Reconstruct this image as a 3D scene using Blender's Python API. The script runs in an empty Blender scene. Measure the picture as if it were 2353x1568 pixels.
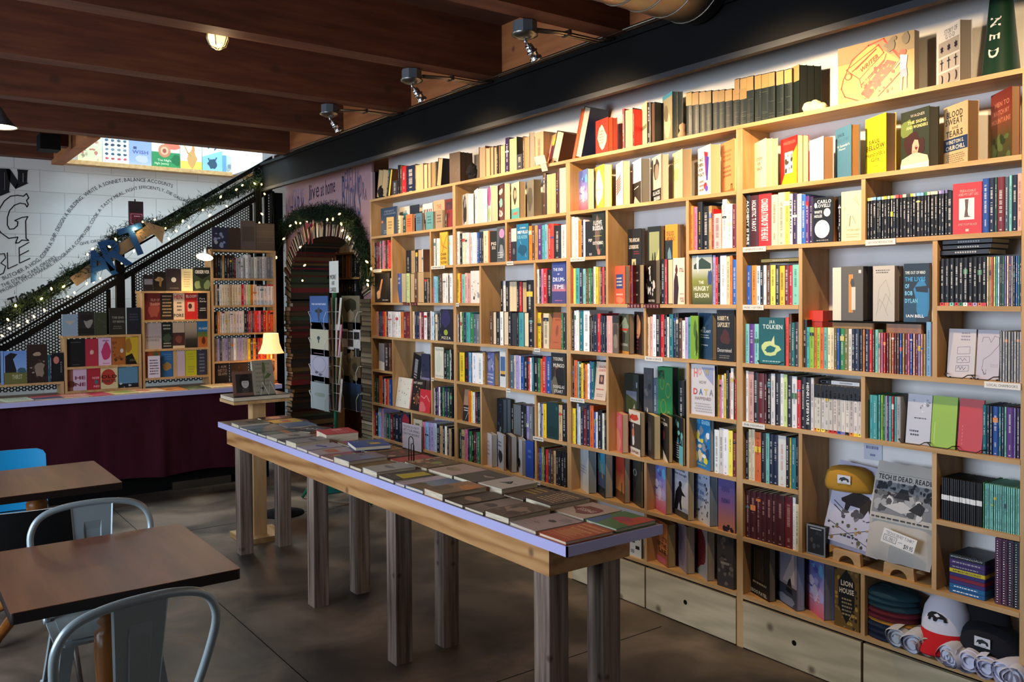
import bpy, math, random
from mathutils import Vector, Matrix
scene = bpy.context.scene
COL = scene.collection
rnd = random.Random(7)
PI = math.pi

# ------------------------------------------------------------------ camera
W, H = 2353, 1568
FPX, CX, CY, EYE = 1966.448, 1176.5, 718.459, 1.65
YAW, PITCH, ROLL = math.radians(36.5535), math.radians(-1.1473), math.radians(-0.3715)
_f = Vector((math.sin(YAW)*math.cos(PITCH), math.cos(YAW)*math.cos(PITCH), math.sin(PITCH)))
_r0 = Vector((math.cos(YAW), -math.sin(YAW), 0)); _u0 = _r0.cross(_f)
_r = _r0*math.cos(ROLL) + _u0*math.sin(ROLL); _u = -_r0*math.sin(ROLL) + _u0*math.cos(ROLL)
cam = bpy.data.objects.new('camera', bpy.data.cameras.new('camera')); COL.objects.link(cam)
cam.matrix_world = Matrix(((_r.x, _u.x, -_f.x, 0), (_r.y, _u.y, -_f.y, 0), (_r.z, _u.z, -_f.z, EYE), (0, 0, 0, 1)))
cam.data.sensor_width = 36; cam.data.lens = 36*FPX/W; cam.data.shift_y = -(H/2-CY)/W
cam.data.clip_start = 0.05; cam.data.clip_end = 60
scene.camera = cam

def hit(px, py, x=None, y=None, z=None):
    """the point of the plane x= / y= / z= that the photograph shows at pixel (px, py)"""
    d = (px-CX)*_r - (py-CY)*_u + FPX*_f
    t = x/d.x if x is not None else y/d.y if y is not None else (z-EYE)/d.z
    return Vector((0, 0, EYE)) + d*t
def proj(p):
    v = Vector(p) - Vector((0, 0, EYE)); k = v.dot(_f)
    return CX + FPX*v.dot(_r)/k, CY - FPX*v.dot(_u)/k

# ------------------------------------------------------------------ light
scene.view_settings.view_transform = 'Standard'; scene.view_settings.look = 'None'
scene.view_settings.gamma = 1; scene.view_settings.use_curve_mapping = False
scene.view_settings.exposure = 0.0
world = bpy.data.worlds.new('world'); scene.world = world; world.use_nodes = True
bg = world.node_tree.nodes['Background']; bg.inputs[0].default_value = (0.55, 0.72, 1, 1); bg.inputs[1].default_value = 0.15
def area(name, loc, aim, sx, sy, power, col, spread=180):
    l = bpy.data.lights.new(name, 'AREA'); l.shape = 'RECTANGLE'; l.size = sx; l.size_y = sy; l.energy = power; l.color = col
    l.spread = math.radians(spread)
    o = bpy.data.objects.new(name, l); COL.objects.link(o); o.location = loc
    o.rotation_euler = (Vector(aim)-Vector(loc)).to_track_quat('-Z', 'Y').to_euler(); return o
def spot(name, loc, aim, power, col, size=70, blend=.7, r=.03):
    l = bpy.data.lights.new(name, 'SPOT'); l.energy = power; l.color = col; l.spot_size = math.radians(size); l.spot_blend = blend; l.shadow_soft_size = r
    o = bpy.data.objects.new(name, l); COL.objects.link(o); o.location = loc
    o.rotation_euler = (Vector(aim)-Vector(loc)).to_track_quat('-Z', 'Y').to_euler(); return o
def point(name, loc, power, col, r=.03):
    l = bpy.data.lights.new(name, 'POINT'); l.energy = power; l.color = col; l.shadow_soft_size = r
    o = bpy.data.objects.new(name, l); COL.objects.link(o); o.location = loc; return o
WARM = (1, .71, .40); DAY = (.72, .83, 1)
area('window_daylight', (-2.75, 3.3, 1.75), (3, 3.0, .9), 3.4, 1.9, 270, DAY)          # tall windows of the left wall, out of the frame
area('front_window_daylight', (0.6, -2.6, 1.7), (2.2, 4, 1.2), 3.0, 1.8, 3, (.62, .74, 1))
area('stair_passage_fill', (-2.6, 8.65, 1.9), (3, 9.0, 1.7), .8, 1.6, 70, (.62, .8, 1))   # unseen fill light, added to brighten the wall behind the perforated guard
area('skylight_daylight', (2.4, 8.75, 4.75), (2.3, 9.3, 2.6), 1.7, .9, 210, (.62, .84, 1))   # roof light over the stairwell
SPOTS = [(2.47, -.1), (2.47, 1.0), (2.47, 2.07), (2.47, 3.146), (2.465, 4.2), (2.462, 5.297)]
SPOW = [15, 48, 86, 78, 58, 48]

# ------------------------------------------------------------------ colours and materials
def lin(c): return c/12.92 if c <= .04045 else ((c+.055)/1.055)**2.4
PAL = dict(k='15151a', K='232529', z='3a3b40', x='77787c', X='a9a8a6', w='e9e6e0', W='f7f7f5', c='e6d7b4', e='c3a77d', E='9c8059', n='1a2440', b='2450a0', B='2f6cc4', s='7fb0d8', S='bcd6e6',
           t='1d6e78', T='49a3a3', a='7cc3b8', g='2b7a48', G='1d4636', l='9cc437', L='c4d88a', y='e9c92b', Y='f2e45a', o='e2802b', O='d9622c', r='c4262a', R='e2453a', m='6d1f26', M='46171c',
           p='d8789a', P='e9b3b4', u='5a2f7c', U='31204a', v='a79bc9', V='7b70ad', h='5a3a24', H='36241a', q='6f6a35', Q='8a8a52', d='b08a4e', j='c9622f', i='4b5f73', f='d9a39a')
CN = dict(k='black', K='charcoal', z='dark grey', x='grey', X='light grey', w='white', W='white', c='cream', e='tan', E='brown', n='navy', b='blue', B='bright blue', s='light blue', S='pale blue',
          t='teal', T='turquoise', a='pale green', g='green', G='dark green', l='lime green', L='pale lime', y='yellow', Y='pale yellow', o='orange', O='deep orange', r='red', R='bright red', m='maroon', M='dark maroon',
          p='pink', P='pale pink', u='purple', U='dark purple', v='lavender', V='violet', h='brown', H='dark brown', q='olive', Q='olive', d='ochre', j='rust', i='slate blue', f='salmon pink')
def C(s):
    if not isinstance(s, str): return s
    s = PAL.get(s, s); return tuple(lin(int(s[i:i+2], 16)/255) for i in (0, 2, 4)) + (1,)

def mat(name, col=None, rough=.6, metal=0, spec=.35, emis=None, estr=0, attr=False):
    m = bpy.data.materials.new(name); m.use_nodes = True; b = m.node_tree.nodes['Principled BSDF']
    if col is not None: b.inputs['Base Color'].default_value = C(col)
    b.inputs['Roughness'].default_value = rough; b.inputs['Metallic'].default_value = metal
    b.inputs['Specular IOR Level'].default_value = spec
    if attr:
        a = m.node_tree.nodes.new('ShaderNodeAttribute'); a.attribute_name = 'Col'
        m.node_tree.links.new(a.outputs['Color'], b.inputs['Base Color'])
    if emis: b.inputs['Emission Color'].default_value = C(emis); b.inputs['Emission Strength'].default_value = estr
    return m
def tex(m, stops, scale=(1, 1, 1), detail=6, nscale=3, rough=None, bump=0, dist=0, wave=None, knots=0):
    """procedural colour from stretched noise in world space; stops: [(pos, colour)]"""
    nt = m.node_tree; N = nt.nodes; L = nt.links; b = N['Principled BSDF']
    g = N.new('ShaderNodeNewGeometry'); mp = N.new('ShaderNodeMapping'); L.new(g.outputs['Position'], mp.inputs[0]); mp.inputs['Scale'].default_value = scale
    n = N.new('ShaderNodeTexNoise'); n.inputs['Scale'].default_value = nscale; n.inputs['Detail'].default_value = detail; n.inputs['Distortion'].default_value = dist
    L.new(mp.outputs[0], n.inputs['Vector']); fac = n.outputs['Fac']
    if wave:
        w = N.new('ShaderNodeTexWave'); w.wave_type = 'RINGS'; w.inputs['Scale'].default_value = wave; w.inputs['Distortion'].default_value = 9; w.inputs['Detail'].default_value = 3; w.inputs['Detail Scale'].default_value = 1.3
        L.new(mp.outputs[0], w.inputs['Vector']); mx = N.new('ShaderNodeMath'); mx.operation = 'MULTIPLY_ADD'; mx.inputs[1].default_value = .35
        m2 = N.new('ShaderNodeMath'); m2.operation = 'MULTIPLY'; m2.inputs[1].default_value = .65
        L.new(fac, m2.inputs[0]); L.new(w.outputs['Fac'], mx.inputs[0]); L.new(m2.outputs[0], mx.inputs[2]); fac = mx.outputs[0]
    r = N.new('ShaderNodeValToRGB'); e = r.color_ramp.elements
    while len(e) < len(stops): e.new(.5)
    for i, (p, c) in enumerate(stops): e[i].position = p; e[i].color = C(c)
    L.new(fac, r.inputs[0]); out = r.outputs[0]
    if knots:
        v = N.new('ShaderNodeTexVoronoi'); v.inputs['Scale'].default_value = knots
        v.voronoi_dimensions = '2D'; s3 = N.new('ShaderNodeSeparateXYZ'); L.new(g.outputs['Position'], s3.inputs[0]); ad = N.new('ShaderNodeMath'); L.new(s3.outputs[0], ad.inputs[0]); L.new(s3.outputs[1], ad.inputs[1])
        c3_ = N.new('ShaderNodeCombineXYZ'); L.new(ad.outputs[0], c3_.inputs[0]); L.new(s3.outputs[2], c3_.inputs[1]); L.new(c3_.outputs[0], v.inputs['Vector'])
        mr = N.new('ShaderNodeMapRange'); mr.inputs[1].default_value = .02; mr.inputs[2].default_value = .065; mr.inputs[3].default_value = .7; mr.inputs[4].default_value = 0; L.new(v.outputs['Distance'], mr.inputs[0])
        mi = N.new('ShaderNodeMix'); mi.data_type = 'RGBA'; L.new(mr.outputs[0], mi.inputs[0]); L.new(out, mi.inputs[6]); mi.inputs[7].default_value = C('3a2414'); out = mi.outputs[2]
    L.new(out, b.inputs['Base Color'])
    if bump:
        bp = N.new('ShaderNodeBump'); bp.inputs['Strength'].default_value = bump; bp.inputs['Distance'].default_value = .01; L.new(fac, bp.inputs['Height']); L.new(bp.outputs[0], b.inputs['Normal'])
    if rough:
        mr = N.new('ShaderNodeMapRange'); mr.inputs[3].default_value = rough[0]; mr.inputs[4].default_value = rough[1]; L.new(fac, mr.inputs[0]); L.new(mr.outputs[0], b.inputs['Roughness'])
    return m
M = {}
M['print'] = mat('printed_cover', rough=.42, attr=True)
M['matte'] = mat('painted_matte', rough=.8, attr=True)
M['page'] = tex(mat('page_edges', rough=.9), [(.3, 'b7a78c'), (.7, 'dccdb0')], (14, 14, 260), 2, 1)
M['pagev'] = tex(mat('page_edges_upright', rough=.9), [(.3, 'aa9a80'), (.7, 'd9cab0')], (120, 120, 2), 2, 2)
M['ply'] = tex(mat('plywood', rough=.55), [(.25, 'a9804a'), (.5, 'c09865'), (.75, 'cda876')], (9, 1.1, 9), 5, 3, knots=0)
M['plyv'] = tex(mat('plywood_upright', rough=.55), [(.25, 'aa824e'), (.5, 'bf9766'), (.75, 'cba677')], (8, 8, 1.1), 5, 3)
M['pine'] = tex(mat('pine_drawer', rough=.6), [(.2, 'a8997a'), (.5, 'b9a987'), (.8, 'c6b694')], (1, 1.0, 9), 5, 2.2, dist=.8, wave=.8, knots=2.6)
M['apron'] = tex(mat('pine_board', rough=.55), [(.2, '8a5a2e'), (.5, 'b5824c'), (.8, 'c49660')], (6, .8, 7), 6, 2.5, dist=1.2, wave=.7, knots=2.9)
M['leg'] = tex(mat('weathered_post', rough=.75), [(.3, '4e4036'), (.5, '7c695b'), (.7, '9a8777')], (16, 16, .7), 6, 3, knots=4.1, bump=.2)
M['beam'] = tex(mat('ceiling_timber', rough=.7), [(.2, '3e1e10'), (.5, '572d19'), (.8, '6c3d23')], (1, 9, 9), 5, 2.5, knots=1.5)
M['deck'] = tex(mat('ceiling_deck', rough=.8), [(.2, '3a2012'), (.8, '5a321c')], (1, 7, 1), 5, 2)
M['rim'] = tex(mat('rim_board', rough=.7), [(.2, '7c4524'), (.5, '95592f'), (.8, 'a5673a')], (8, 1, 9), 5, 2.5, knots=3)
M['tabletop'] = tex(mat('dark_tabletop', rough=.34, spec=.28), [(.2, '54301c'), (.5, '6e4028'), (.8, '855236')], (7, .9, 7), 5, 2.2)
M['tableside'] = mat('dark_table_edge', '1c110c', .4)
M['oak'] = tex(mat('turned_oak', rough=.3), [(.3, '6b3d16'), (.7, '8f5a24')], (9, 9, 1), 4, 3)
M['floor'] = tex(mat('concrete', rough=.5), [(.33, '2e2824'), (.46, '52473d'), (.55, '685a4b'), (.68, '857463')], (1, 1, 1), 12, 1.9, rough=(.32, .62), dist=.6)
M['dim'] = tex(mat('low_bounce_wall', rough=.9), [(.3, '2c211d'), (.7, '3c2d27')], (1, 1, 4), 4, 3)  # unseen left and front walls, made dark to hold back bounce light
M['wall'] = tex(mat('white_plaster', rough=.85), [(.3, 'dedcd9'), (.7, 'e9e7e4')], (1, 1, 1), 4, 2, bump=.1)
M['black'] = mat('black_steel', '070707', .7, spec=.12)
M['blacklip'] = mat('grey_steel_lip', '26272a', .6)
M['chrome'] = mat('chrome', 'd0d0d0', .18, 1)
M['conduit'] = mat('conduit', '9a8f80', .3, 1)
M['galv'] = mat('galvanised', '7c7a72', .35, 1)
M['box'] = mat('grey_box', '4a4d52', .55)
M['lav'] = mat('lavender_paint', 'b6b2dc', .4)
M['lavtop'] = tex(mat('worn_table_top', rough=.4), [(.35, '7f675c'), (.65, '9c8272')], (1, 1, 1), 6, 5)
M['skirt'] = tex(mat('maroon_cloth', rough=.95, spec=.1), [(.3, '331119'), (.7, '451a25')], (2, 2, .4), 4, 3)
M['wire'] = mat('white_wire', 'd8d6d0', .35)
M['bwire'] = mat('black_wire', '0c0c0c', .35)
M['leaf'] = tex(mat('garland_needles', rough=.8), [(.3, '10200f'), (.7, '24381c')], (1, 1, 1), 3, 20)
M['bulb'] = mat('warm_bulb', 'ffdf9a', .4, emis='ffce7a', estr=7)
M['shade'] = mat('lamp_shade', 'ffd9a8', .8, emis='ffb070', estr=1.6)
M['lampglow'] = mat('lamp_glow', 'fff2d0', .4, emis='ffe2a8', estr=14)
M['bulbglass'] = mat('bulb_glass', 'ffe6b0', .3, emis='ffc66a', estr=3.5)
M['steelchair'] = mat('galvanised_chair', '9aa8aa', .36, .35)
M['bluech'] = mat('blue_plastic', '1687b8', .4)
M['blackch'] = mat('black_chair', '101012', .4)
M['greenp'] = mat('green_paint', '1f6f50', .5)
M['knit'] = mat('knitted_cloth', rough=.95, attr=True)
M['cardb'] = tex(mat('kraft_card', rough=.8), [(.3, '7f6748'), (.7, '94795a')], (1, 1, 1), 4, 6)

# ------------------------------------------------------------------ mesh helper
class MB:
    def __init__(s): s.v = []; s.f = []; s.c = []; s.m = []; s.mats = []; s.smooth = []; s.X = None
    def mi(s, m):
        if m not in s.mats: s.mats.append(m)
        return s.mats.index(m)
    def add(s, vs, fs, m='print', c='w', sm=False):
        """c: one colour, or a list with one colour per vertex"""
        k = len(s.v); s.v += [Vector(v) if s.X is None else s.X @ Vector(v) for v in vs]; i = s.mi(m)
        per = isinstance(c, list)
        if not per: c = C(c)
        for f in fs:
            s.f.append([k+a for a in f]); s.m.append(i); s.smooth.append(sm)
            s.c += [C(c[a]) for a in f] if per else [c]*len(f)
        return s
    def box(s, a, b, m='print', c='w'):
        (x0, y0, z0), (x1, y1, z1) = a, b
        return s.add([(x0, y0, z0), (x1, y0, z0), (x1, y1, z0), (x0, y1, z0), (x0, y0, z1), (x1, y0, z1), (x1, y1, z1), (x0, y1, z1)],
                     [(0, 3, 2, 1), (4, 5, 6, 7), (0, 1, 5, 4), (1, 2, 6, 5), (2, 3, 7, 6), (3, 0, 4, 7)], m, c)
    def bevbox(s, a, b, r, m='print', c='w', ax=2):
        """box with rounded edges along one axis"""
        a = list(a); b = list(b); i, j = [q for q in range(3) if q != ax]
        P = []
        for cx, cy, t0 in ((b[i]-r, b[j]-r, 0), (a[i]+r, b[j]-r, 90), (a[i]+r, a[j]+r, 180), (b[i]-r, a[j]+r, 270)):
            for q in range(5):
                t = math.radians(t0+q*22.5); P.append((cx+r*math.cos(t), cy+r*math.sin(t)))
        n = len(P); vs = []
        for h in (a[ax], b[ax]):
            for p in P:
                v = [0, 0, 0]; v[i] = p[0]; v[j] = p[1]; v[ax] = h; vs.append(v)
        return s.add(vs, [list(range(n))[::-1], list(range(n, 2*n))] + [(q, (q+1) % n, n+(q+1) % n, n+q) for q in range(n)], m, c)
    def quad(s, a, b, c_, d, m='print', c='w'): return s.add([a, b, c_, d], [(0, 1, 2, 3)], m, c)
    def tube(s, pts, r, m='wire', c='w', n=8, closed=False, sm=True, cap=True):
        pts = [Vector(p) for p in pts]; R = r if isinstance(r, (list, tuple)) else [r]*len(pts); vs = []; N = len(pts)
        up = Vector((0, 0, 1)); pu = None
        for i, p in enumerate(pts):
            t = (pts[(i+1) % N]-pts[i-1]) if closed else (pts[min(i+1, N-1)]-pts[max(i-1, 0)])
            t.normalize(); a = pu if pu is not None else (up if abs(t.z) < .95 else Vector((1, 0, 0)))
            u = (a-t*a.dot(t)); u = u.normalized() if u.length > 1e-6 else t.orthogonal().normalized(); w = t.cross(u); pu = u
            for q in range(n):
                th = 2*PI*q/n; vs.append(p+u*math.cos(th)*R[i]+w*math.sin(th)*R[i])
        fs = []
        for i in range(N if closed else N-1):
            j = (i+1) % N
            for q in range(n): fs.append((i*n+q, i*n+(q+1) % n, j*n+(q+1) % n, j*n+q))
        if cap and not closed: fs += [list(range(n))[::-1], list(range((N-1)*n, N*n))]
        return s.add(vs, fs, m, c, sm)
    def lathe(s, prof, o=(0, 0, 0), ax=(0, 0, 1), m='wire', c='w', n=20, sm=True):
        """prof: [(r, h)] round the axis"""
        ax = Vector(ax).normalized(); u = ax.orthogonal().normalized(); w = ax.cross(u); o = Vector(o); vs = []; k = len(prof)
        for r, h in prof:
            for q in range(n): th = 2*PI*q/n; vs.append(o+ax*h+(u*math.cos(th)+w*math.sin(th))*max(r, 1e-4))
        fs = [(i*n+q, i*n+(q+1) % n, (i+1)*n+(q+1) % n, (i+1)*n+q) for i in range(k-1) for q in range(n)]
        return s.add(vs, fs, m, c, sm)
    def prism(s, pts, o, u, v, n, th, m='print', c='w'):
        """2D outline pts in the frame (o, u, v), thickness th along n"""
        o, u, v, n = map(Vector, (o, u, v, n)); k = len(pts)
        vs = [o+u*a+v*b for a, b in pts] + [o+u*a+v*b+n*th for a, b in pts]
        return s.add(vs, [list(range(k))[::-1], list(range(k, 2*k))] + [(q, (q+1) % k, k+(q+1) % k, k+q) for q in range(k)], m, c)
    def build(s, name, parent=None, loc=None, mats=None):
        me = bpy.data.meshes.new(name); me.from_pydata([tuple(v) for v in s.v], [], s.f)
        for m in s.mats: me.materials.append(M[m])
        me.polygons.foreach_set('material_index', s.m); me.polygons.foreach_set('use_smooth', s.smooth)
        if any(m in ('print', 'matte', 'knit') for m in s.mats):
            at = me.color_attributes.new('Col', 'FLOAT_COLOR', 'CORNER'); at.data.foreach_set('color', [x for c in s.c for x in c])
        me.update()
        o = bpy.data.objects.new(name, me); COL.objects.link(o)
        if loc is not None:
            for v in me.vertices: v.co -= Vector(loc)
            o.location = loc
        if parent is not None:
            o.parent = parent; o.matrix_parent_inverse = Matrix.Translation(parent.location).inverted() if parent.rotation_euler[:] == (0, 0, 0) else parent.matrix_basis.inverted()
        return o
def tag(o, label, cat, group=None):
    o['label'] = label; o['category'] = cat
    if group: o['group'] = group
    return o
def thing(name, label, cat, loc=(0, 0, 0), group=None):
    o = bpy.data.objects.new(name, None); COL.objects.link(o); o.location = loc; o.empty_display_size = .1
    return tag(o, label, cat, group)
def struct(name, mb, parent=None):
    o = mb.build(name, parent)
    if parent is None: o['kind'] = 'structure'
    return o

# ------------------------------------------------------------------ lettering: glyph outlines of the built-in font as flat meshes
_cu = bpy.data.curves.new('glyph', 'FONT'); _go = bpy.data.objects.new('glyph', _cu); COL.objects.link(_go)
GL = {}
def glyph(ch, bold):
    k = (ch, bold)
    if k not in GL:
        _cu.body = ch; _cu.size = 1; _cu.offset = .028 if bold else 0; _cu.resolution_u = 2; _cu.fill_mode = 'FRONT'
        dg = bpy.context.evaluated_depsgraph_get(); dg.update(); e = _go.evaluated_get(dg); me = e.to_mesh()
        vs = [(v.co.x, v.co.y) for v in me.vertices]; fs = [tuple(p.vertices) for p in me.polygons if p.normal.z != 0]
        e.to_mesh_clear()
        x0 = min((v[0] for v in vs), default=0); x1 = max((v[0] for v in vs), default=.2)
        GL[k] = (vs, fs, x0, x1)
    return GL[k]
def layout(txt, bold=False, gap=.09):
    x = 0; out = []
    for ch in txt:
        if ch == ' ': x += .28; continue
        vs, fs, a, b = glyph(ch, bold); out.append(([(vx-a+x, vy) for vx, vy in vs], fs)); x += b-a+gap
    return out, max(x-gap, .01)
def text(mb, txt, o, u, v, w, h, c='k', m='print', bold=False, n=None, warp=None):
    """text fitted into the box w x h that starts at o and runs along u (v up)"""
    o, u, v = Vector(o), Vector(u), Vector(v); ls, tw = layout(txt, bold); sx = w/tw; low = any(ch in 'gjpqy,;Q' for ch in txt); sy = h/(.92 if low else .71)
    if h > 0 and low: o = o+v*(.2*sy)
    for vs, fs in ls:
        pts = [(a*sx, b*sy) for a, b in vs]
        if warp: pts = [warp(a, b) for a, b in pts]
        mb.add([o+u*a+v*b for a, b in pts], fs, m, c)
glyph('A', 0)
# ------------------------------------------------------------------ the room
XF, XW = 3.212, 3.412            # shelf fronts, wall behind the shelves
m = MB(); m.box((-2.9, -2.8, -.05), (5.6, 12, 0), 'floor'); fl = struct('floor', m)
m = MB()
for (x0, y0, x1, y1) in ((1.45, -2.8, 1.454, 12), (-2.9, 2.95, 3.1, 2.954), (-2.9, 6.2, 3.1, 6.204)): m.box((x0, y0, .0004), (x1, y1, .001), 'black')
struct('trim_1', m)
m = MB(); m.box((XW, -2.8, 0), (XW+.12, 6.30, 3.3), 'wall'); struct('wall_right', m)
m = MB(); m.box((XW+.3, 8.3, 0), (XW+.42, 9.3, 4.9), 'wall'); m.box((3.05, 8.2, 2.95), (3.17, 9.3, 4.9), 'wall'); struct('wall_stairwell', m)
# left and front walls with window openings
def holed(mb, y0, y1, z0, z1, holes, ax, at, th, mt):
    """wall slab with rectangular openings; ax 'x': the wall stands at x=at and runs in y"""
    cuts = sorted({y0, y1, *[q for h in holes for q in h[:2]]})
    for a, b in zip(cuts, cuts[1:]):
        hs = sorted([h for h in holes if h[0] <= a and h[1] >= b], key=lambda h: h[2]); z = z0
        for h in hs+[(0, 0, z1, z1)]:
            if h[2] > z: mb.box((at, a, z), (at+th, b, h[2]), mt) if ax == 'x' else mb.box((a, at, z), (b, at+th, h[2]), mt)
            z = h[3]
m = MB(); holed(m, -2.8, 9.3, 0, 3.3, [(1.9, 3.4, .75, 2.75), (3.6, 5.1, .75, 2.75)], 'x', -2.95, .12, 'dim'); struct('wall_left', m)
m = MB(); holed(m, -2.95, 5.6, 0, 3.3, [(-1.0, .5, .75, 2.7), (.7, 2.2, .75, 2.7)], 'y', -2.92, .12, 'dim'); struct('wall_front', m)
for k, (ax, a, b, at) in enumerate((('x', 1.9, 3.4, -2.92), ('x', 3.6, 5.1, -2.92), ('y', -1.0, .5, -2.89), ('y', .7, 2.2, -2.89))):
    m = MB(); z0, z1 = .75, 2.75 if ax == 'x' else 2.7
    for (p, q, r, s_) in ((a, a+.05, z0, z1), (b-.05, b, z0, z1), (a, b, z0, z0+.05), (a, b, z1-.05, z1), ((a+b)/2-.02, (a+b)/2+.02, z0, z1)):
        m.box((at, p, r), (at+.05, q, s_), 'black') if ax == 'x' else m.box((p, at, r), (q, at+.05, s_), 'black')
    struct('window_%d' % (k+1), m)

# painted block wall behind the stairs
YB = 9.22
bm_ = mat('painted_block', rough=.75); nt = bm_.node_tree; N = nt.nodes; L = nt.links
g = N.new('ShaderNodeNewGeometry'); sp = N.new('ShaderNodeSeparateXYZ'); L.new(g.outputs['Position'], sp.inputs[0]); cb = N.new('ShaderNodeCombineXYZ')
L.new(sp.outputs[0], cb.inputs[0]); L.new(sp.outputs[2], cb.inputs[1]); br = N.new('ShaderNodeTexBrick'); L.new(cb.outputs[0], br.inputs['Vector'])
br.inputs['Scale'].default_value = 1; br.inputs['Brick Width'].default_value = .42; br.inputs['Row Height'].default_value = .205; br.inputs['Mortar Size'].default_value = .004; br.inputs['Mortar Smooth'].default_value = .6
br.inputs['Color1'].default_value = C('cfd0cf'); br.inputs['Color2'].default_value = C('c8cac9'); br.inputs['Mortar'].default_value = C('a9acac'); L.new(br.outputs['Color'], N['Principled BSDF'].inputs['Base Color'])
bp = N.new('ShaderNodeBump'); bp.inputs['Strength'].default_value = .25; bp.invert = True; L.new(br.outputs['Fac'], bp.inputs['Height']); L.new(bp.outputs[0], N['Principled BSDF'].inputs['Normal'])
M['block'] = bm_
m = MB(); m.box((-2.9, YB, 0), (4.2, YB+.2, 4.9), 'block'); wb = struct('wall_back', m)
# lettering painted on the block wall
m = MB()
def bw(px, py): return hit(px, py, y=YB-.002)
def poly_on_wall(pts, c='k', dy=.003):
    P = [hit(a, b, y=YB-dy) for a, b in pts]; m.add(P, [tuple(range(len(P)))], 'matte', c)
def rect_tris(pts, tris, c='k'): m.add([hit(a, b, y=YB-.003) for a, b in pts], tris, 'matte', c)
for q in ([(-22, 386), (22, 388), (25, 396), (21, 440), (25, 441), (-22, 460)], [(14, 388), (24, 390), (41, 415), (41, 425), (36, 435), (20, 415)],
          [(39, 389), (65, 391), (63, 395), (62, 420), (66, 421), (35, 435), (35, 430), (41, 420), (41, 397)]): poly_on_wall(q)
for q in ([(10, 396), (11, 396), (11, 437), (10, 437)], [(52, 398), (54, 398), (54, 419), (52, 419)]): poly_on_wall(q, 'x', .004)
def stroke(pts, r, c='k'):
    P = [bw(a, b) for a, b in pts]
    for i in range(len(P)-1):
        t = (P[i+1]-P[i]); t.normalize(); nn = Vector((t.z, 0, -t.x))*r
        m.add([P[i]-nn-t*r*.5, P[i+1]-nn+t*r*.5, P[i+1]+nn+t*r*.5, P[i]+nn-t*r*.5], [(0, 1, 2, 3)], 'matte', c)
G1 = [(-8, 500), (0, 478), (10, 462), (24, 451), (40, 449), (54, 451), (61, 445), (66, 455), (61, 461), (65, 470), (62, 476), (58, 469), (46, 467), (33, 472), (22, 484), (17, 500), (17, 518), (22, 527), (32, 526), (40, 519), (41, 510), (34, 507), (50, 500), (64, 498), (59, 508), (60, 548), (66, 553), (50, 552), (43, 558), (36, 559), (41, 545), (20, 548), (2, 535), (-8, 520)]
stroke(G1, .005)
for q in (((-6, 585), (10, 583), (13, 593), (2, 605)), ((2, 605), (13, 612), (8, 628), (-6, 634)), ((17, 581), (18, 618)), ((18, 618), (40, 608)), ((44, 569), (45, 605)), ((44, 570), (67, 557)), ((45, 587), (66, 576)), ((45, 605), (69, 594))): stroke(q, .0045)
def arc_text(txt, P, hpx, c='26303c', bold=False, m_=None):
    """letters set one by one along a smooth path of photo pixels, on the wall plane"""
    Q = [bw(*p) for p in P]; dense = []
    for i in range(len(Q)-1):
        a = Q[max(i-1, 0)]; b = Q[i]; c_ = Q[i+1]; d = Q[min(i+2, len(Q)-1)]
        for s_ in range(12):
            t = s_/12; dense.append(.5*((2*b)+(c_-a)*t+(2*a-5*b+4*c_-d)*t*t+(-a+3*b-3*c_+d)*t**3))
    dense.append(Q[-1]); acc = [0]
    for i in range(1, len(dense)): acc.append(acc[-1]+(dense[i]-dense[i-1]).length)
    ls, tw = layout(txt, bold); k = acc[-1]/tw; hh = (bw(0, 500)-bw(0, 500+hpx)).length/.71
    for vs, fs in ls:
        xm = (min(v[0] for v in vs)+max(v[0] for v in vs))/2; s_ = xm*k
        i = max(1, next((i for i, a in enumerate(acc) if a >= s_), len(acc)-1)); t = dense[i]-dense[i-1]; f = (s_-acc[i-1])/max(acc[i]-acc[i-1], 1e-6); o = dense[i-1]+t*f; t.normalize(); up = Vector((-t.z, 0, t.x))
        m.add([o+t*((a-xm)*k)+up*(b*hh)+Vector((0, -.001, 0)) for a, b in vs], fs, 'matte', c)
arc_text('BUTCHER A HOG, CONN A SHIP, DESIGN A BUILDING, WRITE A SONNET, BALANCE ACCOUNTS', [(8, 644), (50, 626), (95, 597), (118, 566), (133, 536), (150, 505), (172, 475), (200, 450), (240, 428), (285, 418), (330, 418), (370, 424), (396, 432)], 9)
arc_text('THE DYING, TAKE ORDERS,', [(5, 661), (60, 636), (95, 615), (132, 592)], 8)
arc_text('PROBLEM, PITCH MANURE, PROGRAM A COMPUTER, COOK A TASTY MEAL, FIGHT EFFICIENTLY, DIE GALLANTLY', [(3, 674), (60, 645), (120, 610), (165, 575), (200, 535), (222, 500), (245, 472), (285, 446), (330, 434), (375, 441), (410, 458), (450, 474)], 8)
arc_text('GIVE ORDERS', [(184, 564), (215, 558), (248, 555)], 7)
arc_text('TION IS FO', [(24, 706), (60, 694), (100, 676), (150, 652)], 21, 'k', True)
m.build('painted_lettering', wb)

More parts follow.
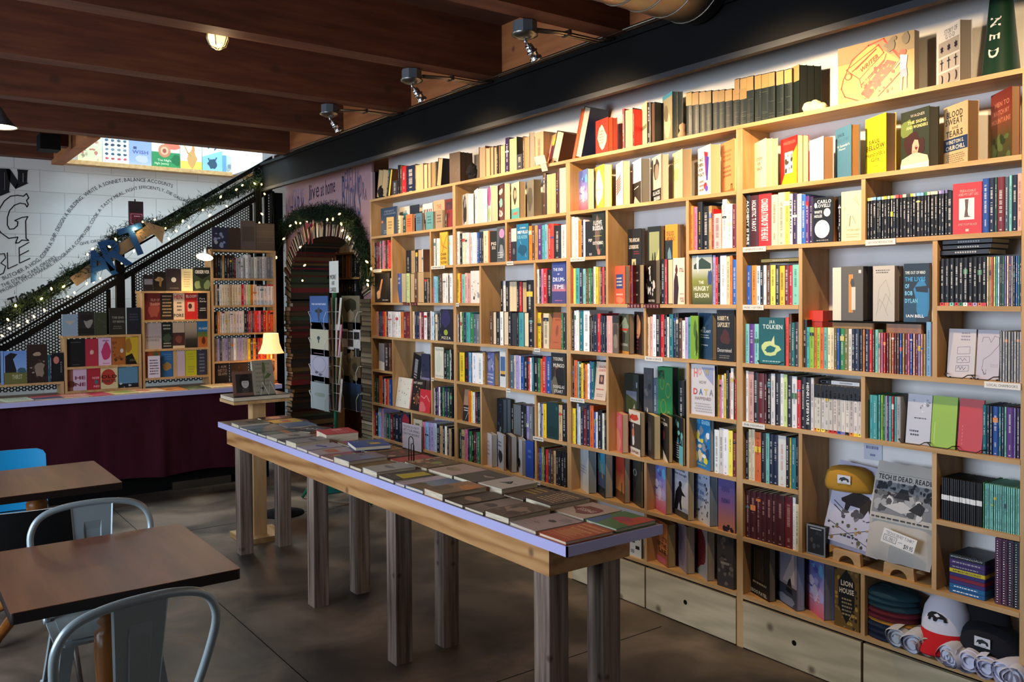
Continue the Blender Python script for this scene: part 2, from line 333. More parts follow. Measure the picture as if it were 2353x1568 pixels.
# ceiling: deck, timber beams, rim boards, steel beam, black column
m = MB(); m.box((-2.9, -2.8, 3.25), (3.5, 7.5, 3.33), 'deck'); m.box((-2.9, 7.5, 3.25), (1.39, YB, 3.33), 'deck'); struct('ceiling', m)
m = MB(); m.box((-2.9, 7.5, 4.9), (4.3, YB+.2, 5), 'wall'); struct('ceiling_stairwell', m)
m = MB(); m.box((1.39, 7.5, 3.33), (1.45, 9.2, 3.5), 'wall'); m.box((-2.9, 7.38, 3.33), (3.17, 7.5, 4.9), 'wall'); struct('wall_loft', m)
BY = [4.13+1.074*k for k in range(-6, 3)]
k = 1
for y in BY+[7.38]:
    k += 1; m = MB(); m.box((-2.9, y, 2.94), (3.0, y+.13, 3.25), 'beam'); struct('trim_%d' % k, m)
for i, (a, b) in enumerate(zip(BY, BY[1:]+[7.38])):
    m = MB(); m.box((3.0, a+.13, 2.93), (3.04, b, 3.25), 'rim'); k += 1; struct('trim_%d' % k, m)
k += 1; m = MB(); m.box((1.36, 7.5, 2.93), (1.46, YB, 3.25), 'rim'); m.box((-2.9, 8.3, 2.97), (1.36, 8.42, 3.25), 'beam'); m.box((-2.9, 9.08, 2.97), (1.5, YB, 3.25), 'beam'); struct('trim_%d' % k, m)
k += 1; m = MB(); m.box((3.0, -2.8, 2.695), (3.02, 8.15, 2.93), 'black'); m.box((2.985, -2.8, 2.915), (3.30, 8.15, 2.94), 'black'); m.box((2.99, -2.8, 2.668), (3.025, 8.15, 2.695), 'blacklip'); struct('trim_%d' % k, m)
k += 1; m = MB(); m.box((3.27, 6.305, 0), (3.45, 6.47, 2.67), 'black'); m.box((3.12, 8.12, .0), (3.22, 8.22, 2.67), 'black'); struct('trim_%d' % k, m)
# far room behind the arch
m = MB(); m.box((5.2, 5.6, 0), (5.3, 9.4, 3.3), 'wall'); m.box((3.5, 9.3, 0), (5.3, 9.4, 3.3), 'wall'); m.box((XW+.12, 5.5, 0), (5.3, 5.6, 3.3), 'wall'); struct('wall_far', m)
m = MB(); m.box((3.30, 6.3, 3.0), (5.3, 9.3, 3.1), 'deck'); struct('ceiling_far', m)
point('far_room_lamp', (3.85, 6.75, 2.45), 13, WARM, .1)

# ------------------------------------------------------------------ ceiling lamps, conduit, duct
for i, ((x, y), pw) in enumerate(zip(SPOTS, SPOW)):
    aim = Vector((XW-.05, y+.12, 2.1)); lo = Vector((x, y+.07, 2.94)); vis = y > 2.9
    nm = 'above the left part of the table' if i == 5 else 'over the middle of the table' if i == 4 else 'over the near end of the table'
    if vis:
        t = thing('ceiling_spotlight', 'chrome spotlight on a grey junction box under a beam, ' + ('nearest the duct' if i == 3 else 'the middle one of three' if i == 4 else 'furthest back of three'), 'lamp', lo, 'spotlights under the ceiling beams')
        m = MB(); m.X = Matrix.Translation(lo); R = .058
        m.lathe([(0, -.005), (R, -.005), (R, -.06), (0, -.06)], m='box', n=8, sm=False); m.build('junction_box', t)
        m = MB(); m.X = Matrix.Translation(lo); m.lathe([(.064, -.06), (.062, -.068), (.03, -.083), (0, -.085)], m='galv'); m.build('canopy', t)
        k0 = lo+Vector((0, 0, -.084)); d = (aim-k0).normalized(); d = Vector((d.x*.75, d.y*.75, d.z)).normalized()
        m = MB(); m.tube([k0, k0+Vector((.006, 0, -.015)), k0+d*.03], .008, 'chrome'); m.build('swivel', t)
        m = MB(); m.lathe([(0, 0), (.017, .002), (.02, .014), (.02, .035), (.027, .037), (.027, .043), (.022, .045), (.023, .068), (.03, .072), (.03, .082), (.026, .083)], k0+d*.028, d, 'chrome'); m.build('lamp_head', t)
        m = MB(); m.lathe([(0, .08), (.026, .08)], k0+d*.028, d, 'lampglow'); m.build('lens', t)
        head = Vector((2.6, lo.y+.02, 2.63))
        m = MB()
        for dx in (0, .03): m.tube([lo+Vector((.062, -.015+dx, -.03)), (2.72, lo.y-.015+dx, 2.925), (2.93, lo.y-.015+dx, 2.925), (2.978, lo.y-.07+dx, 2.93)], .0075, 'conduit')
        m.box((2.72, lo.y-.03, 2.915), (2.735, lo.y+.03, 2.94), 'galv')
        tag(m.build('conduit', None), 'pair of metal conduits running from a junction box to the steel beam, ' + ('nearest the duct' if i == 3 else 'middle pair' if i == 4 else 'furthest pair'), 'pipe', 'conduits under the beams')
    else: head = Vector((2.6, lo.y, 2.62))
    spot('spot_%d' % i, head, aim, pw, WARM, 125, 1, .02)
m = MB(); m.tube([(2.975, y_, 2.948) for y_ in (-2.8, 1, 4, 7.3)], .009, 'conduit'); m.tube([(2.95, y_, 2.945) for y_ in (-2.8, 1, 3, 4.6)], .008, 'conduit')
tag(m.build('conduit', None), 'long metal conduit along the top edge of the black steel beam', 'pipe')
DY = 2.6
t = thing('spiral_duct', 'round spiral metal air duct crossing above the ceiling beams', 'duct', (2.3, DY, 3.24))
m = MB(); m.lathe([(.19, -.9), (.19, .68)], (2.3, DY, 3.05), (1, 0, 0), 'galv', n=40); m.build('duct_pipe', t)
for i in range(12):
    m = MB(); m.tube([(1.45+i*.135+.02*math.sin(a), DY+.191*math.cos(a), 3.05+.191*math.sin(a)) for a in [2*PI*q/32 for q in range(32)]], .004, 'galv', closed=True, n=5); m.build('seam_rib', t)
# caged bulb and pendant under the ceiling
p = hit(500, 74, z=2.99); t = thing('caged_ceiling_light', 'small glowing jelly jar light with wire cage on the ceiling', 'lamp', p)
m = MB(); m.lathe([(.05, .05), (.055, .0)], p, m='galv'); m.build('base', t)
m = MB(); m.lathe([(.045, .0), (.048, -.03), (.035, -.065), (.0, -.08)], p, m='bulbglass'); m.build('glass_globe', t)
m = MB()
for i in range(6):
    a = i*PI/3; m.tube([p+Vector((math.cos(a)*r, math.sin(a)*r, z)) for r, z in ((.054, 0), (.056, -.035), (.042, -.07), (.006, -.088))], .003, 'galv', n=5)
m.build('wire_cage', t); point('caged_bulb', p-Vector((0, 0, .12)), 1.6, WARM, .05)
p = hit(-6, 292, z=2.62); t = thing('pendant_lamp', 'white enamel pendant lamp glowing at the edge of the picture', 'lamp', p)
m = MB(); m.lathe([(.015, .12), (.03, .1), (.05, .06), (.1, .0)], p, m='box'); m.build('lamp_shade', t)
m = MB(); m.lathe([(.0, .012), (.094, .004)], p, m='lampglow'); m.build('bulb', t)
m = MB(); m.tube([p+Vector((0, 0, .11)), p+Vector((0, 0, .33))], .004, 'bwire'); m.build('cord', t)
point('pendant_light', p-Vector((0, 0, .06)), 3, WARM, .05)
a = hit(92, 305, y=8.0); b = hit(140, 345, y=8.0); m = MB(); m.box((a.x, 8.0, b.z), (b.x, 8.2, a.z), 'black')
tag(m.build('loudspeaker'), 'black box loudspeaker hanging in the corner below the loft joists', 'speaker')
# ------------------------------------------------------------------ bookcases along the right wall
Z = [.25, .52, .79, 1.06, 1.33, 1.60, 1.865, 2.13, 2.43]
BAYS = [(4.998, 6.25, (5.895, 5.61, 5.316), 0), (3.783, 4.998, (4.685, 4.39, 4.098), 1), (2.56, 3.783, (3.457, 3.17, 2.877), 0), (1.325, 2.56, (2.234, 1.94, 1.647), 1)]
BN = ['leftmost bay', 'second bay', 'third bay', 'rightmost bay']
T = .018
for bi, (ya, yb, (dl, dm, dr), odd) in enumerate(BAYS):
    t = thing('bookcase', 'plywood bookcase against the white wall, ' + ('nearest the book arch' if bi == 0 else 'second from the book arch' if bi == 1 else 'third from the book arch, beside the paler table end' if bi == 2 else 'with T-shirts and hats on its lower shelves'), 'bookcase', ((XF+XW)/2, (ya+yb)/2, 0), 'plywood wall bookcases')
    for y0, y1 in ((ya, ya+T), (yb-T, yb)):
        m = MB(); m.box((XF, y0, 0), (XW, y1, Z[8]-T), 'plyv'); m.build('side_panel', t)
    def shelf(l, y0, y1):
        m = MB(); m.box((XF-.002, y0, Z[l]-T), (XW, y1, Z[l]), 'ply'); m.build('shelf', t)
    def div(y, a, b):
        m = MB(); m.box((XF, y-T/2, Z[a]), (XW, y+T/2, Z[b]-T), 'plyv'); m.build('divider', t)
    full = (8, 7, 6, 4, 3, 1, 0) if odd else (8, 7, 5, 4, 2, 1, 0)
    for l in full: shelf(l, ya if l == 8 else ya+T, yb if l == 8 else yb-T)
    for l in ((5, 2) if odd else (6, 3)): shelf(l, dl+T/2, yb-T); shelf(l, ya+T, dr-T/2)
    for a, b in (((4, 6), (1, 3)) if odd else ((5, 7), (2, 4))): div(dl, a, b); div(dr, a, b)
    for a, b in (((6, 7), (3, 4), (0, 1)) if odd else ((4, 5), (1, 2), (0, 1))): div(dm, a, b)
    for y0, y1 in ((ya+T+.003, dm-.006), (dm+.006, yb-T-.003)):
        m = MB(); m.box((XF-.004, y0, .006), (XF+.014, y1, Z[0]-T-.012), 'pine'); d = m.build('drawer', t)
        m = MB(); yc = (y0+y1)/2+.02; m.lathe([(0, 0), (.012, 0)], (XF-.0045, yc, .115), (-1, 0, 0), 'black', n=16); m.build('finger_hole', d)
    m = MB(); m.box((XF+.02, ya+T, 0), (XF+.03, yb-T, Z[0]-T), 'black'); m.build('backing', t)

# ------------------------------------------------------------------ books: every one of them a record first, then a mesh
CR = {'1': (840, 300, 4.9), '2': (840, 600, 4.9), '3': (840, 820, 4.9), '4': (1290, 200, 4.9), '5': (1290, 440, 5.463), '6': (1290, 690, 5.463), '7': (1290, 900, 5.463), '8': (1290, 1130, 5.463),
      'a': (1690, 0, 3.5475), 'b': (1690, 200, 3.5475), 'c': (1690, 560, 3.5475), 'd': (1690, 840, 3.5475), 'e': (1690, 1126, 3.5475), 'l': (0, 280, 3.677), 'm': (0, 600, 3.677), 'n': (300, 480, 3.7325), 'p': (0, 0, 1)}
BOOKS = []
def phr(ds, nm='book'):
    if ' with ' in ds: a_, b_ = ds.split(' with ', 1); return f'{a_} {nm} with {b_}'
    if ds.split()[-1] in ('photograph', 'portrait', 'landscape', 'picture', 'figure', 'scene', 'woman', 'dancer', 'cityscape', 'cloud', 'sunset', 'sketch', 'collage', 'drawing', 'mountain', 'crowd', 'flowers', 'mark', 'stone', 'stones', 'story', 'jungle', 'symbols', 'swirls', 'hills', 'guitar', 'horse', 'profile', 'engraving', 'lightning'): return f'{nm} with {ds} cover'
    if ds.split()[-1] in ('book', 'volume', 'novel', 'biography', 'cookbook', 'history', 'album', 'card', 'out'): return ds
    return f'{ds} {nm}'
SHADE = {}
def vary(c, r):
    k = 1+r.uniform(-.16, .16); c = C(c); return (c[0]*k, c[1]*k*(1+r.uniform(-.05, .05)), c[2]*k*(1+r.uniform(-.06, .06)), 1)
class Cell:
    """one compartment: crop key, level, where (words), depth of the row's front, raise of its base"""
    def __init__(s, crop, lvl, where, xf=XF+.012, zoff=0, py=0, plane='x', z=None, depth=.15):
        s.o = CR[crop]
        if plane == 'x' and crop != 'p' and z is None: where = ', '.join(['bottom shelf' if lvl == 0 else ('', 'seventh shelf', 'sixth shelf', 'fifth shelf', 'fourth shelf', 'third shelf', 'second shelf', 'top shelf', 'on top')[lvl]]+where.split(', ')[1:])
        s.where = where; s.xf = xf; s.z = (Z[lvl] if z is None else z)+zoff; s.n = 0; s.py = py; s.plane = plane; s.depth = depth; s.h = .2
    def at(s, x, y=None):
        px = s.o[0]+x/s.o[2]; py = s.o[1]+y/s.o[2] if y is not None else s.py
        if s.plane == 'x': p = hit(px, py, x=s.xf); return p.y, p.z
        p = hit(px, py, y=s.xf); return p.x, p.z
    def spines(s, txt, lean=0, dep=None, titles=None):
        tk = txt.split(); x0 = float(tk[0]); i = 1; k = 0
        while i < len(tk):
            t, x1 = tk[i], float(tk[i+1]); i += 2
            if '@' in t: t, yy = t.split('@'); s.h = min(max(s.at((x0+x1)/2, float(yy))[1]-s.z, .1), .285)
            if t != '-':
                a, b = s.at(x0, 0)[0] if False else s.pos(x0), s.pos(x1); s.n += 1
                lo, hi = min(a, b), max(a, b); w = max(hi-lo-.0008, .003)
                BOOKS.append(dict(k='s', a=lo+.0004, w=w, z=s.z, h=s.h*(1+rnd.uniform(-.004, .004)), xf=s.xf+rnd.uniform(0, .004), dep=dep or s.depth, t=t, where=s.where, n=s.n, lean=lean, plane=s.plane, title=(titles or {}).get(k), area=w*s.h))
            k += 1; x0 = x1
        return s
    def pos(s, x):
        px = s.o[0]+x/s.o[2]
        if s.plane == 'x':
            y = 3.5
            for _ in range(3): y = hit(px, proj((s.xf, y, s.z+.1))[1], x=s.xf).y
            return y
        x_ = 1.5
        for _ in range(3): x_ = hit(px, proj((x_, s.xf, s.z+.1))[1], y=s.xf).x
        return x_
    def face(s, xl, xr, xp, yt, desc, art, w=None, pg='c', flat=False, tilt=0, kind='book', xn=None):
        """a book that shows its cover from xl to xr and its fore edge from xr to xp; yt the top of its near corner"""
        s.n += 1; xn = s.xf if xn is None else xn
        keep = s.xf; s.xf = xn; a = s.pos(xr); h = min(max(s.at(xr, yt)[1]-s.z, .1), .36); px_l = s.o[0]+xl/s.o[2]; px_p = s.o[0]+xp/s.o[2]; s.xf = keep
        w = w or min(max(h*.66, .09), .17); best = None
        if s.plane == 'y':
            b = s.pos(xl); th = max(.012, (xp-xr)/s.o[2]*.004); BOOKS.append(dict(k='f', N=(a, xn, s.z), d=(-1, 0, 0), e=(0, 1, 0), w=abs(a-b), th=.022, h=h, art=art, pg=pg, desc=desc, where=s.where, n=s.n, area=3*abs(a-b)*h, tilt=tilt, kind=kind)); return s
        for q in range(-10, 62):
            al = math.radians(q) if not flat else 0.0
            e = abs(proj((xn+math.sin(al)*w, a+math.cos(al)*w, s.z+h/2))[0]-px_l)
            if best is None or e < best[0]: best = (e, al)
        al = best[1]
        if flat or best[0] > 4:
            al = 0 if flat else al; w0 = w; best = min((abs(proj((xn+math.sin(al)*w_*.002, a+math.cos(al)*w_*.002, s.z+h/2))[0]-px_l), w_*.002) for w_ in range(20, 130)); w = best[1]
        if w*math.sin(al) > .175: w = .175/math.sin(al)
        d = (math.sin(al), math.cos(al), 0); e = (math.cos(al), -math.sin(al), 0)
        th = min((abs(proj((xn+e[0]*q*.001, a+e[1]*q*.001, s.z+h/2))[0]-px_p), q*.001) for q in range(6, 110))[1] if xp > xr else .018
        th = min(th, .17/max(math.cos(al), .2))
        BOOKS.append(dict(k='f', N=(xn, a, s.z), d=d, e=e, w=w, th=th, h=h, art=art, pg=pg, desc=desc, where=s.where, n=s.n, area=w*h*3, tilt=tilt, kind=kind)); return s

def blob(r, cx, cy, rx, ry, n=10, j=.25):
    return [(cx+rx*math.cos(2*PI*i/n)*(1+r.uniform(-j, j)), cy+ry*math.sin(2*PI*i/n)*(1+r.uniform(-j, j))) for i in range(n)]
def cover(mb, o, u, v, n, w, h, art, m='print'):
    """paints a cover drawing: ops separated by ';' in cover coordinates 0..1, each laid a hair above the last"""
    o, u, v, n = map(Vector, (o, u, v, n)); lv = 0; r = random.Random(hash(art) if False else sum(ord(c)*(i+1) for i, c in enumerate(art)))
    def P(a, b): return o+u*(a*w)+v*(b*h)+n*(.00012*lv)
    for op in art.split(';'):
        k, *a = op.split()
        if k == 'B':
            c = a
            if len(c) == 1: mb.quad(P(0, 0), P(1, 0), P(1, 1), P(0, 1), m, c[0])
            else:
                for i in range(len(c)-1):
                    y1, y0 = 1-i/(len(c)-1), 1-(i+1)/(len(c)-1); mb.add([P(0, y0), P(1, y0), P(1, y1), P(0, y1)], [(0, 1, 2, 3)], m, [c[i+1], c[i+1], c[i], c[i]])
            lv += 1; continue
        if k in 'reg':
            x0, y0, x1, y1 = map(float, a[:4])
            if k == 'r': mb.quad(P(x0, y0), P(x1, y0), P(x1, y1), P(x0, y1), m, a[4])
            elif k == 'g': mb.add([P(x0, y0), P(x1, y0), P(x1, y1), P(x0, y1)], [(0, 1, 2, 3)], m, [a[5], a[5], a[4], a[4]])
            else: mb.add([P(x0+x1*math.cos(2*PI*i/20), y0+y1*math.sin(2*PI*i/20)) for i in range(20)], [tuple(range(20))], m, a[4])
        elif k == 'b':   # irregular blob
            x0, y0, x1, y1 = map(float, a[:4]); mb.add([P(min(max(p, 0), 1), min(max(q, 0), 1)) for p, q in blob(r, x0, y0, x1, y1, 12)], [tuple(range(12))], m, a[4])
        elif k == 's':   # scatter: x0 y0 x1 y1 count size colours...
            x0, y0, x1, y1, cnt, sz = map(float, a[:6])
            for i in range(int(cnt)):
                q = sz*r.uniform(.5, 1.3); cx = r.uniform(x0, x1); cy = r.uniform(y0, y1)
                mb.add([P(min(max(p, 0), 1), min(max(p2, 0), 1)) for p, p2 in blob(r, cx, cy, q, q*w/h*r.uniform(.5, 1.5), 7)], [tuple(range(7))], m, r.choice(a[6:])); lv += .12
        elif k == 'p': mb.add([P(*map(float, q.split(','))) for q in a[1:]], [tuple(range(len(a)-1))], m, a[0])
        elif k == 'l':   # stroke
            wd = float(a[1]); Q = [tuple(map(float, q.split(','))) for q in a[2:]]
            for (p, q), (p2, q2) in zip(Q, Q[1:]):
                A, Bq = P(p, q), P(p2, q2); t = Bq-A
                if t.length < 1e-6: continue
                t.normalize(); nn = n.cross(t)*(wd*w/2); A = A-t*wd*w*.3; Bq = Bq+t*wd*w*.3; mb.quad(A-nn, Bq-nn, Bq+nn, A+nn, m, a[0])
        elif k == 't' or k == 'T':
            x0, y0, x1, y1 = map(float, a[:4]); text(mb, ' '.join(a[5:]), P(x0, y0), u, v, (x1-x0)*w, (y1-y0)*h, a[4], m, bold=k == 'T')
        elif k == 'L':   # lines of small unreadable print: x0 y0 x1 y1 colour rows
            x0, y0, x1, y1 = map(float, a[:4]); rows = int(a[5]); rh = (y1-y0)/rows
            for i in range(rows):
                x = x0+r.uniform(0, .08)*(x1-x0); end = x1-r.uniform(0, .15)*(x1-x0); yy = y1-(i+.75)*rh
                while x < end:
                    q = min(r.uniform(.03, .1), end-x); mb.quad(P(x, yy), P(x+q, yy), P(x+q, yy+rh*.45), P(x, yy+rh*.45), m, a[4]); x += q+.025
        lv += 1
def book_mesh(b):
    """returns (cover mesh builder, page block mesh builder or None)"""
    r = random.Random(int(b['area']*1e6) % 99991+b['n'])
    mb = MB(); pb = MB()
    if b['k'] == 's':
        t = b['t']; pages = '=' in t; t = t.replace('=', ''); top = bot = None
        if '^' in t: t, top = t.split('^'); 
        if top and '_' in top: top, bot = top.split('_')
        elif '_' in t: t, bot = t.split('_')
        two = None
        if t[:3] == 'TWO': two = t[3]; t = 'TWO/k'
        base, ink = (t.split('/')+[None])[:2]; w, h, d = b['w'], b['h'], b['dep']*r.uniform(.92, 1)
        col = vary({'VOL': '1f2622', 'TWO': 'd8cfc4', 'ZIN': '1a1a1e'}.get(base, base), r)
        if b['plane'] == 'x': F = lambda y, q, z: (b['xf']+q, b['a']+w-y, b['z']+z)          # y: along the shelf from the left, q: depth, z: up
        else: F = lambda y, q, z: (b['a']+y, b['xf']+q, b['z']+z)
        if b['lean']:
            la = math.radians(b['lean']); F0 = F; F = lambda y, q, z: F0(y*math.cos(la)+z*math.sin(la), q, z*math.cos(la)+(w-y)*math.sin(la))
        bx = lambda y0, y1, q0, q1, z0, z1, mm, c, B=mb: B.add([F(y0, q0, z0), F(y1, q0, z0), F(y1, q1, z0), F(y0, q1, z0), F(y0, q0, z1), F(y1, q0, z1), F(y1, q1, z1), F(y0, q1, z1)],
            [(0, 3, 2, 1), (4, 5, 6, 7), (0, 1, 5, 4), (1, 2, 6, 5), (2, 3, 7, 6), (3, 0, 4, 7)], mm, c)
        if pages:
            c2 = vary(r.choice(['k', 'h', 'm', 'K', 'n', 'e', 'z']), r); th = min(.0025, w*.12)
            bx(0, th, 0, d, 0, h, 'print', c2); bx(w-th, w, 0, d, 0, h, 'print', c2)
            pc = vary(base, r); k = 5
            vs = []; 
            for i in range(k+1):
                y = th+(w-2*th)*i/k; q = .004+.004*math.sin(PI*i/k); vs += [F(y, q, .003), F(y, q, h-.004), F(y, d, h-.004)]
            mb.add(vs, [(3*i, 3*i+3, 3*i+4, 3*i+1) for i in range(k)]+[(3*i+1, 3*i+4, 3*i+5, 3*i+2) for i in range(k)], 'matte', [pc if (i//3) % 2 else tuple(x*.88 for x in pc[:3])+(1,) for i in range(len(vs))])
            return mb, None
        # spine, slightly rounded, two boards, page block set back
        k = 4; vs = []
        for i in range(k+1):
            y = w*i/k; q = -.0022*math.sin(PI*i/k) if w > .012 else 0; vs += [F(y, q, 0), F(y, q, h)]
        mb.add(vs, [(2*i, 2*i+2, 2*i+3, 2*i+1) for i in range(k)], 'print', col)
        th = min(.002, w*.15); bx(0, th, .0, d, 0, h, 'print', col); bx(w-th, w, .0, d, 0, h, 'print', col)
        bx(th, w-th, .001, d-.002, .002, h-.003, 'matte', vary('c', r))
        q = -.0024 if w > .012 else -.0003
        def patch(y0, y1, z0, z1, c, qq=0): mb.quad(F(y0*w, q-.0002-qq, z0*h), F(y1*w, q-.0002-qq, z0*h), F(y1*w, q-.0002-qq, z1*h), F(y0*w, q-.0002-qq, z1*h), 'print', c)
        if base == 'VOL':
            patch(0, 1, .7, .985, vary('b08a55', r)); patch(.1, .9, .05, .055, '5a5a48'); 
            for _ in range(4): z = r.uniform(.02, .7); patch(r.uniform(0, .8), r.uniform(.82, 1), z, z+.004, '6a6a58', -.0001)
        if base == 'TWO': patch(0, 1, .72, 1, 'k'); patch(0, 1, 0, .06, two); patch(.3, .7, .78, .95, 'x', -.0001)
        if base == 'ZIN': patch(0, 1, .48, .6, 'w')
        lum = sum(col[:3])/3; ic = ink or ('w' if lum < .25 else 'k') if not b.get('title') or not ink else ink
        if top: patch(.02, .98, .93 if top.islower() or 1 else .8, 1, top)
        if bot: patch(.02, .98, 0, .3 if bot == bot.lower() and len(bot) > 1 else .07, bot)
        if b['title']:
            tt = b['title'].split('|'); o = Vector(F(w*.2, q-.0004, h*.95)); dn = (Vector(F(0, 0, 0))-Vector(F(0, 0, 1))).normalized(); rt = (Vector(F(1, 0, 0))-Vector(F(0, 0, 0))).normalized()
            text(mb, tt[0], Vector(F(w*.25, q-.0005, h*.9)), dn, rt, h*float(tt[1] if len(tt) > 1 else .7), w*.5, ic, bold=True)
        elif w > .006 and base not in ('VOL', 'ZIN'):
            z = .9-r.uniform(0, .1); end = .9-r.uniform(.35, .65); c3 = C(ic); c3 = tuple(x*.6+y*.4 for x, y in zip(c3, col)); st = r.uniform(.28, .38)
            while z > end:
                dz = r.uniform(.007, .018)
                if r.random() < .85: patch(st, 1-st, z-dz, z, c3)
                z -= dz+r.uniform(.004, .012)
            z = .27-r.uniform(0, .08)
            for _ in range(0 if base in ('VOL', 'ZIN') else r.randint(3, 7)):
                dz = r.uniform(.007, .014); patch(st+.05, .95-st, z-dz, z, c3); z -= dz+.007
            if r.random() < .7: patch(.34, .66, .03, .05, c3)
            if r.random() < .22: cc = vary(r.choice(list('wrynbtogkc')), r); z0 = r.uniform(.5, .85); patch(.03, .97, z0, z0+r.uniform(.03, .12), cc, -.0001)
        return mb, None
    N = Vector(b['N']); d = Vector(b['d']); e = Vector(b['e']); w, th, h = b['w'], b['th'], b['h']; up = Vector((0, 0, 1))
    if b['tilt']: ta = math.radians(b['tilt']); up = (up*math.cos(ta)+e*math.sin(ta)).normalized(); e = (e*math.cos(ta)-Vector((0, 0, 1))*math.sin(ta)).normalized(); N = N+Vector((0, 0, th*math.sin(ta)+.001))
    n = -e; L0 = N+d*w   # left bottom corner (spine side)
    base = [q for q in b['art'].split(';')[0].split()][1]; cb = C(base); bt = .0018
    Q = lambda a, q, z: L0-d*(a*w)+e*q+up*z
    bx = lambda a0, a1, q0, q1, z0, z1, mm, c, B: B.add([Q(a0, q0, z0), Q(a1, q0, z0), Q(a1, q1, z0), Q(a0, q1, z0), Q(a0, q0, z1), Q(a1, q0, z1), Q(a1, q1, z1), Q(a0, q1, z1)],
            [(0, 3, 2, 1), (4, 5, 6, 7), (0, 1, 5, 4), (1, 2, 6, 5), (2, 3, 7, 6), (3, 0, 4, 7)], mm, c)
    bx(0, 1, 0, bt, 0, h, 'print', cb, mb); bx(0, 1, th-bt, th, 0, h, 'print', cb, mb); bx(0, bt/w, bt, th-bt, 0, h, 'print', cb, mb)
    cover(mb, L0+n*.0002, -d, up, n, w, h, b['art'])
    k = max(1, round(th/.035)); s = (th-2*bt)/k
    for i in range(k):   # several copies stand one behind the other when the row is deep
        pc = vary(b['pg'], r); bx(bt/w, 1-.002/w, bt+i*s+.0008, bt+(i+1)*s-.0008, .003, h-.003, 'page' if False else 'matte', pc, pb)
        for q in range(7 if th > .01 else 3):
            g0 = bt+i*s+s*(q+.5)/7; c2 = tuple(x*.86 for x in pc[:3])+(1,); A = 1-.0018/w
            pb.quad(Q(A, g0, .004), Q(A, g0+s*.05, .004), Q(A, g0+s*.05, h-.004), Q(A, g0, h-.004), 'matte', c2)
        if i: bx(.02, 1, bt+i*s-.0008, bt+i*s+.0008, 0, h, 'print', cb, mb)
    return mb, pb
# ------------------------------------------------------------------ what stands where, read off the photograph
SKY = 'B 6b7fc0 6f7fc8 8f8fd0 c8a0c8 e08aa0 d85a70;s .1 .35 .95 .75 14 .13 e8d8ee 8a7fc8 c0b8e8 5a60b0;s .1 .7 .9 .95 6 .12 5a6ab8 6db8e0;L .15 .22 .85 .34 f0c8d0 2'
top = 'the very top of the shelves'
c = Cell('1', 8, 'on top, '+BN[0], XF+.02)
c.spines('120 e=@452 172 e=@455 232', lean=11).spines('228 k@432 246 Y=@440 270', lean=13).spines('300 z@565 356').spines('365 k@388 385 h@395 410 r@400 455 n@395 555 k@378 562 e=@378 650 e=@375 695 e= 735 E= 775 E= 790').spines('792 e=@320 845', lean=9)
c2 = c
c = Cell('1', 8, 'on top, '+BN[1], XF+.02)
c.face(945, 1065, 1270, 235, 'thick brown cloth', 'B 5a3d2c;s .05 .05 .95 .95 8 .1 4f3626 644633', w=.12, pg='4a3828')
c.spines('1275 e=@180 1350 e=@190 1400 e= 1440 e=@180 1475 k@170 1490 E=@165 1510 e=@160 1570 U@80 1612 e=@80 1703 z@285 1766 h@65 1780 E=@65 1836')
c.face(1840, 1842, 1905, 15, 'tall cream', 'B c;L .2 .2 .8 .8 E 5', pg='c').spines('1905 e@15 2000')
c.spines('2085 c=@30 2165', lean=19)
c.face(2010, 2100, 2118, 20, 'leaning pink and orange portrait', 'B e6a060;b .4 .55 .3 .3 f2a07a;b .65 .4 .2 .4 5a2440;b .7 .75 .2 .15 e8c04a;b .3 .3 .1 .1 c84a3a', tilt=12)
c = Cell('4', 8, 'on top, '+BN[2], XF+.02)
c.spines('118 O@250 150 c=@240 222', lean=17)
c.face(388, 527, 628, 335, 'bright red', 'B d8402e;b .5 .5 .34 .36 e8d8b8;L .3 .3 .7 .7 9a7a5a 5', pg='c8583c', w=.14)
c.spines('685 r@245 705 e=@245 800 r@250 818').spines('828 -@300 900')
c.face(905, 960, 962, 155, 'cream thin', 'B e8c99a;r 0 .4 1 .5 5f7a5a', w=.13).spines('962 k@170 1000 h=@170 1045')
c.face(1138, 1248, 1370, 42, 'grey and brown photograph', 'B 8d8468;b .5 .35 .3 .3 b8a98a;b .4 .6 .25 .2 6a604a;r 0 .92 1 1 3f7f98', pg='6f7466', w=.15)
BW = [(1405, 1470), (1470, 1545), (1552, 1618), (1618, 1690), (1700, 1765), (1768, 1840), (1840, 1920), (1930, 2005), (2005, 2085), (2090, 2165)]
for i, (x0, x1) in enumerate(BW): c.spines('%d VOL@%d %d' % (x0, 60-int((x0-1405)*.085), x1))
c = Cell('a', 8, 'on top, '+BN[3], XF+.02)
for i, (x0, x1) in enumerate([(-8, 34), (36, 90), (93, 148), (158, 212), (213, 268), (269, 322), (333, 392), (398, 460)]): c.spines('%d VOL@%d %d' % (x0, 640-int(x0*.2), x1))
c.face(462, 520, 700, 522, 'last black and tan old volume, side out', 'B 1f2622;r 0 .68 1 1 b08a55', w=.055, pg='1a1f1c')
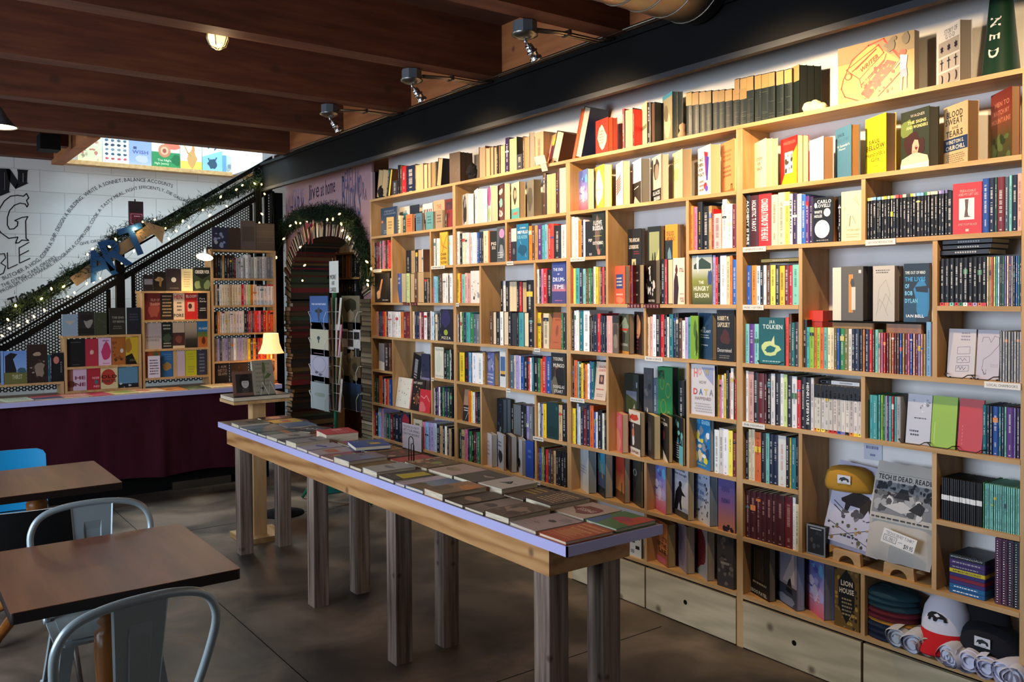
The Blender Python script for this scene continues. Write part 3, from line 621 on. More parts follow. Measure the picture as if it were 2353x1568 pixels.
c.face(1640, 1828, 1930, 152, 'pale patterned religious symbols', 'B d8cdbd;r .1 .52 .98 .76 a89a88;r .1 .28 .98 .49 b8aa98;r .1 .04 .98 .25 b0a290;t .35 .86 .9 .94 7a6a60 STORY OF;t .4 .78 .8 .85 7a6a60 G O D;'
       + ';'.join('p 2a2530 %f,.60 %f,.60 %f,.70;p 2a2530 %f,.67 %f,.67 %f,.57' % (x-.07, x+.07, x, x-.07, x+.07, x) for x in (.25, .55, .85)) + ';'
       + ';'.join('l 2a2530 .03 %f,.3 %f,.47;l 2a2530 .03 %f,.42 %f,.42' % (x, x, x-.06, x+.06) for x in (.25, .55, .85)) + ';' + ';'.join('e %f .145 .06 .075 2a2530;e %f .15 .05 .07 b0a290' % (x, x-.03) for x in (.25, .55, .85)), pg='7f776a', w=.15)

# leftmost bay
c = Cell('1', 7, 'top shelf, back row, '+BN[0], XF+.1)
c.face(385, 495, 500, 850, 'blue and white patterned', 'B e8e4dc;b .5 .5 .4 .35 3a7f9a;s .2 .2 .8 .8 6 .12 1d3040 7fb0b8', flat=True)
c.face(500, 600, 602, 830, 'dark navy', 'B 262f3c;L .2 .4 .8 .7 8a8f98 3', flat=True).face(645, 757, 760, 812, 'white with red and black stripes', 'B e6ddd0;r .1 .3 .2 .8 k;r .27 .3 .37 .8 r;r .45 .3 .55 .8 k;r .63 .3 .73 .8 r;r .8 .3 .9 .8 r', flat=True)
c.face(765, 890, 892, 775, 'peach pink', 'B d59a7c;T .3 .72 .7 .86 b0584a THE;T .15 .5 .85 .66 b0584a TRACKS', flat=True).face(900, 978, 980, 765, 'dark maroon framed', 'B 6a2a28;r .12 .3 .88 .9 3c2c3a;r .2 .38 .8 .8 5a3040', flat=True)
c = Cell('1', 7, 'top shelf, '+BN[0])
c.face(130, 350, 362, 850, 'tall navy blue', 'B 1f3a58;t .25 .83 .85 .9 8a9aa8 PENNY;t .2 .74 .95 .8 8a9aa8 GARDENER;e .1 .5 .06 .05 d08a4a;L .2 .05 .7 .2 8ab0b8 2', flat=True)
c.spines('235 -@970 240').face(232, 318, 337, 970, 'small mustard', 'B d0b070;L .2 .3 .8 .8 8a6a3a 3').face(355, 392, 430, 955, 'small cream', 'B e8e0b8;L .2 .2 .8 .8 4a6a5a 4').spines('415 G@980 455').face(455, 527, 553, 940, 'small orange', 'B d8703e;L .2 .3 .8 .8 7a3020 4')
c.face(565, 635, 660, 925, 'small slate blue', 'B 4f6f88;L .2 .4 .8 .8 26384a 3').face(680, 762, 787, 908, 'small teal', 'B 5a8f92;L .2 .3 .8 .8 2a4f55 3').face(787, 868, 893, 890, 'small beige', 'B a08a70;L .2 .3 .8 .8 5a4838 3').spines('893 h@940 915').face(915, 978, 980, 885, 'dark red', 'B 8a2e30;s .2 .2 .8 .8 4 .2 6a2028')
Cell('1', 6, 'second shelf, left niche, '+BN[0]).spines('103 k@1265 118 m 138 k 150 r 162 w@1245 170 n 182 g 190 p 212 h 232 k 240 r 262 R@1262 290')
Cell('1', 5, 'second shelf, middle niche, back row, '+BN[0], XF+.1, .12).spines('455 K@1345 508 e= 562 k 586 e= 636 w 648 h@1340 652')
Cell('2', 5, 'second shelf, middle niche, '+BN[0]).face(352, 403, 460, 138, 'blue and yellow', 'B 3a5fa8;p e8b040 0,0 .5,.0 0,.7;L .3 .6 .8 .9 c8d0e0 2').spines('460 L@140 497 e= 548 h@132 588 e=@125 655 k@190 690 E@200 705 k@205 722')
Cell('1', 6, 'second shelf, right niche, '+BN[0]).spines('765 w@1218 785 k/w 797 w@1215 835').face(836, 925, 935, 1140, 'yellow with red swirls', 'B e0b03a;l c8502a .06 .1,.9 .3,.6 .9,.5;l c8502a .06 .9,.9 .5,.6 .3,.4;T .1 .3 .8 .38 4a3010 CHAIN;T .1 .18 .8 .26 4a3010 GANG;T .1 .06 .9 .13 4a3010 ALL-STARS', flat=True).spines('930 a@1185 945 w 976')
Cell('2', 5, 'third shelf, left niche, '+BN[0]).face(105, 272, 276, 135, 'black guitar', 'B 17120f;p c88a5a .2,.2 .35,.2 .55,.8 .45,.8;b .25 .25 .12 .15 d8a878;L .5 .05 .9 .12 c8c0b0 1', flat=True).spines('276 c@195 292')
Cell('2', 5, 'third shelf, right niche, '+BN[0]).spines('742 r@300 768 s@172 800 a@175 815 z@160 838 h@148 860 c@145 872 w@140 900 w/k 930 z@160 940 W@140 976')
c = Cell('2', 4, 'fourth shelf, '+BN[0]).spines('118 f@570 143 n@568 165 b 178 n 190 r 210 o 232 U@560 252 w/k@570 295 w 318 w@572 340 w 368 w 392 o@575 425 m@582 460 m/o 498')
c.spines('515 L@570 530 c 548 n@572 576 n 606 f@580 628 m@575 655 w 690 h@580 700 k 712 h 725 w@565 740 S@575 770 k@600 785 c@602 810 K@590 835 n@548 850').face(850, 985, 988, 545, 'navy with green ball', 'B 1a1c2c;b .4 .7 .35 .3 2a2a5a;e .4 .27 .17 .09 9aa83a;T .05 .06 .8 .14 d8d0b0 PIZZA', flat=True)
Cell('2', 3, 'fifth shelf, left niche, '+BN[0]).face(150, 212, 215, 930, 'grey and white mountain', 'B 8a92a0 6a7080;p e8e4dc 0,0 1,0 1,.3 0,.35', flat=True).spines('213 k/w@920 262 h 283 m@925 290')
Cell('3', 2, 'fifth shelf, lower left niche, '+BN[0]).spines('95 G@235 125 G 152 O@212 190 k@225 208 w@248 220 r 245 o 262 b 290')
c = Cell('3', 2, 'fifth shelf, middle niche, '+BN[0])
c.face(335, 500, 525, 258, 'white with tiny black dots', 'B e8dfcb;s .1 .08 .9 .92 26 .018 3a3030;r .93 0 1 1 d86a60', tilt=8, flat=True).face(495, 635, 642, 270, 'black ghost story', 'B 1f1815;T .1 .85 .8 .92 d8c8b0 NOT GHOST;b .5 .4 .18 .2 6a3a2a;s .2 .15 .8 .8 12 .05 8a5a3a c89060', tilt=8, flat=True).face(600, 722, 724, 385, 'bright red wavy', 'B c82c38;b .25 .2 .3 .25 d86a6a;l e8b0b0 .03 .1,.7 .4,.6 .6,.75 .9,.5', tilt=5, flat=True)
Cell('2', 2, 'fifth shelf, middle niche, back row, '+BN[0], XF+.11, .12).spines('500 k@1030 590 z@1040 615', lean=12).face(630, 722, 724, 1050, 'lavender and navy', 'B 3a3a52;r 0 0 1 .4 8f86a0;s .2 .5 .8 .9 4 .1 24304a', flat=True)
Cell('2', 3, 'fifth shelf, right niche, '+BN[0]).face(780, 878, 880, 975, 'pale cream', 'B dedbc8;t .05 .88 .95 .96 5a6a60 TREMOR;t .1 .04 .95 .1 5a6a60 RAJ CISLA;b .5 .5 .3 .3 d0d4bc', flat=True).spines('880 k/w@1005 912 G/w 945 w@1000 957 k@1000 978')
Cell('3', 2, 'fifth shelf, lower right niche, '+BN[0]).spines('745 M@350 770 w 780 k 800 u@340 820 w 840 k 860 g 880 k 892 n 915 G@355 945 k 978')
Cell('3', 1, 'sixth shelf, '+BN[0]).spines('90 r@615 110 k@610 145 s@578 175 p 190 v 205 x@640 235 G@645 262 T 275 m@645 312 k 330 n@655 380 k 400').face(400, 492, 494, 660, 'dark blue and red', 'B 2a2c50;b .6 .6 .5 .4 a02838;b .4 .2 .3 .2 e85038', flat=True).face(540, 638, 640, 720, 'cream map with green foot', 'B c8c0a8;r 0 0 1 .3 8aa070;L .2 .5 .8 .9 4a4a3a 3', flat=True).spines('640 p@735 668 s@738 705 v@742 735 v@745 770 S@750 800 k@765 830 e@778 848 e 865 k@778 890 w@785 915 k@790 935 e@810 965 k@815 978')

# second bay
c = Cell('1', 7, 'top shelf, '+BN[1])
c.face(1088, 1148, 1218, 705, 'black and white photograph', 'B c8c4bc;b .5 .5 .35 .45 2a2a2a;b .5 .7 .2 .15 8a8a88', pg='W').face(1222, 1264, 1372, 650, 'white', 'B e8ecee;l 5a88a0 .06 .3,.2 .5,.5 .3,.8;e .6 .75 .1 .05 4a90a8', pg='W').face(1375, 1412, 1488, 615, 'white and magenta', 'B e0dcd8;b .5 .75 .5 .3 b8308a;b .5 .25 .3 .2 8ab060', pg='c')
c.face(1490, 1560, 1632, 590, 'maroon with white swirls', 'B 4a1c28;e .5 .5 .25 .12 7ac0b8;b .5 .2 .3 .08 e0d0c8;b .5 .8 .3 .08 e0d0c8;s .2 .1 .8 .9 7 .1 d8c0b8 8a3040', pg='c').face(1638, 1728, 1800, 570, 'cream portrait with turquoise foot', 'B e0d0a0;r 0 0 1 .3 4aa8a8;b .5 .65 .22 .25 3a2a28;e .5 .68 .15 .12 c89a78;r .2 .12 .8 .2 e0705a', pg='e')
c.face(1815, 1895, 1975, 545, 'grey photograph', 'B 7a7668;b .5 .5 .4 .3 55524a', pg='9c8464').spines('1995 h@480 2030 e=@478 2145 M@470 2172 c=@412 2262')
c = Cell('1', 6, 'second shelf, left half, '+BN[1]).spines('1022 w/k@1140 1062 k@1160 1090 c@1155 1120 w 1145 w 1165 f@1155 1182 S 1200 W 1235 W@1150 1250 b 1275 n 1308 k@1150 1325 c@1130 1380 O@1130 1400')
c.face(1400, 1478, 1480, 1130, 'black', 'B 26261f;T .2 .55 .9 .65 d8d0c0 PIG;T .3 .42 .8 .52 d8d0c0 DOG', flat=True).face(1480, 1580, 1584, 1075, 'dark grey with a pink hat', 'B 50565c;b .5 .4 .4 .3 30363c;e .55 .8 .28 .13 d888b8;b .5 .3 .25 .2 8a9098;L .1 .1 .7 .3 c8c8c8 3', flat=True)
c = Cell('1', 6, 'second shelf, right half, '+BN[1]).spines('1612 m@1100 1640 r@1102 1642').face(1640, 1700, 1702, 1100, 'white and black', 'B d0ccc4;r 0 0 1 .6 2a2a30;e .5 .3 .2 .1 6a6a70', flat=True).face(1700, 1833, 1836, 1045, 'blue lightning', 'B 1f6f98;t .3 .87 .8 .92 c8d8d8 CHINA;T .1 .74 .95 .82 e8f0f0 MIEVILLE;T .1 .6 .9 .7 7fb8c8 KRAKEN;l a8c8d0 .02 .3,.55 .5,.35 .7,.3 .8,.1;b .5 .3 .4 .15 1a5070', flat=True)
c.spines('1835 o/r@1075 1870 h@1072 1905 d@1070 1938 u@1062 1985 T@1065 2012 s@1055 2042 e@1070 2055 r@1050 2082 R@1050 2118 K@1068 2200 w@1060 2258')
c = Cell('2', 5, 'third shelf, left niche, '+BN[1]).spines('1022 y@140 1062 r@145 1080 a@148 1120 P@135 1148 f@138 1182').face(1184, 1286, 1288, 108, 'white with scattered marks', 'B e8e0d8;s .1 .1 .9 .9 14 .09 c8a890 4a4a40 8a9aa0 d8c8c0', flat=True)
Cell('2', 4, 'third shelf, middle niche, back row, '+BN[1], XF+.1, .13).spines('1520 k@215 1548 w@220 1575 k@222 1612 c=@225 1705 k@225 1728 r@235 1758 e=@230 1812 k@215 1885')
Cell('2', 4, 'third shelf, middle niche, '+BN[1]).spines('1395 h@570 1430 c=@570 1470 k@580 1510 w/k@572 1548 c=@570 1605 k@575 1640 z=@580 1705 k@580 1722 T/b@580 1780 c=@580 1835 k@575 1890')
c = Cell('2', 5, 'third shelf, right niche, '+BN[1]).spines('1920 w@95 1955 n@98 1975 p@88 2002 r@85 2045 k@95 2098').face(2098, 2256, 2258, 15, 'blue and pink sunset', 'B 3c4a90 45508f;g 0 .3 1 .5 45508f c87888;r 0 0 1 .3 4a4580;T .1 .8 .8 .87 d8d8e8 THE END;T .4 .7 .55 .74 d8d8e8 OF;T .08 .54 .92 .64 e0e0ee DRUM-;T .15 .36 .85 .46 e0e0ee TIME;L .2 .05 .8 .1 b8708a 1', flat=True)
Cell('2', 4, 'fourth shelf, left niche, '+BN[1]).spines('1022 w@600 1045 k 1060 c@575 1080 g@580 1105 n/w 1130 T@580 1162 T 1178 g@595 1215 i@598 1250 x 1285')
Cell('2', 4, 'fourth shelf, right niche, '+BN[1]).spines('1938 y@580 1975 K@600 1985 m@605 2000 c@590 2062').face(2072, 2198, 2200, 582, 'leaning terracotta', 'B b0613c;b .5 .5 .12 .15 8a4a30;L .2 .75 .8 .85 8a4a30 1;L .3 .15 .8 .2 8a4a30 1', flat=True, tilt=8).spines('2202 g@590 2225 K@590 2258')
c = Cell('2', 3, 'fifth shelf, left half, '+BN[1]).spines('1012 z@1030 1056 y@1030 1112 k/r@1025 1160 s@1032 1190 n@1035 1198 W/b@1035 1255 W/b@1038 1320 d@1030 1345').face(1350, 1450, 1508, 1038, 'blue and violet swirled', 'B 5f6fa8;s .1 .5 .9 .9 8 .16 a8b0d8 3a4a80 8a90b8;T .1 .3 .9 .36 d8d8e8 THE DOORS;T .1 .2 .9 .26 d8d8e8 OF TIME;L .1 .05 .9 .15 d8d8e8 1', pg='e').face(1512, 1580, 1584, 1020, 'white with blue picture', 'B d8dcd8;r .1 .45 .9 .85 4a6a98;r .1 .35 .9 .45 d8a850;r .1 .3 .9 .36 30343c', flat=True)
Cell('2', 3, 'fifth shelf, right half, '+BN[1]).spines('1605 h@1065 1622 i@1060 1668 c@1062 1690 v@1062 1730 W@1068 1745 b@1080 1785 k@1080 1825 r@1085 1845 w@1090 1870 t@1085 1895 k@1090 1940 g@1095 1965 O@1100 1990 r@1080 2030 b@1078 2092').face(2090, 2256, 2258, 1045, 'dark portrait', 'B 2a2824;b .45 .45 .25 .3 6a4434;b .6 .4 .3 .35 1c1a18;b .2 .2 .25 .2 6a6450;T .15 .82 .8 .9 d8d0c4 YOUNG;T .15 .66 .9 .75 d8d0c4 MUNGO;T .15 .16 .9 .23 d8d0c4 DOUGLAS;T .2 .05 .8 .12 d8d0c4 STUART', flat=True)
Cell('3', 2, 'sixth shelf, left niche, '+BN[1]).face(1090, 1155, 1157, 380, 'beige and black leaning', 'B a08068;r 0 0 1 .5 2c2826;L .1 .3 .9 .45 d8d0c8 2;l d8d0c8 .04 .5,.05 .9,.3', flat=True, tilt=6).spines('1157 O@385 1180 y@385 1197 w@400 1230 m@400 1245 K@405 1265 K 1283')
Cell('3', 1, 'sixth shelf, middle niche, back row, '+BN[1], XF+.1, .14).face(1480, 1545, 1640, 485, 'thick dark blue', 'B 1c2430;s .2 .1 .8 .9 9 .12 3a5068 6a8090', pg='8a98a0', w=.09).spines('1640 k@520 1665 x=@540 1745 k@525 1790 k@520 1812 v@530 1840 x@535 1880')
c = Cell('3', 1, 'sixth shelf, middle niche, '+BN[1])
c.face(1352, 1420, 1478, 880, 'white cream', 'B d0cdd4;L .3 .3 .7 .8 8a8ea0 4', pg='X').face(1482, 1556, 1578, 885, 'white with black shape', 'B b0b4bc;b .5 .35 .3 .18 1c1c20;L .2 .6 .7 .8 4a4a50 2', pg='e').face(1582, 1640, 1705, 900, 'dark brown', 'B 4a403c;b .5 .5 .3 .3 6a5c54', pg='X').face(1714, 1762, 1812, 945, 'pale blue grey', 'B b8c0c8;b .4 .3 .25 .15 20242c', pg='X').face(1800, 1890, 1893, 960, 'bright blue', 'B 2a4aa0;L .3 .5 .8 .8 5a7ac8 2', flat=True)
Cell('3', 2, 'sixth shelf, right niche, '+BN[1]).spines('1922 Y@520 1945 w@522 1960 i@530 1980 v 1997 y@532 2036').face(2038, 2172, 2174, 530, 'dark green', 'B 16383a;e .85 .85 .08 .06 2a5a58;b .5 .2 .4 .15 123030', flat=True).spines('2174 e@545 2215 k@535 2258')
Cell('3', 1, 'lowest visible shelf, left niche, '+BN[1]).spines('1022 k/g@815 1055 G@815 1080 e@822 1115 p@820 1150 U@822 1168 g@840 1198 k@835 1222 m@845 1240 i@848 1258 g@850 1285')
Cell('3', 1, 'lowest visible shelf, right niche, '+BN[1]).spines('1940 m@1022 1955 b@1030 1978 Q@1015 2010 k@1035 2025 r/y@1045 2055 z@1050 2085 h 2115 e@1060 2140 k@1062 2170 k 2200 k@1070 2230 k@1080 2258')

# third bay
c = Cell('4', 7, 'top shelf, '+BN[2])
c.face(195, 297, 368, 915, 'blue and pink cloud', SKY, pg='f0e0a8').face(373, 477, 568, 865, 'yellow with a white shape', 'B e8b848;b .45 .5 .4 .42 f2ece0;L .25 .4 .65 .5 c8b8a0 1', pg='f0e0a8').face(612, 692, 770, 828, 'white with red stripes', 'B ece8e8;'+';'.join('l c83a2a .05 .1,%.2f .7,%.2f' % (y, y+.1) for y in (.3, .36, .42, .48, .54, .6)), pg='f0dca0').face(803, 897, 1000, 800, 'white and black', 'B eceef0;r 0 0 1 .5 2a2420;p c8b8a0 .1,0 .9,0 .3,.2;l e8e4dc .03 .2,.36 .7,.4', pg='7a766c')
c.face(1020, 1122, 1208, 750, 'black and white portrait', 'B c8bda8;b .5 .7 .3 .22 3a3430;e .55 .65 .22 .17 8a7c6c;r 0 0 1 .28 1c1a18;T .1 .16 .9 .24 e8e4dc BLACK;T .2 .04 .9 .12 e8e4dc OBAMA', pg='c').face(1255, 1362, 1466, 695, 'cream with a green square', 'B e0cf98;r .15 .4 .6 .65 a8b078;L .1 .75 .8 .85 8a7a50 2;p e8d8a0 .1,.2 .6,.2 .35,0', pg='d8b888')
c.face(1535, 1680, 1790, 638, 'white with a red and blue exclamation mark', 'B eadfd0;p c82a3a .5,.9 .8,.85 .75,.4 .62,.4;p 4a3ab0 .62,.8 .88,.75 .78,.3 .66,.3;e .6 .2 .13 .07 c83048;e .7 .14 .11 .06 5a4ac0;T .05 .72 .42 .78 2a2420 TWO;T .03 .62 .45 .68 2a2420 CHEERS;T .1 .52 .4 .58 2a2420 FOR;T .05 .42 .5 .48 2a2420 POLIT;L .1 .1 .5 .35 8a8078 3', pg='e8c090').face(1800, 1947, 1973, 575, 'tan orange', 'B d8985c;'+'L .15 .6 .8 .85 b8683a 3;L .15 .3 .8 .55 a8583a 3;r 0 0 1 .06 b06a3a;l 6a3a1c .04 .75,.05 .75,.15 .85,.15 .85,.05', pg='f0e0a8')
Cell('5', 6, 'second shelf, left niche, '+BN[2]).spines('128 w/k@320 165 w/k@325 205 o@365 250 n@368 275 W@355 300').face(300, 390, 392, 372, 'black', 'B 1b1b1e;T .45 .42 .95 .5 e0d8cc PEP;T .55 .04 .9 .1 e0d8cc OLD', flat=True).face(390, 548, 552, 255, 'black and green', 'B 1c221a;b .4 .5 .2 .4 6a5450;s .6 .1 .95 .9 7 .12 3a4a2a 2a3a20;T .1 .72 .75 .82 f0ece4 I LOVE;T .05 .6 .85 .7 f0ece4 RUSSIA;r .1 .46 .75 .47 b8b040;T .05 .27 .85 .34 e8e4dc KOSTYUCHENKO;b .5 .1 .12 .08 a87068', flat=True)
Cell('5', 5, 'third shelf, left niche, '+BN[2]).spines('115 r@970 145 Y@970 172 T@965 225 U@968 265 a@970 300 h@968 335 g@965 375 z@970 398 w@945 430 y@950 465 d@955 490 M@955 515 R@950 540 k 557')
c = Cell('5', 5, 'second shelf, middle niche, back row, '+BN[2], XF+.1, .125)
c.face(835, 1005, 1055, 462, 'black cookbook', 'B 1c1917;T .1 .75 .85 .82 d8ccb8 THE AFRICAN;T .1 .62 .8 .69 d8ccb8 LOOKBOOK;L .45 .5 .85 .58 8a3028 2;r .3 .08 .6 .42 d0bc88;b .45 .22 .1 .15 6a5a38', flat=True, pg='x').face(1085, 1250, 1303, 432, 'black with a pale green picture', 'B 1a1e1c;r .12 .1 .88 .9 8f9668;p c8b870 .12,.1 .88,.1 .88,.6 .4,.2;b .38 .42 .05 .09 20241c;b .55 .42 .05 .1 20241c;T .15 .03 .85 .07 e0dccc A STRANGER', flat=True, pg='a09078').face(1305, 1460, 1540, 408, 'ochre and black', 'B d8902e;r 0 0 .6 .72 232a2c;T .1 .8 .7 .88 5a3a18 OF BLOOD;T .1 .7 .8 .78 5a3a18 AND SWEAT;b .35 .4 .15 .2 6a8898;T .1 .17 .8 .23 e8e4dc THE SISTER', flat=True, pg='b09a7c')
c = Cell('5', 5, 'third shelf, middle niche, '+BN[2])
c.face(668, 800, 862, 930, 'salmon with a blue box', 'B e0644a;r .15 .4 .8 .78 34508a;L .2 .45 .75 .72 e8dcc8 3;L .15 .2 .85 .3 f0c8b0 1;b .5 .1 .4 .08 e88a6a', pg='a89a88').spines('862 m/o@932 892').face(892, 980, 1040, 918, 'charcoal with pale script', 'B 25211f;L .1 .75 .8 .85 8a7c70 1;L .1 .55 .9 .65 a89a88 1;L .1 .2 .8 .28 c8bcac 1', pg='c8b898').face(1058, 1182, 1245, 862, 'black with bold white lettering', 'B 1b1a1a;s .1 .2 .9 .95 22 .09 d8d4cc 2a2a2a d8d4cc;T .3 .05 .9 .1 d8d4cc NOTES', pg='9a9080').spines('1247 k/w@852 1300 r@850 1325 c=@848 1397').face(1402, 1545, 1552, 832, 'cream with a dark red figure', 'B e8dcc4;b .3 .75 .1 .12 5a2420;p 3a1a18 .05,0 .4,0 .5,.35 .42,.6 .2,.68 .08,.5;T .55 .7 .95 .78 7a2a2a STILL;T .6 .05 .95 .15 9a3a34 YOU;L .6 .2 .95 .25 c88a78 1', flat=True, pg='c')
Cell('5', 6, 'second shelf, right niche, '+BN[2]).spines('1620 o@185 1660 p@195 1705 k/y@132 1770 k@188 1850 d@180 1890 r@220 1912 P@280 2005 c@175 2020 w@100 2075 w@160 2145 m@162 2192')
Cell('5', 5, 'third shelf, right niche, '+BN[2]).face(1640, 1890, 1895, 795, 'field and mountain photograph', 'B 8a9aa0 c8ccc0 8a8f40 6f7030 3a4420;p 30443a .1,.8 .5,.95 .95,.82 .95,.72 .1,.72;b .3 .85 .06 .2 e8e4e0;b .9 .55 .12 .15 3a4a80;T .1 .28 .85 .37 e8e4c8 HUNGRY;T .15 .14 .85 .23 e8e4c8 SEASON;T .35 .42 .6 .48 e8e4c8 THE', flat=True).spines('1895 v@800 1930 r@820 1965 k@822 1990 W/h@805 2070 c@812 2112 o@800 2145 B@855 2196')
c = Cell('6', 4, 'fourth shelf, left half, '+BN[2]).spines('135 k@150 160 W@130 182 W@128 215 e@140 227 t@140 272 W@130 350 h@200 365 x@215 380 k@190 410 n@190 450 r@168 490 k@195 515 n@200 550 k@190 566 f/w@198 640').face(640, 718, 720, 192, 'brown and grey photograph', 'B 6a5c4c;b .5 .6 .4 .2 4a4038;b .5 .3 .3 .2 8a7c68;r 0 .8 1 1 2a2826', flat=True).face(720, 847, 912, 178, 'green and red photograph', 'B 5a5f4c;b .6 .7 .35 .2 90a088;r .1 .58 .9 .64 c84a38;b .4 .4 .3 .15 3a3a34;T .2 .2 .9 .26 d0ccc0 WATERING;r 0 0 1 .07 c88a40', pg='8a7c68').face(918, 1002, 1030, 150, 'dark with a peach figure', 'B 2a1f22;b .55 .65 .35 .25 d89868;L .1 .1 .6 .5 a03838 5', pg='b09878')
c = Cell('6', 4, 'fourth shelf, right half, '+BN[2]).spines('1070 c@212 1108 f@205 1145 W@180 1188 k@190 1240 r/w@180 1288 k/w@188 1325 w@210 1352 t/w@180 1402 n@165 1440 k@160 1470 h@230 1512 w@255 1550 v@215 1590 T@210 1620').face(1622, 1718, 1720, 198, 'lime green', 'B 7aa42c;b .6 .7 .2 .2 4a6a20;l c8d860 .05 .5,.1 .7,.2 .9,.12;b .8 .4 .15 .3 2a3a1c', flat=True).face(1722, 1893, 1950, 168, 'steel blue', 'B 2c4a66;l 182838 .02 .6,.95 .3,.6 .7,.75 .2,.1 .6,.4;T .3 .65 .5 .7 b8c4cc THE;T .15 .58 .9 .64 b8c4cc VIGILANT;L .15 .45 .8 .55 b8c4cc 2;L .2 .28 .7 .34 b8c4cc 1', pg='a08c70', flat=False).face(1952, 2170, 2195, 125, 'black with a dark red stain', 'B 171516;b .5 .47 .28 .14 4a221c;T .05 .8 .7 .88 d8c8a8 ROBERT M.;T .05 .67 .75 .76 d8c8a8 SAPOLSKY;t .05 .18 .85 .26 e0dcd4 Determined;L .1 .05 .8 .13 8a8478 2', pg='b8a07a', flat=True)
c = Cell('6', 3, 'fifth shelf, left niche, '+BN[2]).spines('138 k@760 160 O@755 200 a@768 222 K@770 245 y@790 275 m@800 295 o@810 322 W@800 350 b@770 372 t@775 410').face(405, 552, 556, 785, 'cream with a small portrait', 'B d8bfa8;T .3 .84 .95 .9 a84038 BEAUTIFUL;T .25 .75 .95 .81 a84038 COUNTRY;r .35 .42 .75 .66 4a2c28;e .55 .55 .1 .08 b07a60;L .1 .25 .9 .32 c05a48 1;L .2 .08 .8 .18 a89080 2', flat=True, tilt=6)
Cell('7', 2, 'sixth shelf, left niche, '+BN[2]).spines('133 y@210 180 k@230 190 S@150 215 w@190 240 n@250 272 m@215 310 n@180 357 O@175 405 b@255 430 w@260 455 k/w@232 508 w@275 535 k@365 555')
c = Cell('6', 2, 'fifth shelf, middle niche, back row, '+BN[2], XF+.1, .13)
c.face(792, 972, 1034, 935, 'dark green with a small landscape', 'B 22281f;r .12 .28 .85 .68 6a7080;p 3a4420 .12,.28 .85,.28 .85,.5 .12,.62;p 9a9478 .5,.3 .8,.3 .7,.45;r .82 .75 .9 .85 8a9098', flat=True, pg='5c5e60').face(1034, 1150, 1153, 858, 'grey smoky photograph', 'B 45454a;s .1 .1 .9 .9 9 .15 2a2a30 6a6460 504c50;b .4 .25 .06 .1 e0d8d0', flat=True).spines('1155 i@852 1208').face(1208, 1396, 1470, 850, 'green with gold doodles', 'B 1f7a40;'+';'.join('e %s 6a8a3a;e %s 1f7a40' % (q, q2) for q, q2 in (('.3 .75 .15 .1', '.3 .75 .11 .075'), ('.7 .65 .18 .12', '.7 .65 .14 .09'), ('.4 .4 .2 .12', '.4 .4 .16 .095'), ('.75 .25 .14 .1', '.75 .25 .1 .07'), ('.2 .2 .12 .08', '.2 .2 .09 .06')))+';T .02 .82 .45 .95 15201a WITH;T .1 .01 .75 .12 15201a KING', flat=True, pg='3a3f42').spines('1470 k@800 1540')
c = Cell('7', 2, 'sixth shelf, middle niche, '+BN[2])
c.face(668, 762, 840, 288, 'coral pink', 'B d05f62;b .4 .3 .4 .3 e08a70;b .6 .75 .3 .2 d8707a', pg='c8ac88').face(848, 990, 1052, 265, 'cream, red and black with a white figure', 'B 3c3732;r 0 .72 1 1 d8cdb8;b .5 .85 .4 .07 c8402e;r 0 0 1 .16 d8cdb8;b .4 .4 .1 .2 e0d8cc;b .38 .5 .1 .1 c87858;e .4 .66 .05 .04 d8c8b8;T .1 .04 .9 .1 8a4a3a EL SUPREMO', pg='c0a684').face(1058, 1160, 1246, 310, 'dark brown figure', 'B 3a322c;b .5 .5 .25 .35 5a4e44;e .5 .75 .12 .08 4a4038', pg='c8b48c').face(1243, 1345, 1398, 322, 'black with white corner', 'B 231e1c;T .1 .87 .6 .92 d8ccb8 EVA;T .1 .78 .9 .84 d8ccb8 MEIJER;b .35 .55 .2 .1 6a2a22;p d8c8ac 0,0 1,0 .1,.3', pg='b89c78').face(1405, 1528, 1556, 342, 'black and turquoise jungle', 'B 20282a;s .05 .45 .95 .95 16 .1 7ab0a8 1c2422 4a8088;r .6 0 1 .4 6ab0b0;L .1 .1 .6 .45 d0ccc0 7', pg='b8a078')
Cell('6', 3, 'fifth shelf, right niche, '+BN[2]).face(1630, 1925, 1960, 822, 'white with coloured letters', 'B d4cfd0;p 98a0c0 .45,.95 .95,.95 .95,.6 .6,.78;T .12 .75 .28 .92 d87068 H;T .35 .62 .65 .68 8a8478 HOW;T .1 .4 .28 .52 c84040 D;T .34 .4 .5 .52 4a78a0 A;T .56 .4 .72 .52 d8b858 T;T .78 .4 .94 .52 8a8a90 A;T .17 .3 .85 .36 a08a80 HAPPENED;L .15 .05 .9 .25 b0a8a4 4;T .3 .8 .45 .92 e0a898 O;T .6 .8 .78 .92 b8b070 W', flat=True, pg='2a2a2e').spines('1962 y@940 1980 p@1000 2010 w@940 2038 y@920 2065 K@882 2100 f@915 2125 w@855 2160 k@1000 2172 r@1000 2196')
Cell('7', 2, 'sixth shelf, right niche, '+BN[2]).face(1650, 1872, 1912, 352, 'blue with yellow and grey shapes', 'B 1f78b0;T .1 .87 .42 .95 5ab0d8 TEMPLE;T .5 .87 .95 .95 a8dcec GRANDIN;s .1 .15 .9 .75 22 .1 e0cc3a 8a8f98 e8e8e8 2a4a6a d8c8a0;L .25 .05 .75 .1 a8b850 1', pg='c8b89c').spines('1915 w/k@480 1975 w@462 2030 w@470 2095 Y@490 2150 m/y@520 2192')
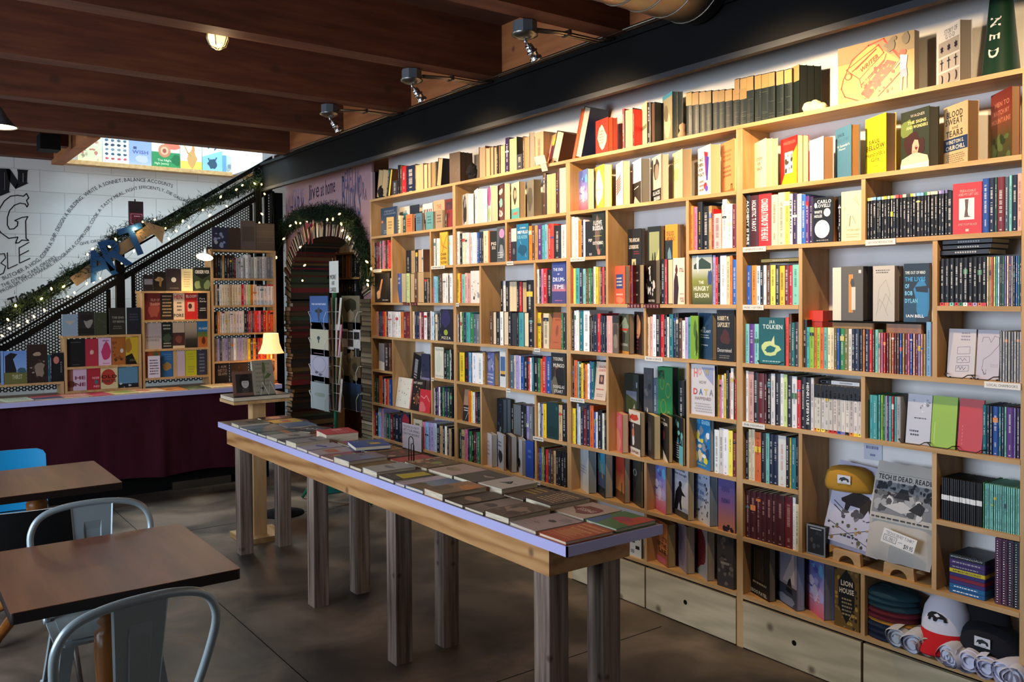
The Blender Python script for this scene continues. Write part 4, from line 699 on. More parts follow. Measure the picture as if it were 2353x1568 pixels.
c = Cell('7', 1, 'bottom but one shelf, left half, '+BN[2]).face(226, 342, 437, 735, 'pale blue and white', 'B b8c0c8;g 0 0 1 1 a8b4c0 dcd8cc;L .15 .4 .8 .6 8a98a8 3', pg='9aa0a4').face(440, 548, 645, 762, 'rainbow striped on black', 'B 2a5a78;r .5 .5 1 1 3a90b0;'+';'.join('l %s .05 %f,%f %f,%f' % (cc, x, y, x, y+.3) for cc, x, y in (('c8d040', .2, .55), ('60b050', .35, .5), ('d8a030', .5, .45), ('c84050', .3, .2), ('a83070', .5, .2), ('d8c040', .7, .4), ('c83040', .8, .2)))+';r 0 0 1 .2 1c2430', pg='a8a49c').face(670, 790, 862, 805, 'rust orange with a cityscape', 'B a83a28;g 0 .2 1 .6 b04428 d08a48;r 0 0 1 .2 7a4a2c;r .7 .15 .78 .4 4a2c20', pg='a89e8c').face(864, 1000, 1028, 840, 'dark grey with an eye', 'B 3c3a36;e .45 .65 .18 .07 8a8a84;e .45 .65 .06 .05 1c1c1a;b .45 .4 .06 .08 2a2824', pg='b0a080')
c = Cell('7', 1, 'bottom but one shelf, right half, '+BN[2]).face(1148, 1312, 1392, 905, 'blue and pink cloud', SKY, pg='b89c70').face(1402, 1592, 1662, 955, 'white with a black crouching figure', 'B b4b8c4;g 0 .2 1 .7 c8c8d0 d8d0c8;T .1 .87 .8 .93 2a2a30 Sometimes;T .1 .78 .9 .84 2a2a30 the bough;p 16161a .1,.12 .2,.45 .35,.55 .5,.62 .62,.5 .85,.42 .6,.42 .55,.3 .6,.14 .5,.14 .42,.28 .3,.12;e .5 .62 .1 .06 16161a;r 0 0 1 .12 4a443a', pg='c0a880').face(1682, 1862, 1957, 1008, 'white and pale blue with tiny figures', 'B a8b4cc;g 0 0 1 .5 b8c0d0 d8d4cc;T .1 .78 .4 .86 5a70a0 The;T .1 .65 .75 .74 5a70a0 country;T .1 .52 .6 .6 5a70a0 of the;T .15 .4 .8 .48 5a70a0 blind;s .6 .05 .95 .95 14 .04 4a3a3a;s .1 .05 .6 .3 8 .04 3a3a44', pg='98a4b4').face(1968, 2178, 2196, 1070, 'purple and orange sunset', 'B 4c4680 5a508c 7f5a8c b07070 d08050;T .2 .7 .7 .78 38346a WEEKEND;T .2 .5 .7 .58 38346a FISHERMAN;s .1 0 .9 .12 9 .1 26202c', pg='a0907c', flat=True)
Cell('8', 0, 'bottom shelf, left half, '+BN[2]).face(600, 760, 820, 430, 'plain grey', 'B 5a5650;L .2 .4 .8 .8 8a8680 3').face(860, 1002, 1035, 560, 'white with black squares', 'B cfcfc4;r .5 .35 .85 .5 23242a;r .1 .6 .45 .75 4a4c50;r .55 .78 .9 .92 2a2a2e;r .1 .15 .4 .3 8a8c88', pg='x')
c = Cell('8', 0, 'bottom shelf, right half, '+BN[2]).face(1192, 1332, 1432, 420, 'orange with black lettering', 'B 9a5a34;g .3 .3 1 1 b06a3c c87c44;T .55 .55 .95 .65 3a2218 LETTER;T .1 .4 .9 .5 3a2218 OF THE;T .3 .26 .9 .36 3a2218 LINE;r .1 .03 .85 .16 c05a6a', pg='b09468').face(1452, 1572, 1672, 445, 'mauve with a profile', 'B 8a7a80;b .5 .55 .35 .4 7a6a72;b .3 .7 .3 .25 5f5460', pg='a8967c').face(1690, 1832, 1922, 495, 'dark red lettered', 'B 94908c;b .45 .55 .45 .42 6a1f20;L .15 .25 .8 .85 4a181c 9', pg='b0a080').face(1955, 2162, 2200, 560, 'dark brown engraving', 'B 3a332e;s .1 .05 .95 .95 18 .12 2a2420 554a40 6a5c50;L .2 .4 .8 .5 9a9080 1', pg='x', flat=True)

# rightmost bay
c = Cell('b', 7, 'top shelf, '+BN[3])
c.face(155, 249, 346, 415, 'cream with orange lettering', 'B f0e6bc;T .2 .6 .7 .66 b05a38 UTOPIA;T .3 .5 .55 .56 b05a38 FOR;T .25 .4 .65 .46 b05a38 SALE', pg='f0e4a8').face(370, 502, 598, 388, 'red and yellow with a small photograph', 'B c82020;p e8d020 0,0 1,.0 1,.8 .5,.5;r .25 .25 .75 .7 e0d8d0;s .3 .3 .7 .65 8 .08 3a3a3a 8a8a88;T .15 .86 .9 .92 d87060 WINTERSON', pg='f0e0a0').face(602, 716, 802, 400, 'plain white', 'B f0eee8;r 0 .9 .5 1 e8e4dc', pg='a87a50').face(812, 943, 1018, 300, 'slate blue', 'B 4a7a92;T .15 .83 .6 .89 2a4a60 SAUL;T .1 .72 .85 .79 3f6a84 BELLOW;t .1 .62 .9 .67 e0e0d8 Mr Sammler\'s;t .25 .56 .65 .6 e0e0d8 Planet', pg='a47c50').face(1058, 1227, 1310, 205, 'bright yellow novel', 'B f0da28;T .18 .54 .72 .61 5a3a10 SAUL;T .06 .44 .94 .52 5a3a10 BELLOW;r .04 .42 .98 .427 5a3a10;t .04 .32 .96 .4 5a3a10 Humboldt\'s;t .3 .23 .68 .3 5a3a10 Gift;t .35 .14 .65 .17 8a6a20 a novel', pg='8a6a48')
c.face(1350, 1580, 1662, 150, 'dark green with a laughing woman', 'B 2c3428;b .2 .7 .25 .15 6a7a40;t .35 .88 .85 .93 b8b0a0 WAGNER;T .25 .77 .9 .82 d8c880 THE SIGNS;T .2 .69 .95 .74 d8c880 AND WONDERS;b .42 .46 .26 .17 3c2020;b .3 .36 .12 .12 3c2020;b .72 .36 .14 .14 3c2020;p d8a088 .4,.28 .42,.42 .5,.5 .62,.48 .66,.38 .6,.26;p c89078 .42,.24 .6,.24 .6,.32 .42,.32;e .56 .36 .045 .035 7a2020;r .54 .375 .6 .383 f0e8e0;p d8b8a0 .05,.2 .4,.27 .62,.27 .95,.2 1,.1 0,.1;r 0 0 1 .1 d0d0c4', pg='55544c').face(1698, 1893, 1984, 102, 'cream and navy history', 'B c8ab80;T .12 .8 .8 .9 4a4638 BLOOD;T .08 .68 .8 .78 4a4638 SWEAT;t .35 .6 .6 .66 4a4638 and;T .1 .48 .8 .58 4a4638 TEARS;r 0 .24 1 .45 24385c;T .1 .36 .85 .42 c8c4b0 WINSTON S.;T .1 .26 .9 .33 c8c4b0 CHURCHILL;L .1 .03 .9 .2 8a7a5c 5', pg='7c5e3e').face(2085, 2250, 2322, -12, 'red and green landscape', 'B 7a2c22 8a3826 5a4a28 3a4428;T .2 .78 .9 .85 c87858 MEN TO;T .15 .66 .9 .73 c87858 MATCH MY;T .05 .54 .95 .61 c87858 MOUNTAINS;s .1 .02 .9 .35 14 .12 2c3a22 5a6a3a', pg='8c6c4c')
c = Cell('b', 6, 'second shelf, left half, '+BN[3]).spines('85 k/w@885 120 M/w@885 185 r/w@868 292 c@880 345 c@860 402 Y@855 440 w@870 465 U/w@865 502 w@872 537 B/w@875 571 u@890 600 U@895 634', titles={0: 'ALCHEMY IS FIRE|.85', 1: 'HOLISTIC TAROT|.6', 2: 'CONSIDERATIONS OF THE HEART|.8', 6: 'THE BEAUTY|.7'})
c.face(634, 796, 836, 890, 'black with white circles', 'B 111114;T .2 .87 .9 .94 e8e8e4 CARLO;T .12 .78 .85 .85 e8e8e4 ROVELLI;e .12 .83 .07 .06 f0f0ee;T .05 .65 .45 .71 e8e8e4 WHITE;T .05 .56 .45 .62 e8e8e4 HOLES;e .7 .66 .17 .09 f0f0ee;e .45 .3 .38 .2 f0f0ee;L .1 .03 .9 .08 8a8a88 1', pg='d0a880', flat=True).spines('836 k@890 860').face(862, 1030, 1034, 840, 'pale cream with matchsticks', 'B d8cfa8;l a8986a .03 .1,.62 .2,.68;l b8a878 .03 .6,.85 .9,.7;l b8a878 .03 .7,.9 .85,.72;l 8a8060 .04 .4,.3 .45,.5;l a89868 .03 .55,.5 .7,.35;t .3 .2 .9 .24 a8986a MYSTERY GUEST;L .2 .06 .9 .16 c0b088 2', flat=True)
bl = [1072, 1095, 1120, 1150, 1168, 1185, 1207, 1236, 1258, 1280, 1305, 1334, 1360, 1392, 1424, 1440, 1470, 1505, 1535, 1560, 1585, 1618, 1650, 1675, 1702, 1724]
tb = 'Y c s s s c y c l f R r c z y c s s g c c c v V V'.split()
c = Cell('b', 6, 'second shelf, right half, '+BN[3]).spines('1072 '+' '.join('k^%s%s %d' % (tb[i], '@905' if i == 0 else '', bl[i+1]) for i in range(len(bl)-1))).spines('1726 k@848 1770')
c.face(1772, 2008, 2012, 768, 'red with a white square', 'B c02a2c;T .25 .82 .8 .87 d89088 FRIDA KAHLO;T .2 .75 .88 .8 d89088 AND MY LEFT LEG;r .22 .28 .75 .7 e4dcd8;p 5a443c .42,.68 .55,.68 .52,.45 .54,.36 .64,.33 .4,.33 .44,.5;T .2 .17 .85 .21 d89088 EMILY RAPP BLACK;r .45 .05 .56 .1 e0b8a8', flat=True)
c.spines('2012 b@747 2065 n@742 2110 G@738 2135 m@735 2192 i@733 2226 a@722 2256 n@716 2298 f@705 2336')
c = Cell('c', 5, 'third shelf, left niche, '+BN[3]).spines('92 b/w@178 127 o@178 170 S@180 202 k/w 228 w 252 h/w 285 Y 325 K/w 358 y@180 400 m/w 435 r/w 465 a@172 516')
c = Cell('c', 4, 'third shelf, middle niche, on the wooden blocks, '+BN[3], XF+.05, .205)
c.face(800, 862, 864, 195, 'plain cream card', 'B d8d4c0', flat=True, w=.05).face(862, 1040, 1118, 182, 'grey with an orange collage', 'B 5c5850;r .35 .15 .55 .85 c88a40;r .48 .2 .66 .62 d0c8bc;b .52 .7 .08 .08 4a4440;r .8 .87 .92 .93 d0ccc8', flat=True, pg='4c4844').face(1120, 1297, 1368, 178, 'pale grey with a pencil sketch', 'B bab4aa;L .1 .86 .8 .94 4a4844 2;l 8a8880 .01 .2,.3 .3,.6 .6,.75 .8,.5 .6,.2;l 8a8880 .01 .3,.2 .6,.5 .9,.3;l 8a8880 .01 .15,.1 .3,.4 .5,.3 .7,.1', flat=True, pg='a89c90').face(1372, 1580, 1600, 158, 'black and blue biography', 'B 132430;b .75 .4 .35 .3 2a78a8;p 0c1820 .45,.6 .95,.62 .95,.5 .5,.52;r 0 0 .5 .4 17405a;T .05 .82 .85 .87 c8d0d0 TIME OUT OF MIND;T .05 .7 .85 .77 3a9ad0 THE LIVES;T .05 .58 .22 .65 7ac0e0 OF;T .05 .46 .35 .53 7ac0e0 BOB;T .05 .33 .55 .4 7ac0e0 DYLAN;T .1 .08 .8 .13 e0e4e4 IAN BELL', flat=True)
s1 = '545 k@622 580 T@682 605 l 640 o 662 l 690 O 720 a@685 748 c 775 c 805 q@692 825 b 850 g 885 q 918 w@695 945 n 970 n 1010 K 1035 o@700 1055 n 1090 r 1115 h 1135 a@702 1160'
xs = [1160+i*21.7 for i in range(19)]; cs = 'f p r m d j m h b d m p b f m v f d m'.split()
s1 += ' '+' '.join('%s%s %.0f' % (cs[i], '@728' if i == 0 else '', xs[i]+21.7) for i in range(18)) + ' s@640 1592 m@655 1606'
Cell('c', 4, 'fourth shelf, middle niche, '+BN[3]).spines(s1)
Cell('c', 5, 'third shelf, right niche, '+BN[3]).spines('1668 '+' '.join('k_%s%s %d' % (cc, '@122' if i == 0 else '', 1706+i*38) for i, cc in enumerate('r j a r g W r v j r'.split()))).spines('2046 '+' '.join('%s%s %d' % (cc, '@108' if i == 0 else '', 2063+i*18) for i, cc in enumerate('c e j L T S n g V c u X n B t n'.split())))
c = Cell('c', 4, 'fourth shelf, right niche, '+BN[3], XF+.03).face(1722, 1945, 1958, 703, 'white with boxed line drawings', 'B bfb8ba;l 4a3f6a .012 .35,.62 .8,.64 .8,.5 .35,.48 .35,.62;l 4a3f6a .012 .35,.42 .8,.44 .8,.32 .35,.3 .35,.42;l 4a3f6a .012 .32,.24 .78,.26 .78,.14 .32,.12 .32,.24;l 4a3f6a .012 .38,.36 .48,.4 .55,.34 .62,.4 .7,.35;l 4a3f6a .012 .36,.18 .42,.23 .48,.16 .54,.23 .6,.16 .68,.22;L .45 .75 .8 .95 8a8090 3', flat=True, tilt=6, kind='booklet').face(1958, 2145, 2148, 710, 'white with a heart and skull line', 'B b5afb8;l 5a2a3a .015 .2,.75 .25,.85 .5,.85 .6,.75 .75,.88 .95,.85 .95,.7 .6,.5 .3,.4 .25,.2 .4,.1 .45,.2;l 3a2a3a .02 .28,.2 .35,.1 .45,.12;L .6 .25 .95 .32 a89aa0 2', flat=True, tilt=6, kind='booklet')
Cell('c', 4, 'fourth shelf, right niche, '+BN[3]).spines('2150 '+' '.join('%s%s %d' % ('X' if i % 2 else 'x', '@716' if i == 0 else '', 2172+i*23) for i in range(8)))
Cell('c', 4, 'fourth shelf, left niche, '+BN[3]).spines('80 a@655 112 u/w@655 155 a@655 190').face(192, 400, 404, 605, 'teal with pale swirls', 'B 17555c 1d6a70;T .4 .88 .65 .94 c8d8d0 J.R.R.;T .15 .76 .92 .85 c8d8d0 TOLKIEN;b .45 .33 .38 .14 c8d890;b .45 .33 .22 .07 1d6468;p d8d8a0 .45,.45 .6,.62 .62,.4;L .1 .05 .9 .1 a8c8c0 1;b .35 .3 .08 .05 1d6468', flat=True).spines('405 R@600 432 h@572 455 t@645 482 z@640 518')
s1 = '83 w@45 105 f/m@50 148 k/w@60 185 m/w@65 235 M 256 k/w@70 288 w@68 322 k@70 362 w@68 390 L@75 420 K@85 457 W@90 498 r@120 530 k@95 570 k/w@100 612 w@100 637'
Cell('d', 3, 'fifth shelf, left half, '+BN[3]).spines(s1, titles={14: 'HENRI LEFEBVRE|.8'}).spines('638 '+' '.join('TWO%s%s %d' % ('oyYdrrbVk'[i % 9], '@152' if i == 0 else '', 662+int(i*33.2)) for i in range(12)))
c = Cell('d', 3, 'fifth shelf, right half, '+BN[3]).spines('1095 T@240 1120 T 1157 T@243 1180 l 1200 g 1222 w 1232 u 1247 T 1272 r 1290 T 1312 X@256 1345')
c = Cell('d', 3, 'fifth shelf, right half, '+BN[3], XF+.02); c.n = 11
c.face(1385, 1582, 1586, 250, 'white with scribbled faces', 'B b9bac4;s .2 .65 .9 .9 12 .05 8a8c98 6a6c78 d0d0d8;L .3 .5 .8 .55 3a3a40 1;L .15 .15 .6 .3 2a2a30 2', flat=True, tilt=7, kind='booklet').face(1588, 1790, 1795, 268, 'lime green', 'B 8ab020;t .12 .05 .16 .5 a8c84a I', flat=True, tilt=7, kind='booklet').face(1805, 2006, 2010, 290, 'bright red', 'B b8141a;L .15 .1 .2 .5 d86060 6', flat=True, tilt=7, kind='booklet').spines('2012 t@325 2045 n 2068 k 2095 b@335 2140 t 2165 n 2190 a@340 2210 u 2265 V@348 2285 U 2315 x 2335')
Cell('d', 2, 'sixth shelf, left niche, '+BN[3]).spines('80 k@540 105 c@520 130 c@522 155 j/m@545 207 k/w@550 245 a@555 275 n@560 305 n/w@565 345 w/j@575 410 k/w@585 438 y@590 455 t@592 493 k@580 516')
Cell('d', 1, 'bottom but one shelf, left niche, '+BN[3]).spines('82 M/f@1018 120 M/f 165 M/f@1030 205 M/f 250 M/f@1045 295 M/f 330 M/f@1060 400 m/f@1070 464 W/b@1078 488 c@1130 516')
Cell('d', 2, 'sixth shelf, right niche, '+BN[3]).spines('1676 '+' '.join('ZIN%s %d' % ('@913' if i == 0 else '', 1676+int((i+1)*16.6)) for i in range(20))).spines('2012 g/a@955 2030 '+' '.join('a%s %d' % ('@965' if i == 0 else '', 2030+int((i+1)*17.6)) for i in range(17)))
c = Cell('e', 0, 'bottom shelf, '+BN[3]).face(102, 275, 328, 460, 'black with gold lines', 'B 15120f;'+';'.join('r %.2f .3 %.2f .85 4a3820' % (x, x+.03) for x in (.3, .38, .46, .54, .62, .7))+';L .2 .2 .9 .28 8a7a5a 1;T .15 .04 .9 .1 b0a890 EBOO PATEL', pg='8a8478').face(337, 500, 562, 505, 'grey sea with a rider', 'B 7a8298 9a9098 a89894;p c0b0ac .3,.4 .9,.4 .85,.95;r 0 0 1 .35 3a3e4a;p 14161c .45,.25 .8,.22 .7,.5 .6,.45;r 0 .32 1 .35 4a3c38;b .5 .1 .5 .08 7a8090;L .2 .75 .7 .85 8a90a8 2', pg='98a2b8').face(573, 722, 802, 570, 'blue and pink cloud', SKY, pg='8a8a90').face(806, 1008, 1022, 650, 'gold patterned', 'B 6a4e20;s .02 .02 .98 .98 60 .06 b08a40 8a6a30 2a2018;p 15120f .5,.95 .82,.75 .82,.35 .5,.08 .18,.35 .18,.75;T .28 .68 .75 .76 d8ccb4 LION;T .22 .56 .8 .64 d8ccb4 HOUSE;L .3 .2 .75 .5 9a8a60 5', flat=True)
# ------------------------------------------------------------------ back counter, its small bookcases, and their books
CY0, CZ = 7.45, .86
t = thing('display_counter', 'long counter with lavender edge and maroon cloth skirt below the stairs', 'counter', (1, 7.75, 0))
m = MB(); m.box((-2.5, CY0, CZ-.035), (2.92, 8.06, CZ), 'lavtop'); m.build('counter_top', t)
m = MB(); m.box((-2.5, CY0-.006, CZ-.037), (2.926, CY0, CZ+.001), 'lav'); m.box((2.92, CY0, CZ-.037), (2.926, 8.06, CZ+.001), 'lav'); m.build('edge_strip', t)
m = MB(); m.box((-2.5, 7.62, 0), (2.86, 8.05, CZ-.036), 'black'); m.build('plinth', t)
for x0, x1 in ((-2.45, 1.93), (1.93, 2.88)):
    m = MB(); n = int((x1-x0)/.015); vs = []
    for i in range(n+1):
        x = x0+(x1-x0)*i/n; f = .006*math.sin(x*5)+.003*math.sin(x*17+1)+(.03*math.exp(-((x-1.9)/.05)**2))
        for z, k in ((CZ-.037, .25), (.5, .8), (.155+.01*math.sin(x*9), 1.2)): vs.append((x, 7.52-f*k-.0, z))
    m.add(vs, [(3*i+q, 3*i+3+q, 3*i+4+q, 3*i+1+q) for i in range(n) for q in (0, 1)], 'skirt', sm=True); m.build('cloth_skirt', t)
a = hit(296, 1098, y=7.4); m = MB(); m.box((2.0, 7.58, 0), (2.5, 7.619, .07), 'galv'); tag(m.build('floor_vent'), 'low metal strip lying on the floor under the cloth skirt', 'vent')

YF = 7.84      # fronts of the small bookcases
def X(px, py=800, y=YF): return hit(px, py, y=y).x
def Zp(px, py, y=YF): return hit(px, py, y=y).z
def small_case(label, xl, xr, levels, sides_to, yb=YF+.2, right=True):
    t = thing('small_bookcase', label, 'bookcase', ((xl+xr)/2, YF+.1, CZ), 'small plywood bookcases on the counter')
    for x0 in ([xl, xr-.018] if right else [xl]):
        m = MB(); m.box((x0, YF, CZ), (x0+.018, yb, sides_to), 'plyv'); m.build('side_panel', t)
    for z in levels: m = MB(); m.box((xl+(.018 if z < sides_to else -.01), YF-.002, z-.018), (xr-(.018 if z < sides_to else -.0), yb, z), 'ply'); m.build('shelf', t)
    return t
L1 = [Zp(235, 771), Zp(235, 841)]; L2 = [Zp(405, 669), Zp(405, 735), Zp(405, 801), Zp(405, 866)]; L3 = [Zp(565, 575), Zp(565, 640), Zp(565, 702), Zp(565, 765), Zp(565, 828)]
small_case('low small plywood bookcase, two rows of covers, under the stairs', X(148), X(325), L1+[CZ+.02], L1[0]-.018)
small_case('middle small plywood bookcase, three rows of covers below its top', X(328), X(484), L2, L2[0]-.018)
small_case('tallest small plywood bookcase, full of pale spines, beside the book arch', X(488), X(636), L3, L3[0]-.018)
zl = Zp(60, 882); m = MB(); m.box((-.3, YF, zl-.018), (X(146), YF+.2, zl), 'ply'); m.box((X(138), YF, CZ), (X(146), YF+.2, zl-.018), 'plyv')
tag(m.build('wall_shelf'), 'single plywood shelf joined to the low bookcase, horse cover on it', 'shelf')
def bc(crop, z, where, y=YF+.03, zoff=0): return Cell(crop, 0, where, y, zoff, 800, 'y', z, .13)
c = bc('m', L1[0], 'on top of the low bookcase').face(525, 655, 0, 450, 'pale blue with an envelope flap', 'B 8fa4b4;p b8b0a0 .15,.7 .85,.7 .5,.5').face(662, 797, 0, 425, 'black and white portrait', 'B 2a2826;b .6 .6 .25 .25 8a8880;b .5 .75 .35 .15 1a1918;r 0 .1 1 .3 1c1b1a').face(802, 902, 0, 435, 'dark green', 'B 39402e;s .1 .1 .9 .9 8 .1 4a503a').face(925, 1062, 0, 395, 'black with pale title', 'B 25251f;T .15 .6 .9 .68 8a8878 THE END;T .2 .45 .9 .53 8a8878 OF BEING;L .2 .2 .8 .35 6a685c 2').face(1075, 1190, 0, 393, 'dark navy', 'B 20242e;L .15 .5 .85 .8 4a4f5c 3')
c = bc('m', L1[1], 'first row of the low bookcase').face(565, 718, 0, 658, 'black', 'B 17181a;L .2 .85 .8 .92 5a5a5a 1;L .3 .05 .7 .1 5a5a5a 1').face(722, 828, 0, 656, 'red with a small emblem', 'B b03040;b .5 .5 .15 .1 d8b0a0').face(832, 940, 0, 648, 'lilac and red', 'B d8b8d0;b .6 .5 .35 .35 c03a68;L .3 .85 .9 .95 8a5a90 1;L .3 .05 .9 .1 b03a5a 1').face(944, 1058, 0, 640, 'orange and brown', 'B a8642c;s .1 .1 .9 .9 12 .1 5a3218 8a4a20;e .75 .5 .12 .08 d8d0c0').face(1062, 1168, 0, 640, 'yellow and black', 'B d0b030;p 1c1810 0,0 .9,0 .5,.4 0,.3;b .2 .7 .3 .3 a8742c;L .3 .1 .9 .2 8a7a5a 2')
c = bc('m', CZ+.02, 'second row of the low bookcase').face(568, 732, 0, 905, 'lilac and brown', 'B 8a5a48;r .3 0 1 1 cbb4c8;T .4 .5 .95 .65 7a2a40 HE;T .4 .2 .95 .35 7a2a40 NE;e .2 .3 .2 .15 5a3028').face(736, 846, 0, 905, 'crimson', 'B a82a38;T .4 .5 .95 .6 e0a8a8 NDER;T .5 .1 .95 .2 e0a8a8 ND;b .7 .35 .15 .1 3a7a78').face(850, 995, 0, 897, 'cream and red round', 'B d8c898;e .45 .55 .42 .38 b03a30;T .05 .5 .95 .65 2a1c18 OLD;T .05 .3 .9 .42 3a2a24 POETS').face(1002, 1165, 0, 893, 'light blue', 'B 5a8aa8;r 0 0 1 .2 1c2028;s .1 0 .9 .2 6 .07 b8c8d0')
c = bc('m', zl, 'shelf left of the low bookcase').face(-120, -5, 0, 765, 'blue', 'B 5a78b0').face(8, 30, 0, 762, 'thin pale blue', 'B 7aa0d8').face(35, 225, 0, 757, 'sky blue with a dark horse', 'B 6a90d0 8fb0e0;p 1c1a22 .05,.1 .05,.85 .3,.95 .6,.9 .4,.75 .55,.4 .5,.1;r 0 0 1 .35 6a6a38;b .8 .4 .2 .08 3a5a68;T .35 .15 .8 .28 b8b890 THIRST').face(230, 402, 0, 702, 'large dark brown', 'B 2e211a;b .6 .35 .25 .2 8a7a6a;b .5 .75 .2 .06 a89078;s .2 .1 .9 .6 7 .07 4a362a 9a8c7c', w=.14)
c.spines('406 t@795 420 n 440').face(442, 540, 0, 775, 'black with a pink disc', 'B 16191d;e .35 .75 .25 .13 c87868;L .7 .3 .85 .7 a8a8a0 6')
c = bc('m', L2[0], 'on top of the middle bookcase').face(1210, 1292, 0, 118, 'black and grey', 'B 2a2022;r .1 .4 .95 .75 8a8488').face(1298, 1400, 0, 92, 'black with a gold bird', 'B 1d1813;b .5 .6 .35 .12 a88a5c;b .55 .45 .1 .25 8a6c44').face(1405, 1530, 0, 65, 'dark plum with a white disc', 'B 352a2c;e .5 .5 .17 .11 d8d0c0;L .2 .1 .8 .16 8a8078 1').face(1532, 1629, 0, 68, 'cream with small marks', 'B ecdca8;L .2 .15 .8 .9 c8a868 7').face(1642, 1776, 0, 55, 'black, green and white', 'B 38452e;p 15181a 0,1 1,1 1,.7 .5,.5 0,.7;T .05 .74 .95 .88 e8e4d8 OBSERVER;b .2 .25 .2 .2 8a9a68;b .8 .25 .2 .2 8a9a68')
c = bc('m', L2[1], 'first row of the middle bookcase').face(1220, 1356, 0, 272, 'dark red', 'B 6a2420;b .6 .35 .35 .25 9a4a3a;T .4 .7 .95 .8 c88a78 FILM OF;T .35 .55 .95 .65 c88a78 DRAGON').face(1360, 1462, 0, 272, 'black lettered', 'B 2a1f1a;L .1 .1 .9 .95 b89a70 7').face(1466, 1560, 0, 272, 'cream and red lettered', 'B e4c8a8;T .05 .78 .8 .95 c83a30 HEN;T .02 .1 .9 .22 2a2420 PORE;L .3 .3 .8 .7 5a4a40 3').face(1564, 1670, 0, 270, 'bright red with a photo', 'B c82a24;T .1 .82 .9 .93 e8d8c8 BLOOM;r .2 .3 .75 .65 d8a890;e .4 .5 .15 .1 4a2a24').face(1678, 1768, 0, 270, 'black', 'B 1c1a1a;T .1 .75 .6 .82 d8ccc0 Pure;T .1 .65 .7 .72 d8ccc0 Stories;L .1 .3 .7 .45 d8ccc0 2')
c = bc('m', L2[2], 'second row of the middle bookcase').face(1226, 1365, 0, 522, 'white and grey', 'B b4a8a4;T .05 .42 .95 .5 8a807c MARION;T .1 .3 .85 .38 8a807c BOINES').face(1368, 1455, 0, 518, 'black and green lettered', 'B 1f2420;L .1 .7 .9 .95 b8b8a0 2;b .5 .4 .4 .2 3a4a38;L .1 .05 .9 .25 a8a890 2').face(1460, 1560, 0, 518, 'half cream, half brown', 'B 4a2c26;r 0 .6 1 1 c8b498;r 0 0 1 .1 d0c0a0;b .5 .35 .3 .15 7a4434').face(1564, 1666, 0, 518, 'beige fading to black', 'B c8b090 b0a088 3a382c 1c1c16').face(1670, 1768, 0, 508, 'blue and orange scene', 'B 2f78a8;r 0 0 1 .55 b8662c;r 0 .4 1 .6 6a7a3a;T .1 .68 .9 .76 d8e0e0 PRAIRIES;b .5 .25 .15 .15 6a2a20')
c = bc('m', L2[3], 'third row of the middle bookcase').face(1224, 1358, 0, 757, 'rust and green', 'B 8a5a30;b .3 .7 .4 .3 a8502c;b .7 .6 .3 .3 4a6a38').face(1362, 1460, 0, 758, 'blue with gold', 'B 2f6aa0;b .5 .4 .4 .15 a8864a;L .2 .65 .9 .9 5a90b8 3').face(1464, 1564, 0, 757, 'cream and lavender', 'B cbb9c4;r 0 0 .35 1 c8a878').face(1568, 1662, 0, 753, 'acid yellow', 'B c4c428;L .2 .6 .8 .9 a8a83a 3;L .2 .1 .8 .4 98a040 3').face(1668, 1740, 0, 753, 'navy and grey', 'B 3a3f50;L .2 .1 .9 .9 8a8a88 6')
p = hit(345, 838, y=YF-.02); m = MB(); m.box((X(338), YF-.02, L2[3]+.002), (X(366), YF-.017, Zp(350, 818)), 'print', 'd8ccd8')
cover(m, (X(338), YF-.0203, L2[3]+.01), (1, 0, 0), (0, 0, 1), (0, -1, 0), X(366)-X(338), Zp(350, 818)-L2[3]-.02, 'B dcd4e0;L .1 .1 .9 .9 3a3040 6'); tag(m.build('handwritten_card'), 'small white handwritten card before the third row of the middle bookcase', 'sign')
c = bc('n', L3[0], 'on top of the tallest bookcase').face(700, 838, 0, 162, 'navy world map', 'B 262a42;s .1 .2 .9 .8 9 .12 8a94b0 a8a8a8').face(842, 942, 0, 165, 'maroon brown', 'B 3a2a28').face(946, 1074, 0, 105, 'large grey with a darker square', 'B 5d504c;r .1 .3 .9 .8 4a403e', w=.15).face(1078, 1235, 0, 130, 'wide grey album', 'B 5a4a40;'+';'.join('r 0 %.2f 1 %.3f 6f6056' % (y, y+.012) for y in (.3, .5, .7, .9)), w=.16)
bc('n', L3[1], 'first row of the tallest bookcase').spines('725 H@395 745 k 770 z 785 e 805 k 825 H 850 k 870 H 888 m@415 905 X@420 925 X 945 w 965 X 985 w@395 1010 X 1035 X@415 1060 w 1085 X@410 1105 X 1130 w 1150 X 1170 x 1200 x 1235')
bc('n', L3[2], 'second row of the tallest bookcase').spines('725 w/k@650 745 k 762 w/k 782 c 802 c 825 c 850 e 870 c 895 c 915 c 950 r 970 f 990 c 1010 L 1030 o 1050 c 1082 w^K 1110 w^K 1140 w^m 1175 w^r 1205 w^r 1230')
bc('n', L3[3], 'third row of the tallest bookcase').spines('725 K@885 745 o/w 765 c 785 w^m 808 c@880 835 c 855 w 880 c 905 w 930 w 955 w 975 k 995 n 1010 r 1025 x 1045 m 1060 R 1085 r 1100 p 1120 k 1135 r 1160 o 1180 r 1200 O 1228')
bc('n', L3[4], 'fourth row of the tallest bookcase').spines('725 X@1115 745 v 765 z 785 X 810 v 835 x 860 X 885 w@1110 905 X 930 v 955 X 980 X 1005 y@1115 1030 K 1050 o@1112 1075 k 1090 r 1115 O 1140 r 1165 y 1190 r 1225')
